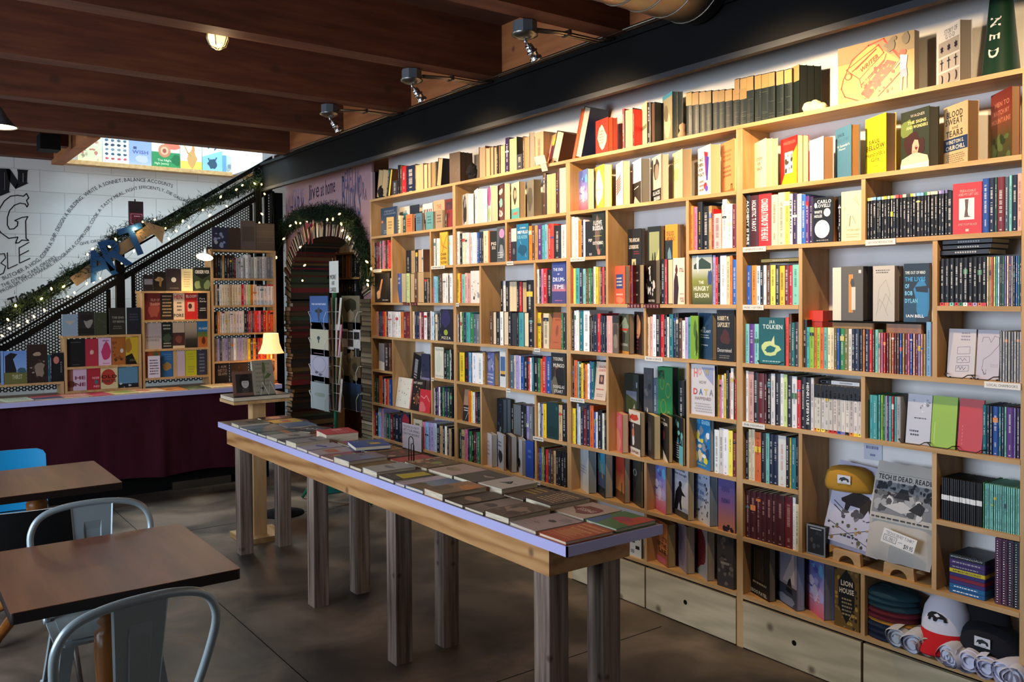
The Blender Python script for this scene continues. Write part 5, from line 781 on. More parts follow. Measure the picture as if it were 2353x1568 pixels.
bc('n', CZ+.005, 'foot of the tallest bookcase').face(725, 845, 0, 1320, 'black lettered', 'B 1b1817;T .25 .75 .8 .88 8a8078 I AM;T .2 .55 .85 .7 8a8078 NOTO;T .2 .38 .85 .52 8a8078 GRAPH', w=.13).face(858, 1010, 0, 1310, 'dark brown photograph', 'B 2f241e;s .1 .2 .9 .9 6 .1 4a382c', w=.13)

# magazines lying along the counter
mags = [(40, 'white and green', 'B a8b098;L .1 .1 .9 .9 5a6a58 4'), (110, 'dark blue and red', 'B 3a3a58;r 0 .5 1 1 a04040'), (175, 'orange lettered', 'B a8604c;L .1 .2 .9 .8 d8b0a0 3'), (230, 'crimson', 'B a82840;L .2 .2 .8 .5 d87080 2'), (285, 'lime and tan', 'B c0a86a;b .5 .5 .4 .3 8a9a40'), (345, 'peach and white', 'B e0b890;b .3 .5 .3 .3 c87850'), (400, 'orange', 'B c87a3a;s .1 .1 .9 .9 5 .15 e0b060 7a4a2a'), (455, 'dark green', 'B 3c4a34;s .1 .1 .9 .9 5 .15 6a7a48'), (505, 'cream', 'B e0c898;L .1 .2 .9 .8 a88a60 3'), (550, 'pale tan', 'B d8b888;b .5 .5 .3 .2 8a6a48')]
for i, (px, ds, art) in enumerate(mags):
    p = hit(px, 905, z=CZ+.012) if False else Vector((hit(px, 925-px*.07, z=CZ).x, 7.49, CZ+.001)); a = math.radians(rnd.uniform(-9, 9)); w, h = .21, .28
    m = MB(); m.X = Matrix.Translation(p+Vector((0, .15, .0))) @ Matrix.Rotation(a, 4, 'Z')
    cv = -w/2; th = .004+.002*(i % 3)
    m.bevbox((-w/2, -h/2, 0), (w/2, h/2, th), .002, 'print', art.split(';')[0].split()[1]); m.box((-w/2+.002, -h/2-.0006, .001), (w/2-.002, -h/2, th-.001), 'matte', 'c')
    cover(m, (-w/2, -h/2, th+.0002), (1, 0, 0), (0, 1, 0), (0, 0, 1), w, h, art)
    tag(m.build('magazine'), ds+' magazine lying on the back counter, %s from the left' % ['first', 'second', 'third', 'fourth', 'fifth', 'sixth', 'seventh', 'eighth', 'ninth', 'tenth'][i], 'magazine', 'magazines along the back counter')

# ------------------------------------------------------------------ upstairs ledge with picture books
zw = hit(350, 382, y=YB-.12).z
m = MB(); m.box((1.45, YB-.14, zw-.04), (3.6, YB-.001, zw), 'ply'); led = tag(m.build('wall_shelf'), 'long wooden ledge high on the block wall with picture books on it', 'shelf')
c = Cell('l', 0, 'high ledge above the stairs', YB-.10, 0, 350, 'y', zw, .05)
c.face(655, 862, 0, 110, 'cream patterned', 'B c8c4a0;s .05 .05 .95 .95 26 .06 8a8468 a8a080 b87060 d8d0b8', w=.2).face(868, 1088, 0, 105, 'white with rows of small animals', 'B d8e4e8;'+';'.join('b %.2f %.2f .07 .04 %s' % (x, y, q) for y, q in ((.15, 'b04a4a'), (.3, '3a4a58'), (.45, '6a7880'), (.6, '2a3440'), (.75, '4a5864'), (.9, '3a4450')) for x in (.15, .38, .62, .85)), w=.2).face(1088, 1280, 0, 160, 'lavender blue', 'B 7a8ab8 8f9cc8;T .2 .62 .35 .72 3a4468 I;T .15 .45 .85 .58 4a5480 WISH;b .6 .25 .3 .15 a8a8d8', w=.19).face(1282, 1520, 0, 165, 'snail picture', 'B d8c8b8;r 0 0 1 .55 2f7a48;b .7 .8 .3 .15 e0604a;e .45 .6 .22 .24 b07050;e .45 .6 .14 .15 d89878;e .45 .6 .07 .08 8a4a38;t .2 .2 .7 .3 d8e0c0 The Night;t .1 .08 .6 .18 d8e0c0 Night Journey;b .9 .3 .2 .2 1f6038', w=.24).face(1525, 1705, 0, 185, 'yellow dancer', 'B d8d8b0;r 0 0 1 .3 d8c050;b .55 .4 .2 .35 b88a50;b .6 .75 .08 .15 c07a48;l a8804a .05 .2,.85 .35,.6 .5,.5', w=.18).face(1710, 1880, 0, 215, 'white and blue tumbling figure', 'B 7aa8d0;p d8e4e8 0,.55 1,.85 1,1 0,1;b .5 .3 .22 .2 2a4458;l 2a4458 .06 .3,.9 .4,1;l 2a4458 .06 .6,.85 .75,1;l 2a4458 .06 .3,.5 .4,.3;l 2a4458 .06 .7,.55 .55,.3', w=.17).face(1885, 2068, 0, 300, 'pale blue with grey crowd', 'B a8c4d0;r .0 0 .15 1 5a88a8;s .2 .05 .95 .5 16 .08 6a7a84 8a989c;L .4 .8 .9 .9 7a98a8 2', w=.19).face(2055, 2210, 0, 285, 'red, blue and green small', 'B 2a3a70;r 0 0 .12 1 c03a30;b .5 .85 .5 .15 3a7a50;T .15 .55 .95 .68 d8dcd8 BLUEBLOOD;b .55 .35 .15 .15 c87a50;L .3 .03 .9 .1 d8d8d8 1', w=.16)

# ------------------------------------------------------------------ stairs: perforated guard, rails, arrow sign, garland
YS = 8.12
pm = mat('perforated_sheet', '101113', .5); nt = pm.node_tree; N = nt.nodes; L = nt.links
g = N.new('ShaderNodeNewGeometry'); sp = N.new('ShaderNodeSeparateXYZ'); L.new(g.outputs['Position'], sp.inputs[0])
def mth(op, a, b=None):
    n = N.new('ShaderNodeMath'); n.operation = op
    for i, q in enumerate((a, b)):
        if q is None: continue
        if isinstance(q, (int, float)): n.inputs[i].default_value = q
        else: L.new(q, n.inputs[i])
    return n.outputs[0]
PX, PZ = .0225, .026
def holes(ox, oz):
    u = mth('SUBTRACT', mth('FRACT', mth('ADD', mth('DIVIDE', sp.outputs[0], PX*2), ox)), .5); v = mth('SUBTRACT', mth('FRACT', mth('ADD', mth('DIVIDE', sp.outputs[2], PZ), oz)), .5)
    return mth('SQRT', mth('ADD', mth('POWER', mth('MULTIPLY', u, PX*2), 2), mth('POWER', mth('MULTIPLY', v, PZ), 2)))
hole = mth('LESS_THAN', mth('MINIMUM', holes(0, 0), holes(.5, .5)), .0086)
tr = N.new('ShaderNodeBsdfTransparent'); mx = N.new('ShaderNodeMixShader'); L.new(hole, mx.inputs[0]); L.new(N['Principled BSDF'].outputs[0], mx.inputs[1]); L.new(tr.outputs[0], mx.inputs[2]); L.new(mx.outputs[0], N['Material Output'].inputs[0]); M['perf'] = pm
SL = .641
def sz(x, off=0): return 1.194+SL*(x-.797)+off        # height of the guard's lower stringer line
t = thing('stair_guard', 'black stair guard of perforated sheet with sloping rails', 'railing', (1.5, YS, 0))
for x0, x1 in ((-2.6, 1.626), (1.83, 2.90), (3.05, 3.118)):
    m = MB(); zb = .88; m.add([(x0, YS, zb), (x1, YS, zb), (x1, YS, sz(x1)), (x0, YS, max(sz(x0), zb+.001))], [(0, 1, 2, 3)], 'perf'); m.build('perforated_panel', t)
    m = MB()
    for x in (x0, x1): m.box((x-.015, YS-.012, zb), (x+.015, YS+.012, max(sz(x), zb+.01)), 'black')
    m.build('panel_frame', t)
dr = Vector((1, 0, SL)).normalized()
def bar(off, hgt, dp, x0=-2.6, x1=3.11, mt='black', nm='rail'):
    m = MB(); m.add([(x, YS+dy, sz(x, off)+dz) for x in (x0, x1) for dy in (-dp, dp) for dz in (0, hgt)], [(0, 1, 3, 2), (4, 6, 7, 5), (0, 4, 5, 1), (2, 3, 7, 6), (1, 5, 7, 3), (0, 2, 6, 4)], mt); m.build(nm, t)
bar(0, .055, .02); bar(.085, .02, .02); bar(.165+.06, .02, .012); bar(.30, .045, .03, nm='handrail'); bar(.255, .012, .008)
m = MB(); m.add([(-2.6, YS, sz(-2.6, .055)), (3.11, YS, sz(3.11, .055)), (3.11, YS, sz(3.11, .09)), (-2.6, YS, sz(-2.6, .09))], [(0, 1, 2, 3)], 'perf'); m.build('perforated_strip', t)
for x, w in ((1.72, .035), (2.97, .03), (.2, .03)):
    m = MB(); m.box((x-w, YS-.03, .86), (x+w, YS+.03, sz(x, .30)), 'black'); m.build('post', t)
m = MB(); m.add([(x, y, sz(x, -.16)+dz) for x in (-2.6, 3.11) for y in (8.2, 9.15) for dz in (0, -.03)], [(0, 1, 3, 2), (4, 6, 7, 5), (0, 4, 5, 1), (2, 3, 7, 6), (0, 2, 6, 4), (1, 5, 7, 3)], 'block')
# (light underside of the flight stays behind the guard, seen through the holes as painted blocks)
# arrow sign with three letters
t = thing('arrow_sign', 'grey wooden arrow sign with blue letters fixed to the stair rail', 'sign', hit(270, 590, y=YS-.06))
YA = YS-.07; P0, P1 = hit(168, 648, y=YA), hit(345, 527, y=YA); u = (P1-P0).normalized(); v = Vector((-u.z, 0, u.x)); ln = (P1-P0).length
m = MB(); m.prism([(0, -.045), (ln, -.045), (ln, .045), (0, .045)], P0, u, v, (0, -1, 0), .02, 'cardb'); m.build('arrow_shaft', t)
q = [hit(*p_, y=YA-.02) for p_ in ((327, 508), (378, 524), (372, 560))]; m = MB(); m.add(q+[a_+Vector((0, -.015, 0)) for a_ in q], [(0, 2, 1), (3, 4, 5), (0, 1, 4, 3), (1, 2, 5, 4), (2, 0, 3, 5)], 'cardb'); m.build('arrow_head', t)
for ch, (bx_, by_), hgt in (('A', (208, 648), .245), ('R', (252, 622), .26), ('T', (296, 592), .26)):
    vs, fs, x0, x1 = glyph(ch, True); B0 = hit(bx_, by_, y=YA-.035); k = hgt/.72; kx = k*.92; uv = Vector((.93, 0, .36)); vv = Vector((-.36, 0, .93))
    m = MB(); T_ = [B0+uv*((a-x0)*kx)+vv*(b*k) for a, b in vs]; nn = len(T_)
    edges = {}
    for f in fs:
        for i in range(len(f)):
            e_ = (f[i], f[(i+1) % len(f)]); edges[e_] = edges.get(e_, 0)+1
    side = [(a, b, b+nn, a+nn) for (a, b) in edges if (b, a) not in edges]
    m.add(T_+[p_+Vector((0, .018, 0)) for p_ in T_], list(fs)+[tuple(i+nn for i in reversed(f)) for f in fs]+side, 'print', '1d4a78'); m.build('letter_'+ch.lower(), t)
m = MB(); a = hit(296, 462, y=8.6); b = hit(330, 522, y=8.6); m.box((a.x, 8.6, b.z), (b.x, 8.63, a.z), 'print', '1f1216')
cover(m, (a.x, 8.5997, b.z), (1, 0, 0), (0, 0, 1), (0, -1, 0), b.x-a.x, a.z-b.z, 'B 21151a;r 0 0 1 .55 5c1a2c;l c8a8b0 .02 .12,.12 .12,.5 .9,.5 .9,.12 .12,.12;L .3 .38 .85 .45 c8a8b0 1')
m.box((a.x+.05, 8.6, a.z), (a.x+.06, 8.61, a.z+.02), 'bwire'); tag(m.build('hanging_banner'), 'dark maroon banner with white frame hanging before the block wall', 'banner')
def garland(name, label, path, r, dens, ln=.05, seed=1, bulbs=(), parent_name=None):
    g_ = thing(name, label, 'garland', path[0]); R_ = random.Random(seed); m = MB()
    for a, b in zip(path, path[1:]):
        a, b = Vector(a), Vector(b); n_ = int((b-a).length*dens)
        for i in range(n_):
            p = a.lerp(b, R_.random())+Vector((R_.gauss(0, r*.4), R_.gauss(0, r*.4), R_.gauss(0, r*.5))); d = Vector((R_.gauss(0, 1), R_.gauss(0, 1), R_.gauss(0, 1))).normalized()*R_.uniform(.5, 1)*ln; s_ = d.orthogonal().normalized()*.003
            s2 = d.cross(s_).normalized()*.003; m.add([p-s_, p+s_, p+d], [(0, 1, 2)], 'leaf'); m.add([p-s2, p+s2, p+d], [(0, 1, 2)], 'leaf')
    m.build('foliage', g_); m = MB(); m.tube(path, .008, 'leaf', n=6); m.build('stem', g_); return g_
gp = [hit(px, py, y=YS-.03) for px, py in ((-60, 775), (0, 735), (60, 700), (110, 680), (150, 640), (205, 610), (262, 545), (330, 520), (390, 515), (440, 480), (500, 455), (555, 430), (600, 412), (636, 385))]
G = random.Random(5)
for i in range(len(gp)): gp[i] = gp[i]+Vector((0, -.02*G.random(), .015*G.uniform(-1, 1)))
garland('pine_garland', 'pine garland wound along the stair handrail', gp, .065, 3200, .065, 3)
lights = [(18, 735), (36, 703), (5, 772), (22, 755), (42, 748), (63, 739), (95, 687), (102, 713), (78, 728), (118, 664), (146, 659), (171, 673), (156, 682), (199, 652), (215, 648), (230, 640), (213, 572), (201, 585), (251, 567), (266, 550), (310, 527), (328, 510), (356, 505), (380, 525), (405, 531), (434, 522), (388, 549), (466, 483), (482, 495), (521, 474), (507, 453), (543, 436), (557, 426), (585, 422), (601, 424), (608, 446), (619, 418), (623, 405), (602, 492), (596, 513), (308, 577), (280, 605), (420, 508), (635, 592), (320, 571)]
def light_string(label, pts, y=None, x=None, r=.0085, group='fairy light strings'):
    o = thing('fairy_lights', label, 'lights', (0, 0, 0), group); P_ = [hit(a, b, y=y, x=x) for a, b in pts]; o.location = P_[0]
    bulb0 = None
    for p in P_:
        if bulb0 is None: mb_ = MB(); mb_.lathe([(0, -.016), (r*.8, -.008), (r, 0), (r*.7, .01), (0, .016)], (0, 0, 0), m='bulb', n=8); bulb0 = mb_.build('bulb', o, loc=(0, 0, 0)); bulb0.location = p; q_ = bulb0
        else: q_ = bulb0.copy(); COL.objects.link(q_); q_.location = p
        q_.rotation_euler = (rnd.uniform(-1, 1), rnd.uniform(-1, 1), 0)
    srt = sorted(P_, key=lambda p: p.x if y else p.y); mb_ = MB(); mb_.tube([p+Vector((0, .012 if y else 0, -.004)) for p in srt], .0018, 'leaf', n=5); mb_.build('wire', o); return P_
LP = light_string('warm fairy lights wound through the garland on the stairs', lights, y=YS-.09)
for i in (1, 6, 10, 15, 20, 24, 28, 33): point('fairy_glow_%d' % i, LP[i]+Vector((0, -.04, 0)), .9, (1, .72, .35), .02)
for px, py in ((90, 728), (200, 668), (330, 595), (430, 535), (520, 482)): point('stair_glow', hit(px, py, y=YS+.25), 1.6, (1, .78, .4), .05)  # added fill lights behind the guard, no bulbs hang there

# ------------------------------------------------------------------ pink sign and the arch of books
XA = 3.25
t_ = MB(); t_.add([(XA, 6.27, 1.0), (XA, 8.11, 1.0), (XA, 8.11, 2.68), (XA, 6.27, 2.70)], [(3, 2, 1, 0)], 'print', 'a8868a')
# the board is cut out over the opening: two flanks, one head
YL, YR, ZT = 7.98, 6.50, 2.19
def arch(ya, yb, zt, n=16):
    yc = (ya+yb)/2; ry = (ya-yb)/2; rz = .60; z0 = zt-rz; sg_ = lambda q, p: math.copysign(abs(q)**p, q); return [(yc+ry*sg_(math.cos(PI*i/n), .78), z0+rz*math.sin(PI*i/n)**.78) for i in range(n+1)]
m = MB(); A = arch(YL+.05, YR-.05, ZT+.1)
top_ = [(8.12, 2.69)]*1; pts = A
for (y0, z0), (y1, z1) in zip(A, A[1:]): m.add([(XA, y0, z0), (XA, y0, 2.9), (XA, y1, 2.9), (XA, y1, z1)], [(0, 1, 2, 3)], 'print', 'a98489')
m.add([(XA, 8.12, 0), (XA, A[0][0], 0), (XA, A[0][0], 2.9), (XA, 8.12, 2.9)], [(0, 1, 2, 3)], 'print', 'a98489'); m.add([(XA, 6.30, 0), (XA, A[-1][0], 0), (XA, A[-1][0], 2.9), (XA, 6.30, 2.9)], [(0, 1, 2, 3)], 'print', 'a98489')
for q0, q1 in ((XA, XA+.02),): m.box((q0+.0005, 6.29, 2.64), (q1, 8.12, 2.9), 'print', 'a98489')
m.box((XA-.004, 6.27, 1.6), (XA+.02, 6.30, 2.66), 'print', 'b8989c')
sg = tag(m.build('hanging_sign'), 'pink painted sign board with purple lettering above the book arch', 'sign')
m = MB(); lets = []
def sgn(txt, px0, py0, px1, py1, hz, c, bold=False):
    a = hit(px0, py0, x=XA-.002); b = hit(px1, py1, x=XA-.002); d_ = (b-a); text(m, txt, a, d_.normalized(), (0, 0, 1), d_.length, hz, c, 'matte', bold)
sgn('live', 711, 461, 733, 452, .15, '3a2c3c'); sgn('at', 737, 452, 744, 449, .13, '3a2c3c'); sgn('home', 748, 449, 770, 441, .14, '3a2c3c'); sgn('like a thirsty', 708, 499, 775, 480, .12, '6a5070'); m.build('lettering', sg); m = MB()
def arcw(txt, pts, hs, c):
    Q = [hit(a, b, x=XA-.002) for a, b in pts]; ls, tw = layout(txt); n_ = len(ls)
    for i, (vs, fs) in enumerate(ls):
        f = (i+.15)/n_*(len(Q)-1); k = int(f); o = Q[k].lerp(Q[min(k+1, len(Q)-1)], f-k); h0 = hs[0]+(hs[1]-hs[0])*(math.sin(PI*i/max(n_-1, 1)) if len(hs) == 2 else 0)
        x0 = min(v_[0] for v_ in vs); wd = max(v_[0] for v_ in vs)-x0; W_ = (Q[0]-Q[-1]).length/n_*.72
        m.add([o+Vector((0, -(a-x0)/max(wd, .2)*W_, b/.71*h0)) for a, b in vs], fs, 'matte', c)
arcw('WOLVERINE', [(656, 492), (664, 486), (672, 478), (680, 472), (690, 464), (699, 452)], (.1, .17), '8a7a9c')
arcw('FARM', [(667, 512), (677, 500), (688, 494), (699, 490)], (.16, .2), '5a5078'); m.build('lettering', sg); m = MB(); arcw('PERELANDRA', [(786, 430), (795, 437), (804, 441), (814, 446), (824, 451), (834, 459), (842, 463)], (.1, .24), '6a5a78'); arcw('BOOKS', [(785, 492), (797, 496), (808, 500), (818, 500), (830, 494)], (.34, .26), '4a4a6a')
m.build('lettering', sg)
# the arch itself: hundreds of glued books, fore edges outward
R_ = random.Random(11); AT = thing('book_arch', 'archway built of glued old books, opening to the next room', 'arch', (3.5, 7.25, 0))
bk = ['2a211d', '35281f', '1e2226', '4a2022', '2c3a2c', '3c3226', '54442c', '5a1c26', '202020']
def stack(y0, y1, x0, x1, z0, z1, name, dark_face, pgc, jit=.02):
    m = MB(); z = z0; side = y0 < 7
    while z < z1:
        h = R_.uniform(.018, .05); j = R_.uniform(-jit, jit); c = R_.choice(bk); a, b = y0+j, y1+j; x_ = x0+R_.uniform(-jit, jit)
        m.box((x_, a, z), (x1, b, z+.003), 'print', c); m.box((x_, a, z+h-.003), (x1, b, z+h-.0005), 'print', c)
        m.box((x_+.004, a+.004, z+.003), (x1-.004, b-.004, z+h-.003), 'matte', vary(R_.choice(pgc), R_))
        if not side: m.box((x_+.006, a-.002, z), (x1, a+.004, z+h-.001), 'print', c)      # spines line the passage
        z += h
    m.build(name, AT)
pg1 = ['c8b494', 'b8a284', 'd4c4a4', 'a89070']
stack(YL, YL+.13, XA-.02, XA+.42, 0, 1.6, 'book_pillar', 1, pg1); stack(YR-.22, YR-.02, XA-.02, XA+.42, 0, 1.6, 'book_pillar', 0, ['8a7a60', '6a6048', 'a8987a', '7a7058'], .012)
A = arch(YL+.065, YR-.1, ZT+.05, 200); acc = 0; m = MB(); i = 0
while i < 199:
    st = R_.choice((2, 3, 3, 4)); j = min(i+st, 199); (y0, z0), (y1, z1) = A[i], A[j]; c_ = Vector((0, (YL+YR)/2, 1.4)); c = R_.choice(bk); p_ = vary(R_.choice(pg1), R_); L_ = R_.uniform(.13, .165); xx = XA-.02+R_.uniform(-.015, .015)
    def rad(y, z, s_): d_ = (Vector((0, y, z))-c_).normalized(); return Vector((0, y, z))+d_*s_
    a0, b0, a1, b1 = rad(y0, z0, -.05), rad(y0, z0, L_-.05), rad(y1, z1, -.05), rad(y1, z1, L_-.05)
    for f0, f1, cc, mm in ((0, .12, c, 'print'), (.12, .88, p_, 'matte'), (.88, 1, c, 'print')):
        g0, g1, h0, h1 = a0.lerp(a1, f0), a0.lerp(a1, f1), b0.lerp(b1, f0), b0.lerp(b1, f1); ins = .004 if mm == 'matte' else 0
        m.add([(xx+ins, q.y, q.z) for q in (g0, g1, h1, h0)]+[(xx+.4, q.y, q.z) for q in (g0, g1, h1, h0)], [(0, 3, 2, 1), (4, 5, 6, 7), (0, 1, 5, 4), (2, 3, 7, 6), (1, 2, 6, 5), (3, 0, 4, 7)], mm, cc)
    q0, q1 = rad(y0, z0, -.052), rad(y1, z1, -.052); m.add([(xx, q0.y, q0.z), (xx, q1.y, q1.z), (xx+.4, q1.y, q1.z), (xx+.4, q0.y, q0.z)], [(0, 1, 2, 3)], 'print', R_.choice(bk))
    i = j
m.build('arch_ring', AT)
m = MB(); m.box((XA+.02, YL+.05, 0), (XA+.44, YL+.14, 2.66), 'black'); m.box((XA+.02, 6.30, 0), (XA+.44, YR-.2, 2.66), 'black'); struct('wall_arch', m)
ga = [hit(px, py, x=XA-.05) for px, py in ((622, 590), (634, 560), (650, 530), (668, 512), (690, 500), (715, 492), (745, 490), (775, 494), (800, 500), (815, 520), (825, 545), (838, 580), (845, 620), (848, 650))]
garland('pine_garland', 'pine garland with red bow draped over the book arch', ga, .07, 3600, .075, 8)
light_string('warm fairy lights in the garland over the book arch', [(667, 519), (680, 512), (690, 513), (631, 592), (752, 505), (780, 492), (784, 515), (787, 530), (803, 549), (798, 545), (853, 618), (845, 645), (765, 504), (690, 568), (695, 645), (700, 610), (845, 655), (704, 511), (652, 549), (843, 602)], x=XA-.13)
for px, py in ((680, 520), (790, 520), (845, 630)): point('arch_glow', hit(px, py, x=XA-.16), .7, (1, .7, .35), .02)
m = MB(); b0 = hit(715, 518, x=XA-.14)
for sx in (-1, 1):
    m.add([b0+Vector((0, sx*.01, 0)), b0+Vector((-.02, sx*.09, .05)), b0+Vector((-.01, sx*.1, -.04))], [(0, 1, 2)], 'print', '7a2028'); m.add([b0, b0+Vector((-.01, sx*.03, -.17)), b0+Vector((-.01, sx*.06, -.16))], [(0, 1, 2)], 'print', '7a2028')
m.lathe([(0, -.02), (.02, 0), (0, .02)], b0, (1, 0, 0), 'print', '8a2430'); tag(m.build('ribbon_bow'), 'dark red ribbon bow tied into the garland over the arch', 'bow')
# beyond the arch: dark cabinet with poster, lit shelf
t = thing('tall_cabinet', 'dark brown wooden cabinet seen through the book arch', 'cabinet', (4.3, 8.2, 0))
a = hit(700, 560, x=4.1); m = MB(); m.box((4.15, 7.9, 0), (4.6, 9.2, 2.35), 'beam'); m.build('body', t); m = MB(); m.box((4.14, 8.05, 1.95), (4.15, 9.05, 2.28), 'rim'); m.build('upper_panel', t)
y0, y1 = hit(757, 700, x=4.12).y, hit(711, 700, x=4.12).y; za, zb = hit(730, 692, x=4.12).z, hit(730, 627, x=4.12).z
m = MB(); m.box((4.12, y0, za), (4.135, y1, zb), 'print', '9a7448'); cover(m, (4.1197, y1, za), (0, -1, 0), (0, 0, 1), (-1, 0, 0), y1-y0, zb-za, 'B a07a48;t .1 .88 .4 .96 5a3c20 CITY;b .3 .6 .2 .12 6a4a2c;b .6 .4 .3 .2 7a5a34;b .75 .6 .15 .1 5a3e26'); tag(m.build('poster'), 'tan old city poster leaning on the cabinet beyond the arch', 'poster')
xs_ = 4.05; y0, y1 = hit(832, 600, x=xs_).y, hit(769, 600, x=xs_).y; t = thing('wall_bookcase', 'lit wooden bookcase beyond the arch, right of the cabinet', 'bookcase', (xs_, y0, 0)); zs = [hit(800, py, x=xs_).z for py in (555, 580, 638, 698)]
m = MB(); m.box((xs_, y1, 0), (xs_+.22, y1+.02, zs[0]+.1), 'plyv'); m.build('side_panel', t); m = MB(); m.box((xs_, y0-.3, 0), (xs_+.22, y0-.28, zs[0]+.1), 'plyv'); m.build('side_panel', t)
for z in zs[1:]: m = MB(); m.box((xs_, y0-.28, z-.02), (xs_+.22, y1, z), 'ply'); m.build('shelf', t)
for z, sp_ in ((zs[1], '777 c@552 783 W 803'), (zs[2], '772 H@588 776 G 781 K 785 e 789 h 794 e 797 o 803 f 808 G 813 k 820'), (zs[3], '772 k@646 778 K 784 n 790 k 796 K 801 G 807 k 813 K 820')): Cell('p', 0, 'bookcase beyond the arch', xs_+.02, 0, 600, 'x', z, .15).spines(sp_)
# ------------------------------------------------------------------ long table and what lies on it
TX0, TX1, TY0, TY1, TZ = 1.786, 2.232, 2.118, 5.665, .83
t = thing('long_display_table', 'long narrow wooden table covered with books, lavender painted edge', 'table', ((TX0+TX1)/2, (TY0+TY1)/2, 0))
m = MB(); m.box((TX0+.006, TY0+.006, TZ-.03), (TX1, TY1, TZ), 'lavtop'); m.build('tabletop', t)
m = MB(); m.box((TX0, TY0, TZ-.034), (TX0+.006, TY1, TZ+.001), 'lav'); m.box((TX0, TY0, TZ-.034), (TX1, TY0+.006, TZ+.001), 'lav'); m.build('edge_strip', t)
AZ = TZ-.034
for a, b in (((1.822, 2.255, .69), (1.842, 5.60, AZ)), ((2.182, 2.255, .69), (2.202, 5.60, AZ)), ((1.842, 2.255, .69), (2.182, 2.275, AZ)), ((1.842, 5.58, .69), (2.182, 5.6, AZ))):
    m = MB(); m.box(a, b, 'apron'); m.build('apron', t)
m = MB(); m.box((1.822, 2.2535, .69), (1.826, 2.255, AZ), 'print', 'c8b088'); 
for (x, y) in ((1.842, 2.28), (2.092, 2.28), (1.83, 3.35), (2.10, 3.38), (1.83, 4.24), (2.10, 4.29), (1.835, 5.40), (2.10, 5.42)):
    m = MB(); w = .088 if y < 2.5 else .085; m.bevbox((x, y, 0), (x+w, y+w, .69 if y > 2.5 else AZ), .004, 'leg'); m.build('leg', t)
TB_L = [('orange and red lettered', 'B b84a28;L .08 .55 .95 .95 e0a060 3;r .2 .2 .7 .6 c87a38;L .08 .1 .9 .5 d87850 4', .012, .15), ('pinkish grey with dark birds', 'B b09a94;b .55 .6 .12 .07 2a2a2a;b .4 .35 .1 .03 3a3638;L .55 .7 .95 .9 8a7a78 3;L .1 .1 .5 .5 9a8a86 4', .012, .16), ('dark animal photograph', 'B 4a382c;b .5 .5 .4 .2 8a7460;b .7 .3 .2 .15 2a201a;s .1 .2 .9 .9 6 .1 6a5444 3a2c24', .024, .15),
  ('grey brown landscape', 'B 6a5a50 8a7c70 5a5048;b .4 .4 .3 .1 3a302c', .012, .13), ('dark photograph', 'B 3a2c26;b .6 .4 .35 .12 9a7a5c;b .3 .7 .2 .15 2c2a34', .014, .14), ('sunset over hills', 'B a8744a 8a6a4c 6a5c48;b .7 .7 .3 .2 c87a3c;b .3 .3 .3 .2 5a4c3c', .028, .15), ('blue sky landscape', 'B 4a6a98 7a90a0 8a8a78;r 0 0 1 .35 6a5a3c;b .2 .3 .2 .1 4a4a30', .014, .15),
  ('pale pink', 'B b8aab0;L .1 .1 .6 .3 988890 2', .01, .08), ('charcoal with a yellow panel', 'B 3c3e44;p c4b030 .3,.3 1,.25 1,.95 .45,.95;L .1 .1 .4 .2 8a8a88 1', .016, .15), ('pale grey thick', 'B 9aa0a0 b0aca0;b .5 .5 .3 .08 6a7478', .026, .15), ('brown', 'B 6a5438;s .1 .1 .9 .9 6 .1 54422c 8a7048', .016, .13), ('mauve-blue photograph', 'B 8a7880 5f6c8c;b .4 .6 .2 .06 4a2c30;b .7 .6 .3 .2 6a80a0', .03, .17),
  ('pink, green and red patterned', 'B 9a5868;s .05 .1 .95 .9 14 .12 c84a5a b8a848 5a8a58 d87a8a;r 0 0 1 .15 8a6a60', .012, .15), ('pale with an orange stripe', 'B b0a0a4;r .15 .3 .85 .6 b86a4c', .012, .15), ('pale with blue writing', 'B a8a4b0;b .4 .5 .2 .08 4a5a8c;b .65 .55 .2 .08 4a5a8c', .014, .15), ('grey with dark figures', 'B 8a8684;b .6 .6 .3 .08 3a3c44', .03, .14), ('dark navy', 'B 30384a;L .1 .3 .9 .6 6a7288 2', .014, .12),
  ('white and grey', 'B a8a49c;b .7 .6 .2 .15 5a5450;L .1 .4 .6 .8 8a857c 2', .018, .16), ('orange and teal', 'B 2f4a54;r .0 .6 1 .8 b0683c;b .5 .3 .3 .15 3a6a68', .014, .14), ('teal and green', 'B 2c4a4c;s .1 .1 .9 .9 8 .12 4a7a72 1f3438', .014, .16), ('slate grey', 'B 5a646c 788088', .012, .14), ('olive grey', 'B 7a7464;b .5 .5 .35 .15 4a483e', .022, .15)]
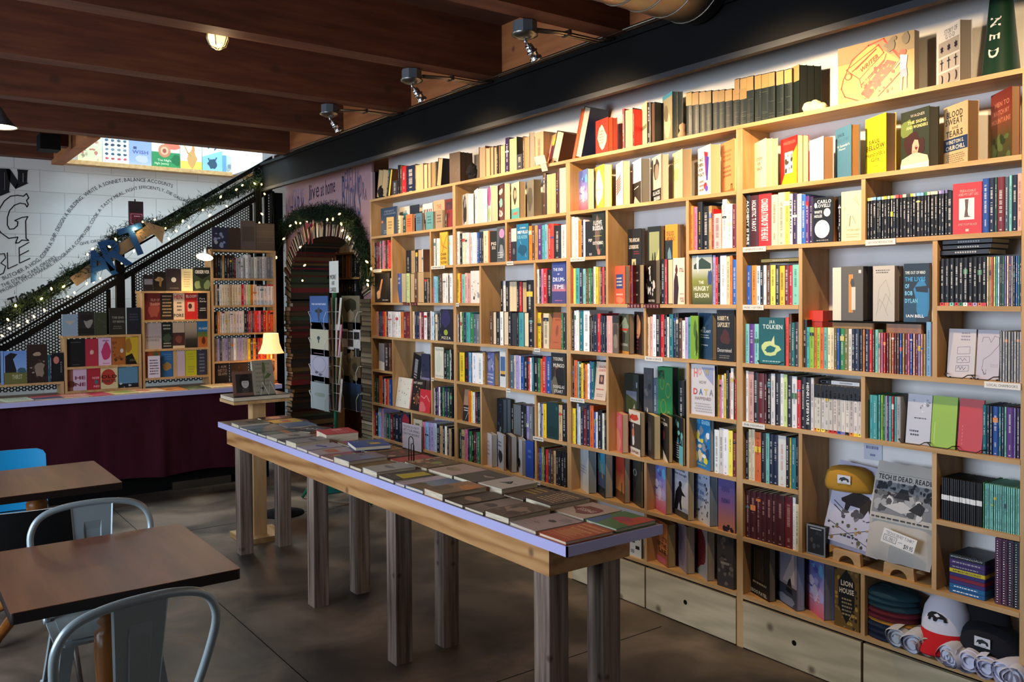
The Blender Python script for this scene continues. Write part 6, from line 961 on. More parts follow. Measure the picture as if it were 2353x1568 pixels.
TB_R = [('red, green, blue', 'B 3a7a48;p 2a6090 0,0 .35,0 .2,.5 0,.6;p c8402c .5,.4 1,.2 1,1 .6,.95;b .5 .55 .25 .15 a83048;b .75 .25 .3 .12 3f7a40', .014, .17), ('red brush mark on cream', 'B c8b098;b .5 .5 .42 .26 7a2226;T .25 .4 .75 .55 d8c0b0 ESSING', .012, .17), ('black with cream lettering', 'B 2e2620;L .12 .15 .88 .85 c8a878 7', .026, .17), ('brown with yellow lettering', 'B 3a2820;L .05 .45 .75 .9 d0a838 3;b .8 .3 .2 .2 4a382c', .014, .14),
  ('cream with a dark triangle', 'B c8bcac;p 3a4444 .3,.35 .5,.65 .55,.4 .7,.45;L .55 .45 .9 .55 9a9084 1', .03, .17), ('dark grey portrait', 'B 33342e;b .65 .6 .2 .1 a89484;b .6 .7 .25 .1 24241e', .026, .19), ('pinkish with an old map', 'B b89e90;b .4 .45 .25 .14 8a7c5c;b .45 .5 .15 .07 a08c60', .022, .2), ('brown collage', 'B 6a5234;s .05 .05 .95 .95 22 .1 8a9a4c a88460 4a3a28 c8a880 8a4a34', .022, .22), ('red silk-like', 'B b03840;s .1 .1 .9 .9 6 .15 c85a60 9a2c34', .012, .14),
  ('dark red flowers', 'B 4a2c26;s .1 .1 .9 .9 9 .12 a83a34 c8a090 3a3a28', .012, .18), ('tan sketchy', 'B b08a5c;s .1 .2 .9 .8 9 .07 6a5a38 c8a070', .014, .2), ('tan, olive and magenta', 'B 7a6a4c;r 0 .1 1 .45 b03a6a;L .1 .6 .9 .9 5a4c34 3', .014, .2)]
TB_R2 = [(hit(848, 1023, z=TZ+.03), .02, .2, 'bright blue with a yellow patch', 'B 2a5498;p e0b83c .45,.5 .7,.5 .7,.8 .5,.75;b .4 .55 .12 .1 5a7a3c;L .1 .1 .3 .3 8aa0c8 2', -14), (hit(775, 999, z=TZ+.03), .05, .2, 'thick red boxed', 'B c83038;r .15 .4 .4 .7 e0a0a0;L .5 .4 .9 .8 e88a90 4', -8),
  (hit(738, 988, z=TZ), .012, .16, 'black with white script', 'B 161616;T .15 .35 .9 .6 d8d4cc JOY', 22), (hit(708, 978, z=TZ), .014, .18, 'steel blue', 'B 3f5c84 4a688c', -3), (hit(680, 969, z=TZ), .012, .15, 'yellow illustrated', 'B d8b448;b .4 .5 .2 .15 8a6a8c;b .7 .5 .2 .15 c84a30', -2), (hit(648, 963, z=TZ), .012, .15, 'dark plum floral', 'B 3f1f36;e .55 .5 .25 .18 d8a0a0;b .25 .5 .2 .2 b0603c;b .8 .5 .15 .2 8a5a6a', -2)]
ORD = 'first second third fourth fifth sixth seventh eighth ninth tenth eleventh twelfth thirteenth fourteenth fifteenth sixteenth seventeenth eighteenth nineteenth twentieth'.split()+['twenty-'+q for q in 'first second third fourth fifth sixth seventh eighth ninth'.split()]+['thirtieth']+['thirty-'+q for q in 'first second third fourth fifth sixth seventh eighth ninth'.split()]
def lying(name, label, x, y, w, h, th, art, ang=0, z=TZ, group='books laid out on the long table', cat='book'):
    """a book lying face up, read from the left side of the table; w runs along the table, h across it"""
    R_ = Matrix.Translation((x, y, z+.0006)) @ Matrix.Rotation(math.radians(ang), 4, 'Z'); base = art.split(';')[0].split()[1]; m = MB(); m.X = R_; p = MB(); p.X = R_
    bt = .0018
    m.box((-h/2, -w/2, 0), (h/2, w/2, bt), 'print', base); m.box((-h/2, -w/2, th-bt), (h/2, w/2, th), 'print', base); m.box((-h/2, w/2-bt, bt), (h/2, w/2, th-bt), 'print', base)
    cover(m, (-h/2, w/2, th+.0002), (0, -1, 0), (1, 0, 0), (0, 0, 1), w, h, art); p.box((-h/2+.003, -w/2+.003, bt), (h/2-.003, w/2-bt, th-bt), 'page')
    o = m.build(name, None, loc=(x, y, z)); tag(o, label, cat, group); p.build('page_block', o); return o
y = TY0+.012
for i, (ds, art, th, w) in enumerate(TB_L):
    h = rnd.uniform(.2, .222); lying('book', f'{phr(ds)} on the long table, window side, {ORD[i]} from near end', 1.795+h/2, y+w/2, w-.006, h, th, art, rnd.uniform(-1.5, 1.5)); y += w+.0065
yR = TY0+.016
for i, (ds, art, th, w) in enumerate(TB_R):
    h = rnd.uniform(.19, .2); lying('book', f'{phr(ds)} on the long table, bookshelf side, {ORD[i]} from near end', 2.027+h/2, yR+w/2, w-.008, h, th, art, rnd.uniform(-2, 2)); yR += w+.008
for i, (p, th, w, ds, art, an) in enumerate(TB_R2):
    lying('book', f'{phr(ds)} near the far end of the long table', min(p.x, 2.12), p.y, w, .19, th, art, an, z=TZ+(.02 if i == 0 else 0))
# wire holder and handwritten sign on the table
t = thing('wire_sign_holder', 'black wire holder shaped like a paper clip standing on the long table', 'sign holder', hit(945, 1060, z=TZ+.02))
b0 = t.location.copy(); b0.z = TZ+.015; k = (hit(945, 1004, x=b0.x).z-b0.z); m = MB()
def loop(w, h, z0=0, dx=0): return [b0+Vector((dx, w/2, z0))]+[b0+Vector((dx, w/2*math.cos(PI*q/10), h-w/2+w/2*math.sin(PI*q/10))) for q in range(11)]+[b0+Vector((dx, -w/2, z0))]
m.tube(loop(.045, k), .0022, 'bwire'); m.tube(loop(.026, k*.72, .0, .008), .0022, 'bwire'); m.build('wire', t); m = MB(); m.bevbox(b0+Vector((-.03, -.035, -.014)), b0+Vector((.03, .035, -.009)), .004, 'bwire'); m.build('base', t)
a, b = hit(925, 1014, x=XF-.02), hit(968, 1014, x=XF-.02); zt = hit(946, 976, x=XF-.02).z; zz = Z[1]+.0; m = MB()
m.box((XF-.02, b.y, zz-.02), (XF-.018, a.y, zt), 'print', 'd0c4cc'); cover(m, (XF-.0204, a.y, zz), (0, -1, 0), (0, 0, 1), (-1, 0, 0), a.y-b.y, zt-zz, 'B cfc3cc;t .06 .82 .9 .93 2a2a34 PLEASE DO NOT;t .06 .66 .92 .77 2a2a34 SET YOUR DRINKS;t .06 .5 .9 .61 2a2a34 ON THE BOOKS!')
tag(m.build('handwritten_sign'), 'white handwritten sign standing at the low shelf edge of the leftmost bay', 'sign')

# ------------------------------------------------------------------ pedestal with two display books
P0 = hit(590, 1243, z=0); t = thing('display_pedestal', 'pale wooden pedestal with square foot and flat top', 'stand', (P0.x+.02, P0.y+.05, 0)); px_, py_ = P0.x+.02, P0.y+.05
def ztop(x, y, py): return min((abs(proj((x, y, z/500))[1]-py), z/500) for z in range(100, 1000))[1]
zt = ztop(px_, py_-.04, 924); m = MB(); m.box((px_-.13, py_-.13, 0), (px_+.17, py_+.17, .035), 'ply'); m.build('foot', t)
m = MB(); m.box((px_-.035, py_-.045, .035), (px_+.055, py_+.045, zt), 'plyv'); m.build('post', t)
m = MB(); m.box((px_-.19, py_-.13, zt), (px_+.2, py_+.16, zt+.022), 'ply'); m.build('top_plank', t)
zt += .022
def standing(name, label, x, y, z, w, h, th, art, yaw, tilt, cat='book', group=None):
    R_ = Matrix.Translation((x, y, z)) @ Matrix.Rotation(math.radians(yaw), 4, 'Z') @ Matrix.Rotation(math.radians(-tilt), 4, 'X'); base = art.split(';')[0].split()[1]; m = MB(); m.X = R_; p = MB(); p.X = R_
    m.box((-w/2, 0, 0), (w/2, .002, h), 'print', base); m.box((-w/2, th-.002, 0), (w/2, th, h), 'print', base); m.box((w/2-.002, .002, 0), (w/2, th-.002, h), 'print', base)
    cover(m, (-w/2, -.0002, 0), (1, 0, 0), (0, 0, 1), (0, -1, 0), w, h, art); p.box((-w/2+.003, .002, .003), (w/2-.002, th-.002, h-.003), 'page')
    o = m.build(name, None, loc=(x, y, z)); tag(o, label, cat, group); p.build('page_block', o); return o
o = MB(); 
lying('book', 'large dark book lying flat on top of the pedestal', px_-.0, py_+.0, .27, .39, .028, 'B 1c2028;L .1 .1 .5 .3 4a5060 2', 0, zt, None)
zt += .029; c1 = hit(622, 917, z=zt); c2 = hit(556, 913, z=zt)
standing('book', 'grey book with a green leaf on a wire easel on the pedestal', px_+.045, py_-.07, zt, .145, .235, .03, 'B 8f8a78;L .1 .2 .9 .95 77735f 6;l 3a4a24 .03 .42,.1 .5,.3 .52,.6;p 4a6030 .52,.55 .45,.7 .5,.95 .6,.92 .62,.7;p 4a6030 .52,.45 .7,.62 .9,.58 .75,.48;b .38 .18 .08 .04 3a2a20;L .08 .05 .25 .1 4a4a44 1', 2, 14)
standing('book', 'brown framed black and white portrait book standing on the pedestal', px_-.1, py_-.06, zt, .13, .165, .012, 'B 6a4a3c;r .15 .12 .98 .88 25241f;e .6 .58 .3 .28 12110f;e .62 .5 .19 .2 a8a49a;r .45 .12 .8 .3 3a3834;p 12110f .42,.6 .82,.6 .75,.72 .5,.72;e .56 .52 .03 .012 2a2826;e .68 .52 .03 .012 2a2826;r .57 .39 .67 .4 4a403c', -4, 12)
t = thing('wire_easel', 'thin white wire easel holding the leaf book on the pedestal', 'easel', (px_+.045, py_-.1, zt)); m = MB()
for dx in (0, .055):
    q0 = Vector((px_+.03+dx, py_-.085, zt+.002)); m.tube([q0+Vector((-.028, -.02, 0)), q0+Vector((-.012, .0, .085)), q0+Vector((.022, -.035, 0))], .0016, 'wire', n=6)
m.build('wire', t)

# ------------------------------------------------------------------ spinner rack before the arch
rc = Vector((2.93, 6.62, 0)); rx = hit(772, 1000, x=2.93); rc.y = rx.y; t = thing('card_spinner_rack', 'white wire spinner rack of greeting cards on a green pole', 'rack', rc)
m = MB(); zt_ = hit(770, 668, x=2.93).z; m.tube([rc+Vector((0, 0, .1)), rc+Vector((0, 0, zt_))], .016, 'greenp'); m.build('pole', t)
for q in range(4):
    a = q*PI/2+.5; d = Vector((math.cos(a), math.sin(a), 0)); m = MB(); m.tube([rc+Vector((0, 0, .22)), rc+d*.12+Vector((0, 0, .2)), rc+d*.28+Vector((0, 0, .09)), rc+d*.34+Vector((0, 0, .012))], .014, 'greenp'); m.build('foot', t)
m = MB(); a_ = hit(760, 680, x=2.9); m.box((2.9, hit(774, 660, x=2.9).y, hit(765, 673, x=2.9).z), (2.902, hit(757, 660, x=2.9).y, hit(765, 646, x=2.9).z), 'print', 'd8d8d0')
cover(m, (2.8997, hit(757, 660, x=2.9).y, hit(765, 673, x=2.9).z), (0, -1, 0), (0, 0, 1), (-1, 0, 0), .17, .25, 'B d8d8d0'); A_ = hit(759, 671, x=2.899); text(m, 'CARDS', A_+Vector((-.003, 0, .0)), (0, -1, 0), (0, 0, 1), .11, .035, 'k'); text(m, 'AND', A_+Vector((-.003, -.03, .055)), (0, -1, 0), (0, 0, 1), .05, .03, 'k'); text(m, 'MORE', A_+Vector((-.003, 0, .1)), (0, -1, 0), (0, 0, 1), .11, .035, 'k')
m.build('top_sign', t)
faceA = [('blue with a diving plane', 'B 2f5a98 4a78b0;T .1 .73 .9 .78 d8e0e8 THE ADVENTURES;b .5 .55 .22 .05 1c2838;b .5 .45 .06 .2 3a4858;p 2a3c58 .55,.3 .75,.0 .95,.0'), ('cream with a small black emblem', 'B c0bca0;e .08 .93 .04 .03 b85a3a;e .48 .53 .08 .06 2a4048;b .48 .45 .03 .08 2a4048'), ('pale lilac with a wreath', 'B b0aab8;e .5 .55 .38 .25 8a8a94;e .5 .55 .35 .225 b4aebc;L .2 .85 .8 .9 9a7a80 1;b .35 .3 .1 .04 5a5a64;b .55 .25 .1 .04 5a5a64'), ('pale grey with a low hill', 'B a0a8a4;b .5 .45 .35 .06 8a9488;L .2 .8 .8 .88 8a8f8c 1')]
faceB = [('dark photograph of a garden', 'B 6a6450;b .5 .7 .4 .2 2a2c20;b .5 .4 .2 .2 8a7c64'), ('black and white grid of portraits', 'B c8c4bc;'+';'.join('r %.2f %.2f %.2f %.2f 24241f' % (x, y, x+.3, y+.22) for x, y in ((0, .5), (.34, .75), (.68, .5), (.34, .27), (0, .02), (.68, .02), (.34, .5)))), ('brown forest painting', 'B 5c4c34;s .1 .1 .9 .9 10 .12 3a3424 7a6644'), ('blue night sky', 'B 2a4878 26384c 181c20 1a1a1c')]
zs = [hit(745, py, x=2.8).z for py in (758, 819, 881, 943)]
for k_, (dx, nm) in enumerate(((0, faceA), (1, faceB))):
    for i, z in enumerate(zs):
        if k_ == 0: yl, yr, xx = hit(713, 800, x=2.78).y, hit(754, 800, x=2.78).y, 2.78
        else: yl, yr, xx = hit(786, 800, x=2.97).y, hit(827, 800, x=2.97).y, 2.97
        hgt = .262; ds, art = nm[i]; m = MB(); m.box((xx, yr, z+.002), (xx+.006, yl, z+hgt), 'print', art.split(';')[0].split()[1]); cover(m, (xx-.0003, yl, z+.002), (0, -1, 0), (0, 0, 1), (-1, 0, 0), yl-yr, hgt, art)
        tag(m.build('greeting_card'), f'{ds} card in the spinner rack, {("top", "second", "third", "lowest")[i]} pocket, {"window" if k_ == 0 else "shelf"} side', 'card', 'cards in the spinner rack')
        m = MB(); zc = z
        for yy in (yl-.045, yr+.045): m.tube([(xx+.01, yy, zc), (xx-.012, yy, zc), (xx-.014, yy, zc+.09), (xx-.014, yy+(.045 if yy > (yl+yr)/2 else -.045), zc+.14)], .0022, 'wire', n=6)
        m.tube([(xx-.006, yl+.004, zc+.14), (xx+.02, yl+.004, zc+.14)], .002, 'wire', n=6); m.tube([(xx-.006, yr-.004, zc+.14), (xx+.02, yr-.004, zc+.14)], .002, 'wire', n=6); m.tube([(xx+.01, yl, zc), (xx+.01, yr, zc)], .002, 'wire', n=6); m.tube([(xx+.012, yl, zc+.14), rc+Vector((0, 0, zc+.14))], .002, 'wire', n=6)
        m.build('wire_pocket', t)
for i, z in enumerate(zs):   # side pockets seen edge-on between the two faces
    yl, yr = hit(758, 800, x=2.86).y, hit(783, 800, x=2.86).y
    for q in range(4):
        yy = yl+(yr-yl)*(q+.2)/4; cc = [('e', 'X', 'x', 'w'), ('d', 'e', 'W', 'p'), ('X', 'e', 'q', 'Q'), ('x', 'w', 'k', 'W')][i][q]; m = MB(); m.X = Matrix.Translation((2.86, yy, z)) @ Matrix.Rotation(math.radians(-24), 4, 'Z') @ Matrix.Rotation(math.radians((q-1.5)*3.5), 4, 'Y'); m.box((-.007, 0, .002), (.007, .12, .25), 'print', cc); m.box((-.005, -.0005, .004), (-.001, 0, .248), 'print', 'w')
        tag(m.build('greeting_card'), f'{CN[cc]} card seen edge-on in the spinner rack, {("top", "second", "third", "lowest")[i]} tier, {ORD[q]} of four', 'card', 'cards in the spinner rack')
    m = MB(); m.tube([(2.85, yl+.01, z+.14), (2.85, yr-.01, z+.14)], .0022, 'wire', n=6); m.tube([(2.85, yl+.01, z), (2.85, yr-.01, z)], .0022, 'wire', n=6); m.tube([(2.85, yr-.01, z), (2.85, yr-.01, z+.14)], .0022, 'wire', n=6); m.tube([(2.85, yl+.01, z), (2.85, yl+.01, z+.14)], .0022, 'wire', n=6); m.build('wire_pocket', t)
# low red stool with cards behind the table end
a = hit(770, 985, z=.62); t = thing('round_side_table', 'small dark red round table between the pedestal and the card rack', 'table', (2.45, 6.25, 0)); c0 = Vector((2.45, 6.25, 0))
m = MB(); m.lathe([(0, .70), (.2, .70), (.21, .685), (.2, .67), (0, .67)], c0, m='print', c='4a1a1c', n=32); m.build('table_top', t); m = MB(); m.lathe([(.03, .67), (.025, .3), (.04, .03), (.16, .01), (.16, 0)], c0, m='black'); m.build('pedestal', t)

# ------------------------------------------------------------------ lamps on the counter
a = hit(623, 812, y=7.62); b = hit(623, 766, y=7.62); t = thing('table_lamp', 'small table lamp with glowing cream shade beside the book arch', 'lamp', (a.x, 7.62, CZ)); r0 = abs(hit(652, 812, y=7.62).x-hit(596, 812, y=7.62).x)/2; r1 = abs(hit(640, 766, y=7.62).x-hit(608, 766, y=7.62).x)/2
m = MB(); m.lathe([(r0, 0), (r0*.82, (b.z-a.z)*.2), ((r0+r1)*.42, (b.z-a.z)*.5), (r1*1.05, (b.z-a.z)*.85), (r1, b.z-a.z)], (a.x, 7.62, a.z), m='shade', n=28); m.build('lamp_shade', t)
m = MB(); m.lathe([(.06, CZ), (.06, CZ+.01), (.02, CZ+.03), (.012, CZ+.08), (.03, CZ+.13), (.012, CZ+.2), (.01, a.z+.04)], (a.x, 7.62, 0), m='oak'); m.build('base', t); point('table_lamp_bulb', (a.x, 7.62, (a.z+b.z)/2), 2.2, (1, .6, .3), .03); point('table_lamp_down', (a.x, 7.60, a.z-.03), 1.6, (1, .6, .3), .04)
a = hit(470, 592, y=7.72); t = thing('clamp_lamp', 'clip-on reflector lamp glowing on the tallest small bookcase', 'lamp', a); ax_ = Vector((-.25, -.35, -.9)).normalized()
m = MB(); m.lathe([(.018, -.09), (.022, -.05), (.04, -.035), (.075, 0)], a, ax_, 'galv'); m.build('reflector', t); m = MB(); m.lathe([(0, .0), (.07, -.003)], a, ax_, 'lampglow'); m.build('bulb', t); m = MB(); m.tube([a-ax_*.09, a-ax_*.11+Vector((.02, .06, .0)), (X(489), YF, L3[0]+.01)], .007, 'bwire'); m.build('clamp_arm', t)
spot('clamp_spot', a+ax_*.02, a+ax_+Vector((-.15, .1, 0)), 22, (1, .72, .4), 120, 1, .04)

# ------------------------------------------------------------------ café tables and chairs
def cafe_table(x0, x1, y0, y1, z, label):
    t = thing('cafe_table', label, 'table', ((x0+x1)/2, (y0+y1)/2, 0), 'dark café tables'); cx, cy = (x0+x1)/2, (y0+y1)/2
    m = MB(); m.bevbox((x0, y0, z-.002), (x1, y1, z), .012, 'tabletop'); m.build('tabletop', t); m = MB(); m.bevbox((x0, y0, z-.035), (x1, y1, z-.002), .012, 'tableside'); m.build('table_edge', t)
    m = MB(); m.lathe([(.05, .12), (.06, .16), (.035, .2), (.045, .3), (.052, .42), (.05, .5), (.03, .52), (.042, .535), (.03, .55), (.046, .57), (.05, .62), (.032, .66), (.05, .67), (.05, z-.035)], (cx, cy, 0), m='oak', n=24); m.build('turned_column', t)
    for k_ in range(4):
        a = k_*PI/2+PI/4; d = Vector((math.cos(a), math.sin(a), 0)); m = MB(); m.tube([Vector((cx, cy, .16)), Vector((cx, cy, .14))+d*.12, Vector((cx, cy, .05))+d*.28, Vector((cx, cy, .02))+d*.31], [.032, .03, .024, .02], 'oak'); m.build('foot', t)
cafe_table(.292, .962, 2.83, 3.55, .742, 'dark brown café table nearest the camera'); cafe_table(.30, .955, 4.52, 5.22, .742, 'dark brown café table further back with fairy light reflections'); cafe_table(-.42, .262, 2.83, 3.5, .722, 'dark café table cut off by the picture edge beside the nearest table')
def metal_chair(x, y, yaw, label):
    t = thing('metal_chair', label, 'chair', (x, y, 0), 'galvanised metal chairs'); t.rotation_euler = (0, 0, math.radians(yaw)); Rm = Matrix.Translation((x, y, 0)) @ Matrix.Rotation(math.radians(yaw), 4, 'Z')
    def bd(m, n): m.X = None; o = m.build(n, None); o.parent = t; o.matrix_parent_inverse = Matrix.Identity(4); return o
    m = MB(); m.bevbox((-.18, -.18, .445), (.18, .18, .455), .05, 'steelchair'); m.bevbox((-.15, -.15, .4555), (.15, .15, .458), .04, 'steelchair'); bd(m, 'seat')     # front of the seat looks to +y, the back stands at -y
    pts = [(-.175, -.10, .45), (-.185, -.16, .52), (-.213, -.222, .70), (-.205, -.235, .775), (-.165, -.24, .82), (-.09, -.243, .84), (0, -.244, .845), (.09, -.243, .84), (.165, -.24, .82), (.205, -.235, .775), (.213, -.222, .70), (.185, -.16, .52), (.175, -.10, .45)]
    P_ = [Vector(p) for p in pts]; S = []
    for i in range(len(P_)-1):
        a, b, c_, d = P_[max(i-1, 0)], P_[i], P_[i+1], P_[min(i+2, len(P_)-1)]
        for q in range(5): u = q/5; S.append(.5*((2*b)+(c_-a)*u+(2*a-5*b+4*c_-d)*u*u+(-a+3*b-3*c_+d)*u**3))
    S.append(P_[-1]); m = MB(); m.tube(S, .0125, 'steelchair', n=10); bd(m, 'back_frame')
    def sp_(u, v): w = .054+.022*v; return Vector((u*w, -.18-.06*v**.7, .455+.385*v))
    m = MB(); n_ = 12; vs = []; fs = []
    for j in range(n_+1):
        for u in (-1, -.93, -.45, -.4, .4, .45, .93, 1):
            p = sp_(u, j/n_); em = -.005 if (abs(u) <= .41 and .1 < j/n_ < .82) else (.004 if abs(u) == 1 else 0); vs.append(p+Vector((0, em, 0)))
    for j in range(n_):
        for i in range(7): fs.append((j*8+i, j*8+i+1, j*8+8+i+1, j*8+8+i))
    m.add(vs, fs, 'steelchair'); m.add([v+Vector((0, .0025, 0)) for v in vs], [f[::-1] for f in fs], 'steelchair'); bd(m, 'back_splat')
    for sx in (-1, 1):
        for sy in (-1, 1):
            m = MB(); a, b = Vector((sx*.155, sy*.155, .445)), Vector((sx*.215, sy*.215, .0)); w0, w1 = .04, .02; ex, ey = Vector((-sx, 0, 0)), Vector((0, -sy, 0))
            for e1 in (ex, ey): m.add([a, a+e1*w0, b+e1*w1, b, a+Vector((0, 0, 0))-e1.cross(Vector((0, 0, 1)))*.003, a+e1*w0-e1.cross(Vector((0, 0, 1)))*.003, b+e1*w1-e1.cross(Vector((0, 0, 1)))*.003, b-e1.cross(Vector((0, 0, 1)))*.003], [(0, 1, 2, 3), (7, 6, 5, 4), (0, 3, 7, 4), (1, 5, 6, 2), (0, 4, 5, 1), (3, 2, 6, 7)], 'steelchair')
            bd(m, 'leg')
    m = MB(); m.tube([(-.19, -.19, .2), (.19, .19, .2)], .006, 'steelchair'); m.tube([(.19, -.19, .205), (-.19, .19, .205)], .006, 'steelchair'); bd(m, 'cross_brace')
    return t
metal_chair(.52, 2.66, 8, 'galvanised metal chair with open tube back nearest the camera'); metal_chair(.655, 3.44, 178, 'galvanised metal chair across the nearest café table, facing the camera')
def shell_chair(x, y, yaw, mt, label, w=.2, zt=.8):
    t = thing('shell_chair', label, 'chair', (x, y, 0)); t.rotation_euler = (0, 0, math.radians(yaw))
    def bd(m, n): o = m.build(n, None); o.parent = t; o.matrix_parent_inverse = Matrix.Identity(4)
    m = MB(); n_, k_ = 12, 10; vs = []
    for j in range(k_+1):
        v = j/k_
        for i in range(n_+1):
            u = -1+2*i/n_; cr = 1 if v < .9 else math.sqrt(max(1-((v-.9)/.1)**2*.12, 0)); vs.append((u*w*(1-.02*v)*cr, -.19-.05*v+.035*u*u-.01, .47+(zt-.47)*(v if abs(u) < .95 else min(v, .965))))
    fs = [(j*(n_+1)+i, j*(n_+1)+i+1, (j+1)*(n_+1)+i+1, (j+1)*(n_+1)+i) for j in range(k_) for i in range(n_)]
    m.add(vs, fs, mt, sm=True); m.add([(a, b+.012, c_) for a, b, c_ in vs], [f[::-1] for f in fs], mt, sm=True); L_ = k_*(n_+1); K = len(vs)
    m.add([vs[L_+i] for i in range(n_+1)]+[(vs[L_+i][0], vs[L_+i][1]+.012, vs[L_+i][2]) for i in range(n_+1)], [(i, i+1, n_+2+i, n_+1+i) for i in range(n_)], 'wire' if mt == 'blackch' else mt)
    bd(m, 'backrest'); m = MB(); m.bevbox((-w, -.18, .44), (w, .2, .465), .05, mt); bd(m, 'seat')
    for sx in (-1, 1):
        for sy in (-1, 1): m = MB(); m.tube([(sx*.15, sy*.14, .44), (sx*.2, sy*.2, 0)], .011, 'chrome'); bd(m, 'leg')
    m = MB(); m.tube([(-.15, -.18, .4), (-.15, -.215, .62)], .01, 'chrome'); m.tube([(.15, -.18, .4), (.15, -.215, .62)], .01, 'chrome'); bd(m, 'back_support')
shell_chair(.48, 4.13, -6, 'blackch', 'black shell chair with pale top edge, between the two café tables', .21, .8); shell_chair(.56, 5.28, 178, 'bluech', 'bright blue chair behind the further café table', .19, .80)

# ------------------------------------------------------------------ things among the books
# painting, shell, megaphone, figurines, bookends
a, b = hit(1922, 244, x=XF+.03), hit(2098, 208, x=XF+.03); za = hit(1919, 114, x=XF+.03).z; y0, y1 = b.y, a.y; h = za-Z[8]
m = MB(); m.box((XF+.04, y0, Z[8]+.001), (XF+.075, y1, Z[8]+h), 'print', '8a7a64')
art = 'B c8945a;g 0 0 1 .7 c88a50 d89a58;g 0 .7 1 1 9a8058 8a7450;p e0a050 .05,.5 .35,.9 .5,.92 .92,.45 .5,.02 .3,.02;l d83a24 .015 .08,.45 .2,.75 .42,.93 .62,.98 .68,.85;l d83a24 .015 .08,.45 .05,.3 .1,.15 .35,-.0;l d83a24 .012 .12,.6 .55,.9 .62,.75 .3,.4 .12,.6;l d83a24 .012 .3,.4 .33,.25 .62,.6 .65,.72;l d83a24 .02 .33,.3 .62,.62;l d83a24 .012 .35,.02 .48,.15 .85,.6 .62,.95;p d8442c .32,.15 .66,.62 .78,.55 .42,.03;s .34 .08 .74 .58 40 .02 e87a40 c8301c;l c8301c .012 .2,.55 .5,.82;l c8301c .012 .25,.58 .52,.84;l d83a24 .012 .68,.85 .9,.45 .55,.05;e .15 .48 .05 .06 d83a24;e .15 .48 .035 .045 e0a058;e .86 .68 .045 .05 b8503a;p e0d8d0 .83,.4 .9,.4 .92,.62 .83,.65;p 6a8098 .83,.27 .92,.28 .91,.42 .83,.4;l d8a088 .025 .85,.28 .84,.08;l d8a088 .025 .9,.28 .9,.1;l d8a088 .02 .83,.55 .76,.45;s .65 .75 .95 .97 6 .05 a89068 7a6a50'
cover(m, (XF+.0397, y1, Z[8]+.001), (0, -1, 0), (0, 0, 1), (-1, 0, 0), y1-y0, h, art)
text(m, 'WRITER', Vector((XF+.0372, y1-.32*(y1-y0), Z[8]+h*.5)), Vector((0, -.85, .5)).normalized(), Vector((0, .2, 1)).normalized(), .09, .02, 'c8301c')
pa = tag(m.build('canvas_painting'), 'canvas painting of a red typewriter and a small boy on the top ledge', 'painting')
o = Vector((XF+.06, hit(1873, 240, x=XF+.06).y, Z[8])); m = MB(); G2 = random.Random(4)
for dy, dz, r_ in ((.03, .022, .03), (-.01, .02, .028), (-.035, .015, .022), (.0, .035, .02)):
    m.lathe([(0, -r_), (r_*.7, -r_*.7), (r_*1.05, 0), (r_*.75, r_*.65), (0, r_)], o+Vector((0, dy, dz+.004)), (.2, .4, 1), 'matte', 'd8c4a0', n=14)
tag(m.build('seashell'), 'cream seashell or pale stone on the top ledge beside the painting', 'shell')
o = Vector((XF+.095, hit(2300, 160, x=XF+.095).y, Z[8])); t = thing('megaphone', 'dark green painted megaphone cone with white letters on the top ledge', 'megaphone', o)
rb = abs(hit(2352, 150, x=XF+.09).y-hit(2250, 170, x=XF+.09).y)/2*.86; m = MB(); m.lathe([(rb, 0), (rb*.97, .005), (rb*.56, .30), (rb*.38, .46), (rb*.42, .47)], o+Vector((0, 0, .001)), m='print', c='12301f', n=40); m.build('cone', t)
m = MB(); ang0 = math.atan2(-o.y, -o.x)
for ch, zc in (('N', .215), ('E', .155), ('D', .1)):
    vs, fs, x0, x1 = glyph(ch, True); s_ = .05; T_ = []
    for a, b in vs:    # letters turned a quarter, wrapped on the cone
        zz_ = zc-(a-x0)*s_; r_ = rb*(.97-.41*zz_/.30)+.0015; th = ang0-.75+b*s_/r_; T_.append(o+Vector((r_*math.cos(th), r_*math.sin(th), zz_)))
    m.add(T_, fs, 'matte', 'd8d0c0'); 
m.build('painted_letters', t)
o = Vector((XF+.05, hit(1569, 292, x=XF+.05).y, Z[8])); m = MB(); m.lathe([(.0, 0), (.022, .002), (.026, .02), (.014, .042), (.02, .055), (.018, .07), (0, .082)], o, m='matte', c='b08a68', n=14); tag(m.build('figurine'), 'small tan bust figurine beside the dark row of old volumes', 'figurine')
for nm, px, s_, lb in (('rock_bookend', 877, 1.0, 'dark rough rock bookend left of the thick brown book'), ('rock_bookend', 1076, 1.15, 'dark rough rock bookend right of the thick brown book')):
    o = Vector((XF+.03, hit(px if px < 1000 else 1085, 400, x=XF+.03).y, Z[8])); m = MB(); G2 = random.Random(px); vs = []
    n1, n2 = 9, 12
    for i in range(n1+1):
        for j in range(n2): f = i/n1; r_ = (.034*s_)*(math.sin(PI*min(f*.9+.12, 1)))**.6*G2.uniform(.72, 1.15); vs.append(o+Vector((r_*math.cos(2*PI*j/n2), r_*math.sin(2*PI*j/n2), .002+f*.105*s_)))
    m.add(vs, [(i*n2+j, i*n2+(j+1) % n2, (i+1)*n2+(j+1) % n2, (i+1)*n2+j) for i in range(n1) for j in range(n2)]+[tuple(range(n2))[::-1], tuple(range(n1*n2, (n1+1)*n2))], 'matte', '211f1e'); tag(m.build(nm), lb, 'bookend', 'rock bookends')
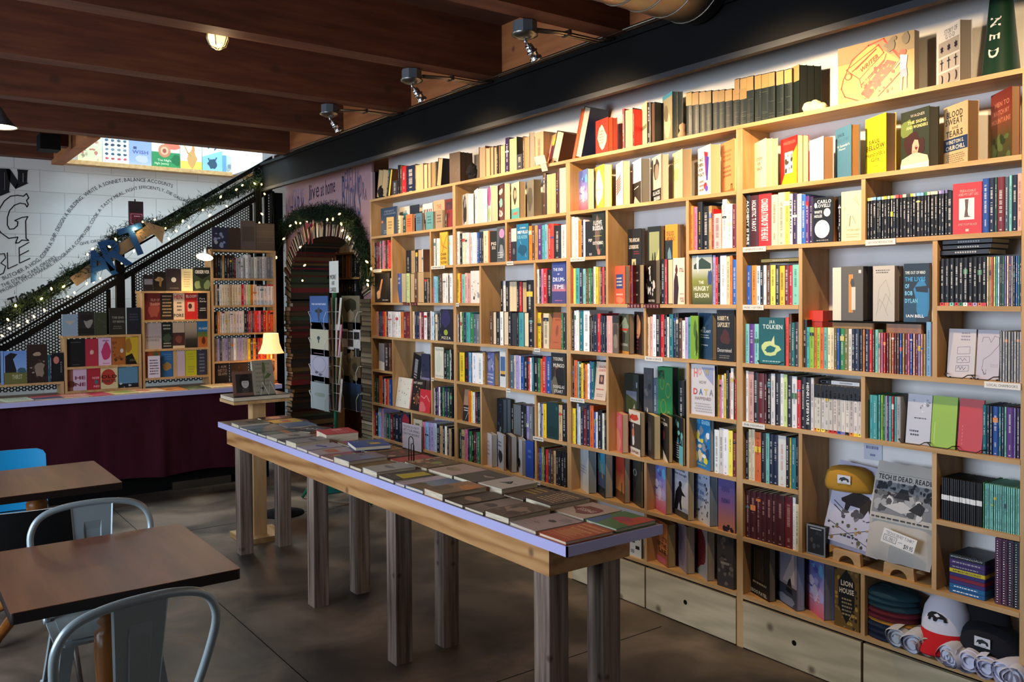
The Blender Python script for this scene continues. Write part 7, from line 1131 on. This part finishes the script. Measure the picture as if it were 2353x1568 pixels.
# wooden blocks, red box and black tray in the middle niche of the rightmost bay
def on_shelf(x0, x1, zb, zt, px0, px1, xa, xb): pass
def yb_(px, x, z=1.5): return hit(px, proj((x, 2, z))[1], x=x).y
q0, q1 = yb_(1917, XF+.06), yb_(2013, XF+.06); m = MB(); m.bevbox((XF+.04, q1, Z[4]), (XF+.14, q0, Z[4]+.197), .01, 'cardb'); tag(m.build('wooden_block'), 'brown wooden block holding up the grey book, rightmost bay', 'block')
q0, q1 = yb_(2040, XF+.06), yb_(2126, XF+.06); m = MB(); m.bevbox((XF+.04, q1, Z[4]), (XF+.14, q0, Z[4]+.197), .01, 'oak'); tag(m.build('wooden_block'), 'darker wooden block holding up the blue biography, rightmost bay', 'block')
q0, q1 = 2.215, 1.67; m = MB(); m.box((XF+.03, yb_(2142, XF+.05), Z[4]+.198), (XF+.18, yb_(1910, XF+.05), Z[4]+.204), 'black'); tag(m.build('display_board'), 'thin black board across the wooden blocks, rightmost bay', 'board')
m = MB(); m.box((XF+.05, yb_(1894, XF+.06), Z[4]+.2), (XF+.13, yb_(1850, XF+.06), Z[4]+.245), 'print', 'd03a24'); m.box((XF+.052, yb_(1892, XF+.06), Z[4]), (XF+.128, yb_(1852, XF+.06), Z[4]+.2), 'print', 'a83020'); tag(m.build('red_box'), 'red cardboard box behind the thin coloured books, rightmost bay', 'box')
# lying books
def flat_on(label, px0, px1, z, th, c, dep=.14, lv=0, name='book', xa=XF+.02):
    y1, y0 = yb_(px0, xa, z), yb_(px1, xa, z); m = MB(); m.box((xa, y0, z), (xa+dep, y1, z+.002), 'print', c); m.box((xa, y0, z+th-.002), (xa+dep, y1, z+th), 'print', c); m.box((xa, y0, z), (xa+.0022, y1, z+th), 'print', c)
    for q in range(9): a_ = y0+(y1-y0)*(.25+.05*q); m.quad((xa-.0003, a_+.006, z+th*.35), (xa-.0003, a_, z+th*.35), (xa-.0003, a_, z+th*.65), (xa-.0003, a_+.006, z+th*.65), 'print', 'X')
    p = MB(); p.box((xa+.003, y0+.002, z+.002), (xa+dep-.003, y1-.002, z+th-.002), 'matte', 'c'); o = m.build(name); tag(o, label, 'book'); p.build('page_block', o)
flat_on('olive book lying flat on the row of coloured spines, rightmost bay', 1749, 1834, Z[5]+.19, .018, '7a7248')
flat_on('black book lying on black spines, lowest of three, right niche of the rightmost bay', 2160, 2272, Z[5]+.189, .02, 'k'); flat_on('black book lying on black spines, middle of three, right niche of the rightmost bay', 2166, 2278, Z[5]+.21, .018, 'k'); flat_on('black book with turquoise end, topmost of three, right niche of the rightmost bay', 2166, 2280, Z[5]+.229, .018, 'K')
flat_on('black book lying on the two-tone row, fifth shelf of the rightmost bay', 1879, 1908, Z[3]+.2, .02, 'K', .12, xa=XF+.05); flat_on('white book lying on the two-tone row, fifth shelf of the rightmost bay', 1910, 1975, Z[3]+.2, .02, 'w', .12, xa=XF+.05)
# wire stands under booklets
for i, (px0, px1, l, lb) in enumerate(((2169, 2230, 4, 'under the boxed line drawing booklet'), (2232, 2290, 4, 'under the heart and skull booklet'), (2064, 2130, 3, 'under the white scribbled booklet'), (2131, 2195, 3, 'under the lime green booklet'), (2196, 2262, 3, 'under the bright red booklet'), (1740, 1800, 4, 'under the teal paperback'))):
    y1, y0 = yb_(px0, XF, Z[l]), yb_(px1, XF, Z[l]); m = MB(); z = Z[l]+.003; m.tube([(XF+.03, y1, z+.012), (XF+.003, y1, z+.012), (XF+.003, y1-.012, z), (XF+.003, y0+.03, z), (XF+.003, y0+.012, z+.012), (XF+.03, y0, z+.012)], .002, 'bwire', n=6); m.tube([(XF+.02, y1-.01, z), (XF+.12, y1-.01, z)], .002, 'bwire', n=6); m.tube([(XF+.02, y0+.01, z), (XF+.12, y0+.01, z)], .002, 'bwire', n=6)
    tag(m.build('wire_book_stand'), 'black wire book stand '+lb, 'book stand', 'wire book stands')
# shelf edge labels
def lab(px0, px1, l, lb, txt=None, drop=0):
    y1, y0 = yb_(px0, XF-.004, Z[l]), yb_(px1, XF-.004, Z[l]); m = MB(); m.box((XF-.0055, y0, Z[l]-.024-drop), (XF-.0045, y1, Z[l]-.001-drop), 'print', 'e4ddd0'); cover(m, (XF-.0057, y1, Z[l]-.024-drop), (0, -1, 0), (0, 0, 1), (-1, 0, 0), y1-y0, .023, ('t .08 .3 .92 .7 4a4440 '+txt) if txt else 'L .08 .15 .92 .85 6a625c 1'); tag(m.build('shelf_label'), 'white paper shelf label '+lb, 'label', 'shelf labels')
lab(1707, 1760, 6, 'under the tarot book, rightmost bay', 'SPIRITUAL'); lab(1989, 2058, 6, 'under the black short introductions, rightmost bay', 'VERY SHORT INTRODUCTIONS'); lab(1707, 1755, 5, 'under the row of coloured thin classics, rightmost bay', 'MUSIC + LETTERS'); lab(1706, 1758, 3, 'at the left end of the fifth shelf, rightmost bay', 'PHILOSOPHY'); lab(2262, 2346, 4, 'under the grey booklets, rightmost bay', 'LOCAL CHAPBOOKS'); lab(1311, 1344, 6, 'under the black books on Russia, third bay', 'WORLD'); lab(1482, 1523, 4, 'at the middle of the fourth shelf, third bay', 'BRAIN SCIENCE'); lab(1311, 1344, 3, 'under the orange spine, third bay', 'BIOGRAPHY')
lab(991, 1022, 6, 'under the yellow book, leftmost bay'); lab(858, 876, 6, 'under the red spines, leftmost bay'); lab(1226, 1250, 2, 'under the yellow spine, second bay'); lab(1164, 1180, 6, 'beside the blue lightning book, second bay'); lab(1228, 1242, 4, 'right of the hardcovers, second bay'); lab(1048, 1055, 5, 'under the yellow spine of the second bay'); lab(1164, 1174, 3, 'at the middle of the fifth shelf, second bay'); lab(992, 998, 3, 'under the pale cream book, leftmost bay'); lab(1228, 1243, 1, 'at the lowest shelf, second bay')
m = MB(); y_ = yb_(1243, XF-.02, 2.43); m.X = Matrix.Translation((XF-.02, y_, Z[8]+.001)) @ Matrix.Rotation(math.radians(-20), 4, 'Y'); m.box((0, -.05, 0), (.002, .05, .05), 'print', 'c8c0b4'); m.box((-.001, -.045, -.045), (.001, .01, -.001), 'print', 'c0b8ac'); tag(m.build('folded_card'), 'folded white card on the top ledge before the pink portrait', 'sign')
def tiles(px0, px1, l, word, lb):
    t = thing('letter_tiles', lb, 'sign', (XF-.01, yb_(px0, XF-.004, Z[l]), Z[l]-.01)); n_ = len(word)
    for i, ch in enumerate(word):
        if ch == ' ': continue
        a_, b_ = px0+(px1-px0)*i/n_, px0+(px1-px0)*(i+.9)/n_; y1, y0 = yb_(a_, XF-.008, Z[l]), yb_(b_, XF-.008, Z[l]); m = MB(); m.box((XF-.009, y0, Z[l]-.021), (XF-.0025, y1, Z[l]+.001), 'print', '5a1418'); text(m, ch, (XF-.0093, y1-(y1-y0)*.25, Z[l]-.017), (0, -1, 0), (0, 0, 1), (y1-y0)*.5, .013, 'd8b8a8'); m.build('tile', t)
tiles(1442, 1515, 5, 'BEER BOOKS', 'dark red letter tiles on the shelf edge of the third bay'); tiles(925, 958, 5, 'BOOK CLUB', 'dark red letter tiles on the shelf edge of the leftmost bay')

q = hit(744, 1137, z=0); m = MB(); m.bevbox((q.x, q.y, .001), (q.x+.2, q.y+.25, .07), .01, 'print', '2f9a94'); tag(m.build('storage_box'), 'low turquoise box on the floor beside the green rack foot', 'box')
# clothes, hats and notebooks low in the rightmost bay
from mathutils import noise
def soft(name, label, cat, o, w, h, th, tilt, roll, col, art=None, seed=1, rx=.03, group=None, amp=.004, yaw=0):
    """folded cloth: rounded slab with gentle creases; its face looks towards -x"""
    R_ = Matrix.Translation(o) @ Matrix.Rotation(math.radians(yaw), 4, 'Z') @ Matrix.Rotation(math.radians(tilt), 4, 'Y') @ Matrix.Rotation(math.radians(roll), 4, 'X')
    n1, n2 = 18, 22; vs = []; fs = []; m = MB(); m.X = R_
    for sgn_ in (-1, 1):
        for j in range(n2+1):
            for i in range(n1+1):
                u, v = -1+2*i/n1, -1+2*j/n2; r_ = max(abs(u), abs(v)); sq = .5*(u*u+v*v)**.5; bulge = (1-u**6)*(1-v**6)
                yy, zz = -u*w/2*(1-.03*v*v*v*v), (v+1)*h/2; d = noise.noise(Vector((u*2+seed, v*2.5, seed)))*amp
                vs.append((sgn_*th/2*bulge+(d if sgn_ < 0 else 0), yy+noise.noise(Vector((v*3, seed, 0)))*.004, zz+noise.noise(Vector((u*3, seed+5, 0)))*.004))
    K = (n1+1)*(n2+1)
    for s_ in (0, 1):
        for j in range(n2):
            for i in range(n1):
                q = (j*(n1+1)+i, j*(n1+1)+i+1, (j+1)*(n1+1)+i+1, (j+1)*(n1+1)+i); fs.append(tuple(K*s_+a for a in (q if s_ == 0 else q[::-1])))
    m.add(vs, fs, 'knit', col, sm=True)
    if art:
        x0, y0, x1, y1, ar = art; cover(m, (-th/2-.0045, w/2-x0*w, y0*h), (0, -1, 0), (0, 0, 1), (-1, 0, 0), (x1-x0)*w, (y1-y0)*h, ar, 'matte')
    return tag(m.build(name), label, cat, group)
y1c, y2c = yb_(1955, XF+.06, .75), yb_(2073, XF+.05, .75)+.008
def easel(y, lb):
    m = MB(); pts = [(-.065, 0), (-.045, 0)]+[(-.045+.0, .0)]+[(.035*math.cos(a), .032*math.sin(a)) for a in [PI-PI*q/10 for q in range(11)]]+[(.065, 0), (.06, .05), (-.06, .05)]
    m.prism(pts, (XF+.02, y, Z[1]+.0005), (0, -1, 0), (0, 0, 1), (1, 0, 0), .02, 'ply'); m.box((XF+.04, y-.05, Z[1]+.03), (XF+.15, y+.05, Z[1]+.05), 'ply'); m.box((XF+.13, y-.05, Z[1]+.0005), (XF+.15, y+.05, Z[1]+.05), 'ply'); tag(m.build('wooden_easel'), lb, 'easel', 'wooden easels under the T-shirts')
easel(y1c-.005, 'pale wooden easel with arched foot under the farm T-shirt'); easel(y2c-.01, 'pale wooden easel with arched foot under the grey T-shirt')
soft('folded_tshirt', 'folded lilac T-shirt printed with a wolverine, leaning on an easel', 't-shirt', (XF+.045, y1c, Z[1]+.052), .27, .36, .03, 16, 4, 'b4b4c8', (.05, .05, .95, .8, 'B b8b8cc;T .0 .86 1 .95 1c1c28 WOLVERINE FARM;p 2a2220 .2,.68 .3,.74 .45,.84 .7,.8 .85,.68 .88,.5 .8,.5 .74,.6 .68,.48 .6,.48 .58,.6 .4,.6 .36,.48 .3,.48 .3,.62 .22,.64;s .25 .4 .75 .5 10 .05 4a4a50 6a6a70;l 3a3a4a .01 .05,.3 .9,.05;l 3a3a4a .01 .1,.05 .95,.35;l 3a3a4a .015 .1,.55 .3,.45;l 3a3a4a .012 .08,.62 .28,.52;l 3a3a4a .015 .75,.42 .98,.5;s .05 .02 .95 .35 22 .035 8a6a3a 3a4030 5a5a48 a08858;L .3 .1 .7 .16 3a3a48 1'), seed=2)
soft('folded_tshirt', 'folded grey T-shirt printed with a reading figure and bear, with a price card', 't-shirt', (XF+.025, y2c, Z[1]+.052), .275, .395, .035, 15, 0, 'b4b0a8', (.03, .4, .99, .88, 'B b4b0a8;T .06 .87 1 .97 24262c TECH IS DEAD. READING;r .02 .14 1 .82 7a7c80;s .04 .5 .98 .8 60 .035 24262c 3a3c42 5a5c60;s .04 .18 .98 .5 26 .06 c0c0c0 9a9c9e 4a4c50;p 24262c .35,.5 .45,.72 .55,.7 .6,.5;p b8b8b8 .2,.3 .5,.45 .7,.3 .5,.2;p 2a2c30 .6,.3 .75,.5 .85,.4 .8,.22;L .02 .02 1 .09 3a3c42 1'), seed=7)
m = MB(); m.X = Matrix.Translation((XF-.012, y2c-.02, Z[1]+.13)) @ Matrix.Rotation(math.radians(15), 4, 'Y') @ Matrix.Rotation(math.radians(9), 4, 'X'); m.box((0, -.07, 0), (.001, .07, .055), 'print', 'd4d0cc'); cover(m, (-.0002, .07, 0), (0, -1, 0), (0, 0, 1), (-1, 0, 0), .14, .055, 'B d8d4d0;t .08 .66 .92 .88 3a3438 "TECH IS DEAD" T-SHIRT;t .1 .25 .4 .5 3a3438 XL ONLY;l 3a3438 .012 .06,.18 .44,.18 .44,.58 .06,.58 .06,.18;l 3a3438 .01 .5,.35 .62,.4;t .68 .1 .95 .42 1c1a1e $19.95'); tag(m.build('price_card'), 'handwritten price card pinned to the grey T-shirt', 'sign')
# mustard beanie lying over the first shirt
def beanie(name, label, o, w, d, h, col, patch=None, group='knitted beanies', yaw=0):
    m = MB(); m.X = Matrix.Translation(o) @ Matrix.Rotation(math.radians(yaw), 4, 'Z'); n_ = 28; rings = [(1, 0), (1.03, .12), (1.03, .3), (1.0, .38), (.99, .5), (.93, .7), (.78, .88), (.5, .98), (.0, 1)]; vs = []
    for r_, z in rings:
        for q in range(n_): a = 2*PI*q/n_; k_ = 1+.012*math.cos(a*n_/2); vs.append((d/2*r_*math.cos(a)*k_, w/2*r_*math.sin(a)*k_, z*h+noise.noise(Vector((math.cos(a), math.sin(a), o[1]*9)))*.004))
    m.add(vs, [(i*n_+q, i*n_+(q+1) % n_, (i+1)*n_+(q+1) % n_, (i+1)*n_+q) for i in range(len(rings)-1) for q in range(n_)]+[tuple(range(n_))[::-1]], 'knit', col, sm=True); b_ = m.build(name); tag(b_, label, 'hat', group)
    if patch: m2 = MB(); m2.X = m.X; cover(m2, (-d/2*1.05-.001, .028, h*patch[0]), (0, -1, 0), (0, 0, 1), (-1, 0, 0), .056, .036, 'B c8c8cc;p 16161a .1,.3 .2,.65 .5,.8 .85,.6 .9,.25 .75,.25 .7,.45 .45,.4 .4,.25 .28,.25 .25,.45;L .2 .05 .8 .15 4a4a50 1'); m2.build('patch', b_)
m = None
o = hit(1940, 1108, x=XF+.03); beanie('beanie', 'mustard knitted beanie with a white patch, draped over the lilac T-shirt', (XF+.10, o.y+.015, o.z-.045), .21, .12, .10, 'a87c28', (.35,), yaw=8)
hy = yb_(2048, XF+.08, .35)
z_ = Z[0]+.002
for i, (cc, h_, lb) in enumerate((('1c2436', .026, 'navy beanie at the foot of the stack'), ('1a2236', .026, 'second navy beanie from the foot of the stack'), ('1e2a3c', .024, 'third dark navy beanie in the stack'), ('a8762a', .014, 'mustard beanie in the middle of the stack'), ('5a1a24', .024, 'maroon beanie on the mustard one'), ('5e1c26', .024, 'upper maroon beanie in the stack'), ('1c3a44', .024, 'lower dark teal beanie in the stack'), ('1e3e48', .024, 'middle dark teal beanie in the stack'), ('1c3c46', .026, 'topmost dark teal beanie of the stack'))):
    beanie('beanie', lb+', bottom right shelf', (XF+.085, hy+rnd.uniform(-.006, .006), z_), .225, .155, h_, cc); z_ += h_*.93
# trucker cap
cy_ = yb_(2164, XF+.05, .4); t = thing('trucker_cap', 'trucker cap, white front with a black animal, red brim', 'hat', (XF+.06, cy_, Z[0]+.1))
m = MB(); n_ = 24; vs = []; rings = [(0, 1), (.25, 1.0), (.55, .93), (.8, .72), (.95, .4), (1, 0)]; cz_ = Z[0]+.10
for z, r_ in rings:
    for q in range(n_): a = 2*PI*q/n_; vs.append((XF+.085+.085*r_*math.cos(a)+.02*z, cy_+.088*r_*math.sin(a), cz_+.142*z))
m.add(vs, [(i*n_+q, i*n_+(q+1) % n_, (i+1)*n_+(q+1) % n_, (i+1)*n_+q) for i in range(len(rings)-1) for q in range(n_)], 'knit', ['d4d4e0' if math.cos(2*PI*(k_ % n_)/n_) < .2 else 'a02028' for k_ in range(len(vs))], sm=True); m.build('crown', t)
m = MB(); 
def crown_pt(u, v): a = PI+u*.75; z = .15+.6*v; r_ = 1-.28*max(z-.45, 0)/.35 if z > .45 else 1; return Vector((XF+.085+(.085*r_+.0025)*math.cos(a)+.02*z, cy_-(.088*r_+.0025)*math.sin(a-PI)*1, cz_+.142*z))
P_ = [(-.8, .3), (-.75, .6), (-.5, .8), (-.1, .85), (.4, .75), (.75, .55), (.85, .2), (.6, .2), (.55, .4), (.1, .4), (.0, .15), (-.2, .15), (-.25, .4), (-.45, .4), (-.5, .15), (-.68, .15), (-.65, .4)]
m.add([crown_pt(a*.72, .22+b*.55) for a, b in P_], [tuple(range(len(P_)))], 'matte', '14141a'); m.build('animal_emblem', t)
m = MB(); vs = []
for j in range(7):
    f = j/6
    for i in range(15): a = PI-1.15+2.3*i/14; vs.append((XF+.085+(.085+.065*f*math.sin((i/14)*PI)**.6)*math.cos(a), cy_+.088*math.sin(a), cz_+.004-.05*f*1.1-.02*f*f+.012*math.cos((i/7-1)*1.5)*f))
fs = [(j*15+i, j*15+i+1, (j+1)*15+i+1, (j+1)*15+i) for j in range(6) for i in range(14)]; m.add(vs, fs, 'knit', 'c01c24', sm=True); m.add([(a, b, c_-.004) for a, b, c_ in vs], [f[::-1] for f in fs], 'knit', '8a1820', sm=True); m.build('brim', t)
ny = yb_(2275, XF+.06, .35)
for i, (cc, h_, w_, lb) in enumerate((('1a2a38', .05, .22, 'dark teal cloth beanie under the navy one'), ('14161f', .085, .23, 'navy beanie with a small grey patch, beside the trucker cap'))):
    beanie('beanie', lb, (XF+.075+.01*i, ny, Z[0]+.03+.05*i), w_, .16, h_, cc, (.3,) if i else None)
beanie('beanie', 'black beanie behind the trucker cap and navy beanie', (XF+.14, ny+.06, Z[0]+.13), .2, .09, .1, '15151c')
# rolled white socks in front
for i, (px, py, r_, cc) in enumerate(((2058, 1500, .034, 'c8ccd2'), (2100, 1497, .036, 'ccd0dc'), (2128, 1487, .033, 'b8b0a8'), (2178, 1520, .036, 'd0d2e0'), (2188, 1497, .03, 'd0d0dc'), (2228, 1521, .038, 'd4d4e4'), (2268, 1535, .036, 'd0d0e0'), (2305, 1545, .038, 'd4d4e4'), (2330, 1530, .036, 'd8d6e0'))):
    y_ = yb_(px, XF-.03, .3); m = MB(); zc = Z[0]+.002+r_; R_ = random.Random(i); fx = XF-.045+R_.uniform(-.01, .012); turns = 2.3; N_ = 46; vs = []; r_ = r_*1.3; zc = Z[0]+.002+r_; m.X = Matrix.Translation((fx, y_, zc)) @ Matrix.Rotation(math.radians(R_.uniform(-14, 14)), 4, 'Z')
    for q in range(N_+1):
        f = q/N_; a = 2*PI*turns*f+i; rr = r_*(.3+.7*f)*(1+.05*math.sin(3*a+i)); 
        for dx, k_ in ((.0, .94), (.008, 1.02), (.09, 1.0), (.15, .9)): vs.append((dx+.008*math.sin(a*1.7+i), rr*k_*math.cos(a), rr*k_*math.sin(a)))
    m.add(vs, [(4*q+s_, 4*q+4+s_, 4*q+5+s_, 4*q+1+s_) for q in range(N_) for s_ in range(3)], 'knit', cc, sm=True); m.lathe([(0, .004), (r_*.35, 0), (r_*.8, -.004)], (.014, 0, 0), (-1, 0, 0), 'knit', cc)
    tag(m.build('rolled_towel'), 'rolled white cloth at the bottom shelf front, %s from the left' % ORD[i], 'towel', 'rolled white cloths on the bottom shelf')
# framed dark card
ya_, yb2 = yb_(1855, XF+.02, .6), yb_(1898, XF+.02, .6); zt2 = hit(1855, 1203, x=XF+.02).z; t = MB(); t.box((XF+.015, yb2, Z[1]+.001), (XF+.045, ya_, zt2), 'print', '1c1a1a')
cover(t, (XF+.0148, ya_, Z[1]+.001), (0, -1, 0), (0, 0, 1), (-1, 0, 0), ya_-yb2, zt2-Z[1], 'B 8a9098;r .07 .06 .93 .94 26282c;s .2 .3 .8 .8 7 .08 3c4044 50504c;r .2 .86 .8 .9 b0b4b8'); tag(t.build('boxed_card'), 'small boxed card with a dark picture beside the farm T-shirt', 'card')
ya_, yb2 = yb_(1983, XW-.01, .98), yb_(2025, XW-.01, .98); t = MB(); cover(t, (XW-.003, ya_, .935), (0, -1, 0), (0, 0, 1), (-1, 0, 0), ya_-yb2, .08, 'B c0c4d0;L .1 .5 .9 .85 6a6a9a 1;L .35 .15 .65 .4 6a6a9a 1'); t.box((XW-.0025, yb2, .935), (XW-.0005, ya_, 1.015), 'print', 'c0c4d0'); tag(t.build('paper_note'), 'small paper note taped to the wall above the T-shirts', 'sign')
# spiral notebooks
y1, y0 = yb_(2181, XF+.02, .6), yb_(2264, XF+.02, .6); z_ = Z[1]+.001
for i, (cc, th, ink) in enumerate((('1e5a8c', .018, 'W'), ('1f6090', .018, 'W'), ('3a2f6c', .014, None), ('7a1c30', .014, None), ('2c2c68', .014, None), ('c8b82c', .015, 'k'), ('3a2c60', .016, 'X'), ('402c66', .02, 'X'), ('24303c', .016, None))):
    m = MB(); m.bevbox((XF+.02, y0, z_), (XF+.17, y1, z_+th-.001), .004, 'print', cc); m.box((XF+.17, y0+.003, z_+.002), (XF+.171, y1-.003, z_+th-.003), 'matte', 'w')
    if ink: cover(m, (XF+.0198, y1-.005, z_+.002), (0, -1, 0), (0, 0, 1), (-1, 0, 0), y1-y0-.01, th-.005, f'B {cc};'+('T .08 .15 .92 .85 %s BUFF MOUNTAIN COLORADO' % ink if ink == 'k' else 'L .05 .2 .9 .8 %s 1' % ink))
    o_ = tag(m.build('notebook'), '%s notebook, %s from the bottom of the lying stack, rightmost bay' % (('blue', 'bright blue', 'indigo', 'maroon', 'dark blue', 'yellow lettered', 'purple', 'thick purple', 'black spiral')[i], ORD[i]), 'notebook', 'lying notebooks')
    if i == 8:
        m = MB()
        for q in range(22): yy = y0+.01+(y1-y0-.02)*q/21; m.tube([(XF+.028, yy, z_+th+.001), (XF+.016, yy, z_+th*.6), (XF+.022, yy, z_-.001)], .0012, 'chrome', n=5)
        m.build('spiral_binding', o_)
    z_ += th
for i, (p0, p1, cc) in enumerate(((2286, 2302, '5a2a4a'), (2302, 2316, '4a2440'), (2316, 2330, '3a2a3c'), (2330, 2344, '1f2c30'))):
    y1, y0 = yb_(p0, XF+.03, .6), yb_(p1, XF+.03, .6); m = MB(); m.box((XF+.03, y0+.001, Z[1]+.001), (XF+.17, y1-.001, Z[1]+.24), 'print', cc); o_ = tag(m.build('notebook'), 'upright spiral notebook beside the lying stack, %s of four' % ORD[i], 'notebook', 'upright spiral notebooks'); m = MB()
    for q in range(26): zz_ = Z[1]+.01+.22*q/25; m.tube([(XF+.032, y1-.001, zz_), (XF+.022, (y0+y1)/2, zz_+.001), (XF+.032, y0+.001, zz_)], .0014, 'chrome', n=5)
    m.build('spiral_binding', o_)

# ------------------------------------------------------------------ turn the book records into objects: the largest as things, the rest as one mass
Cell('p', 0, 'lower shelf, second bay').z
for lv, (p0, p1), bayw in ((0, (1062, 1300), BN[1]), (0, (868, 1038), BN[0])):
    c = Cell('p', lv, 'bottom shelf, '+bayw); c.h = .2; x = p0; s_ = '%d' % x
    while x < p1: w_ = rnd.uniform(5, 11); s_ += ' %s %.1f' % (rnd.choice(list('kznxKGhmci')), x+w_); x += w_
    c.spines(s_)
def px_area(b):
    if b['k'] == 's':
        p = (b['xf'], b['a'], b['z']) if b['plane'] == 'x' else (b['a'], b['xf'], b['z']); q = (b['xf'], b['a']+b['w'], b['z']+b['h']) if b['plane'] == 'x' else (b['a']+b['w'], b['xf'], b['z']+b['h'])
    else: N_ = Vector(b['N']); p = N_; q = N_+Vector(b['d'])*b['w']+Vector((0, 0, b['h']))
    (ax_, ay_), (bx__, by__) = proj(p), proj(q); a = abs(ax_-bx__)*abs(ay_-by__)
    if b['k'] == 'f': a += abs(proj(Vector(b['N'])+Vector(b['e'])*b['th'])[0]-ax_)*abs(ay_-by__)
    if 'bottom shelf, '+BN[0] in b['where'] or 'bottom shelf, '+BN[1] in b['where']: a *= .05
    return a
BOOKS.sort(key=px_area, reverse=True)
NB = 300-len([o for o in scene.objects if o.get('category') == 'book'])
rest = MB(); seen = set()
for i, b in enumerate(BOOKS):
    mb_, pb_ = book_mesh(b)
    if i < NB:
        nm = {'booklet': 'booklet'}.get(b.get('kind'), 'book'); o = mb_.build(nm)
        base = None
        p = (b['xf'], b['a'], b['z']) if b['k'] == 's' and b['plane'] == 'x' else (b['a'], b['xf'], b['z']) if b['k'] == 's' else tuple(b['N'])
        for v in o.data.vertices: v.co -= Vector(p)
        o.location = p
        if pb_: pb_.build('page_block', o)
        if b['k'] == 's':
            t_ = b['t'].replace('=', '').split('^')[0].split('_')[0].split('/')[0]
            ds = {'VOL': 'black and tan old volume', 'ZIN': 'black booklet with white band'}.get(t_, 'black and white two-tone spine' if t_[:3] == 'TWO' else ('pages-out book' if '=' in b['t'] else CN.get(t_, 'plain')+' spine'))
            ds += ', %s from the left' % ORD[min(b['n']-1, len(ORD)-1)]
            lb = f'{ds}, {b["where"]}'
        else:
            lb = f'{phr(b["desc"], nm)}, cover showing, {b["where"]}'
            if len(lb.split()) > 16: lb = f'{phr(b["desc"], nm)}, {b["where"]}'
        lb = lb.replace(', back row', ' behind').replace('third bay', 'third bay')
        if len(lb.split()) > 16: lb = lb.replace(' book, cover showing', '').replace('the rightmost', 'rightmost').replace('bottom but one', 'lowest but one')
        if lb in seen: lb = lb.replace(' from the left', ' along the row')
        seen.add(lb); wd = lb.split(); lb = ' '.join(wd[:16])
        tag(o, lb, 'book', 'books '+b['where'].split(', ')[0]+' of the '+b['where'].split(', ')[-1] if 'bay' in b['where'] else 'books '+b['where'])
    else:
        for q in (mb_, pb_):
            if q is None: continue
            k = len(rest.v); rest.v += q.v; mi_ = [rest.mi(x) for x in q.mats]; rest.f += [[a+k for a in f] for f in q.f]; rest.c += q.c; rest.m += [mi_[a] for a in q.m]; rest.smooth += q.smooth
o = rest.build('shelved_books'); o['kind'] = 'stuff'; o['label'] = 'narrow book spines filling the wall shelves and the small bookcases'; o['category'] = 'books'
bpy.data.objects.remove(_go)
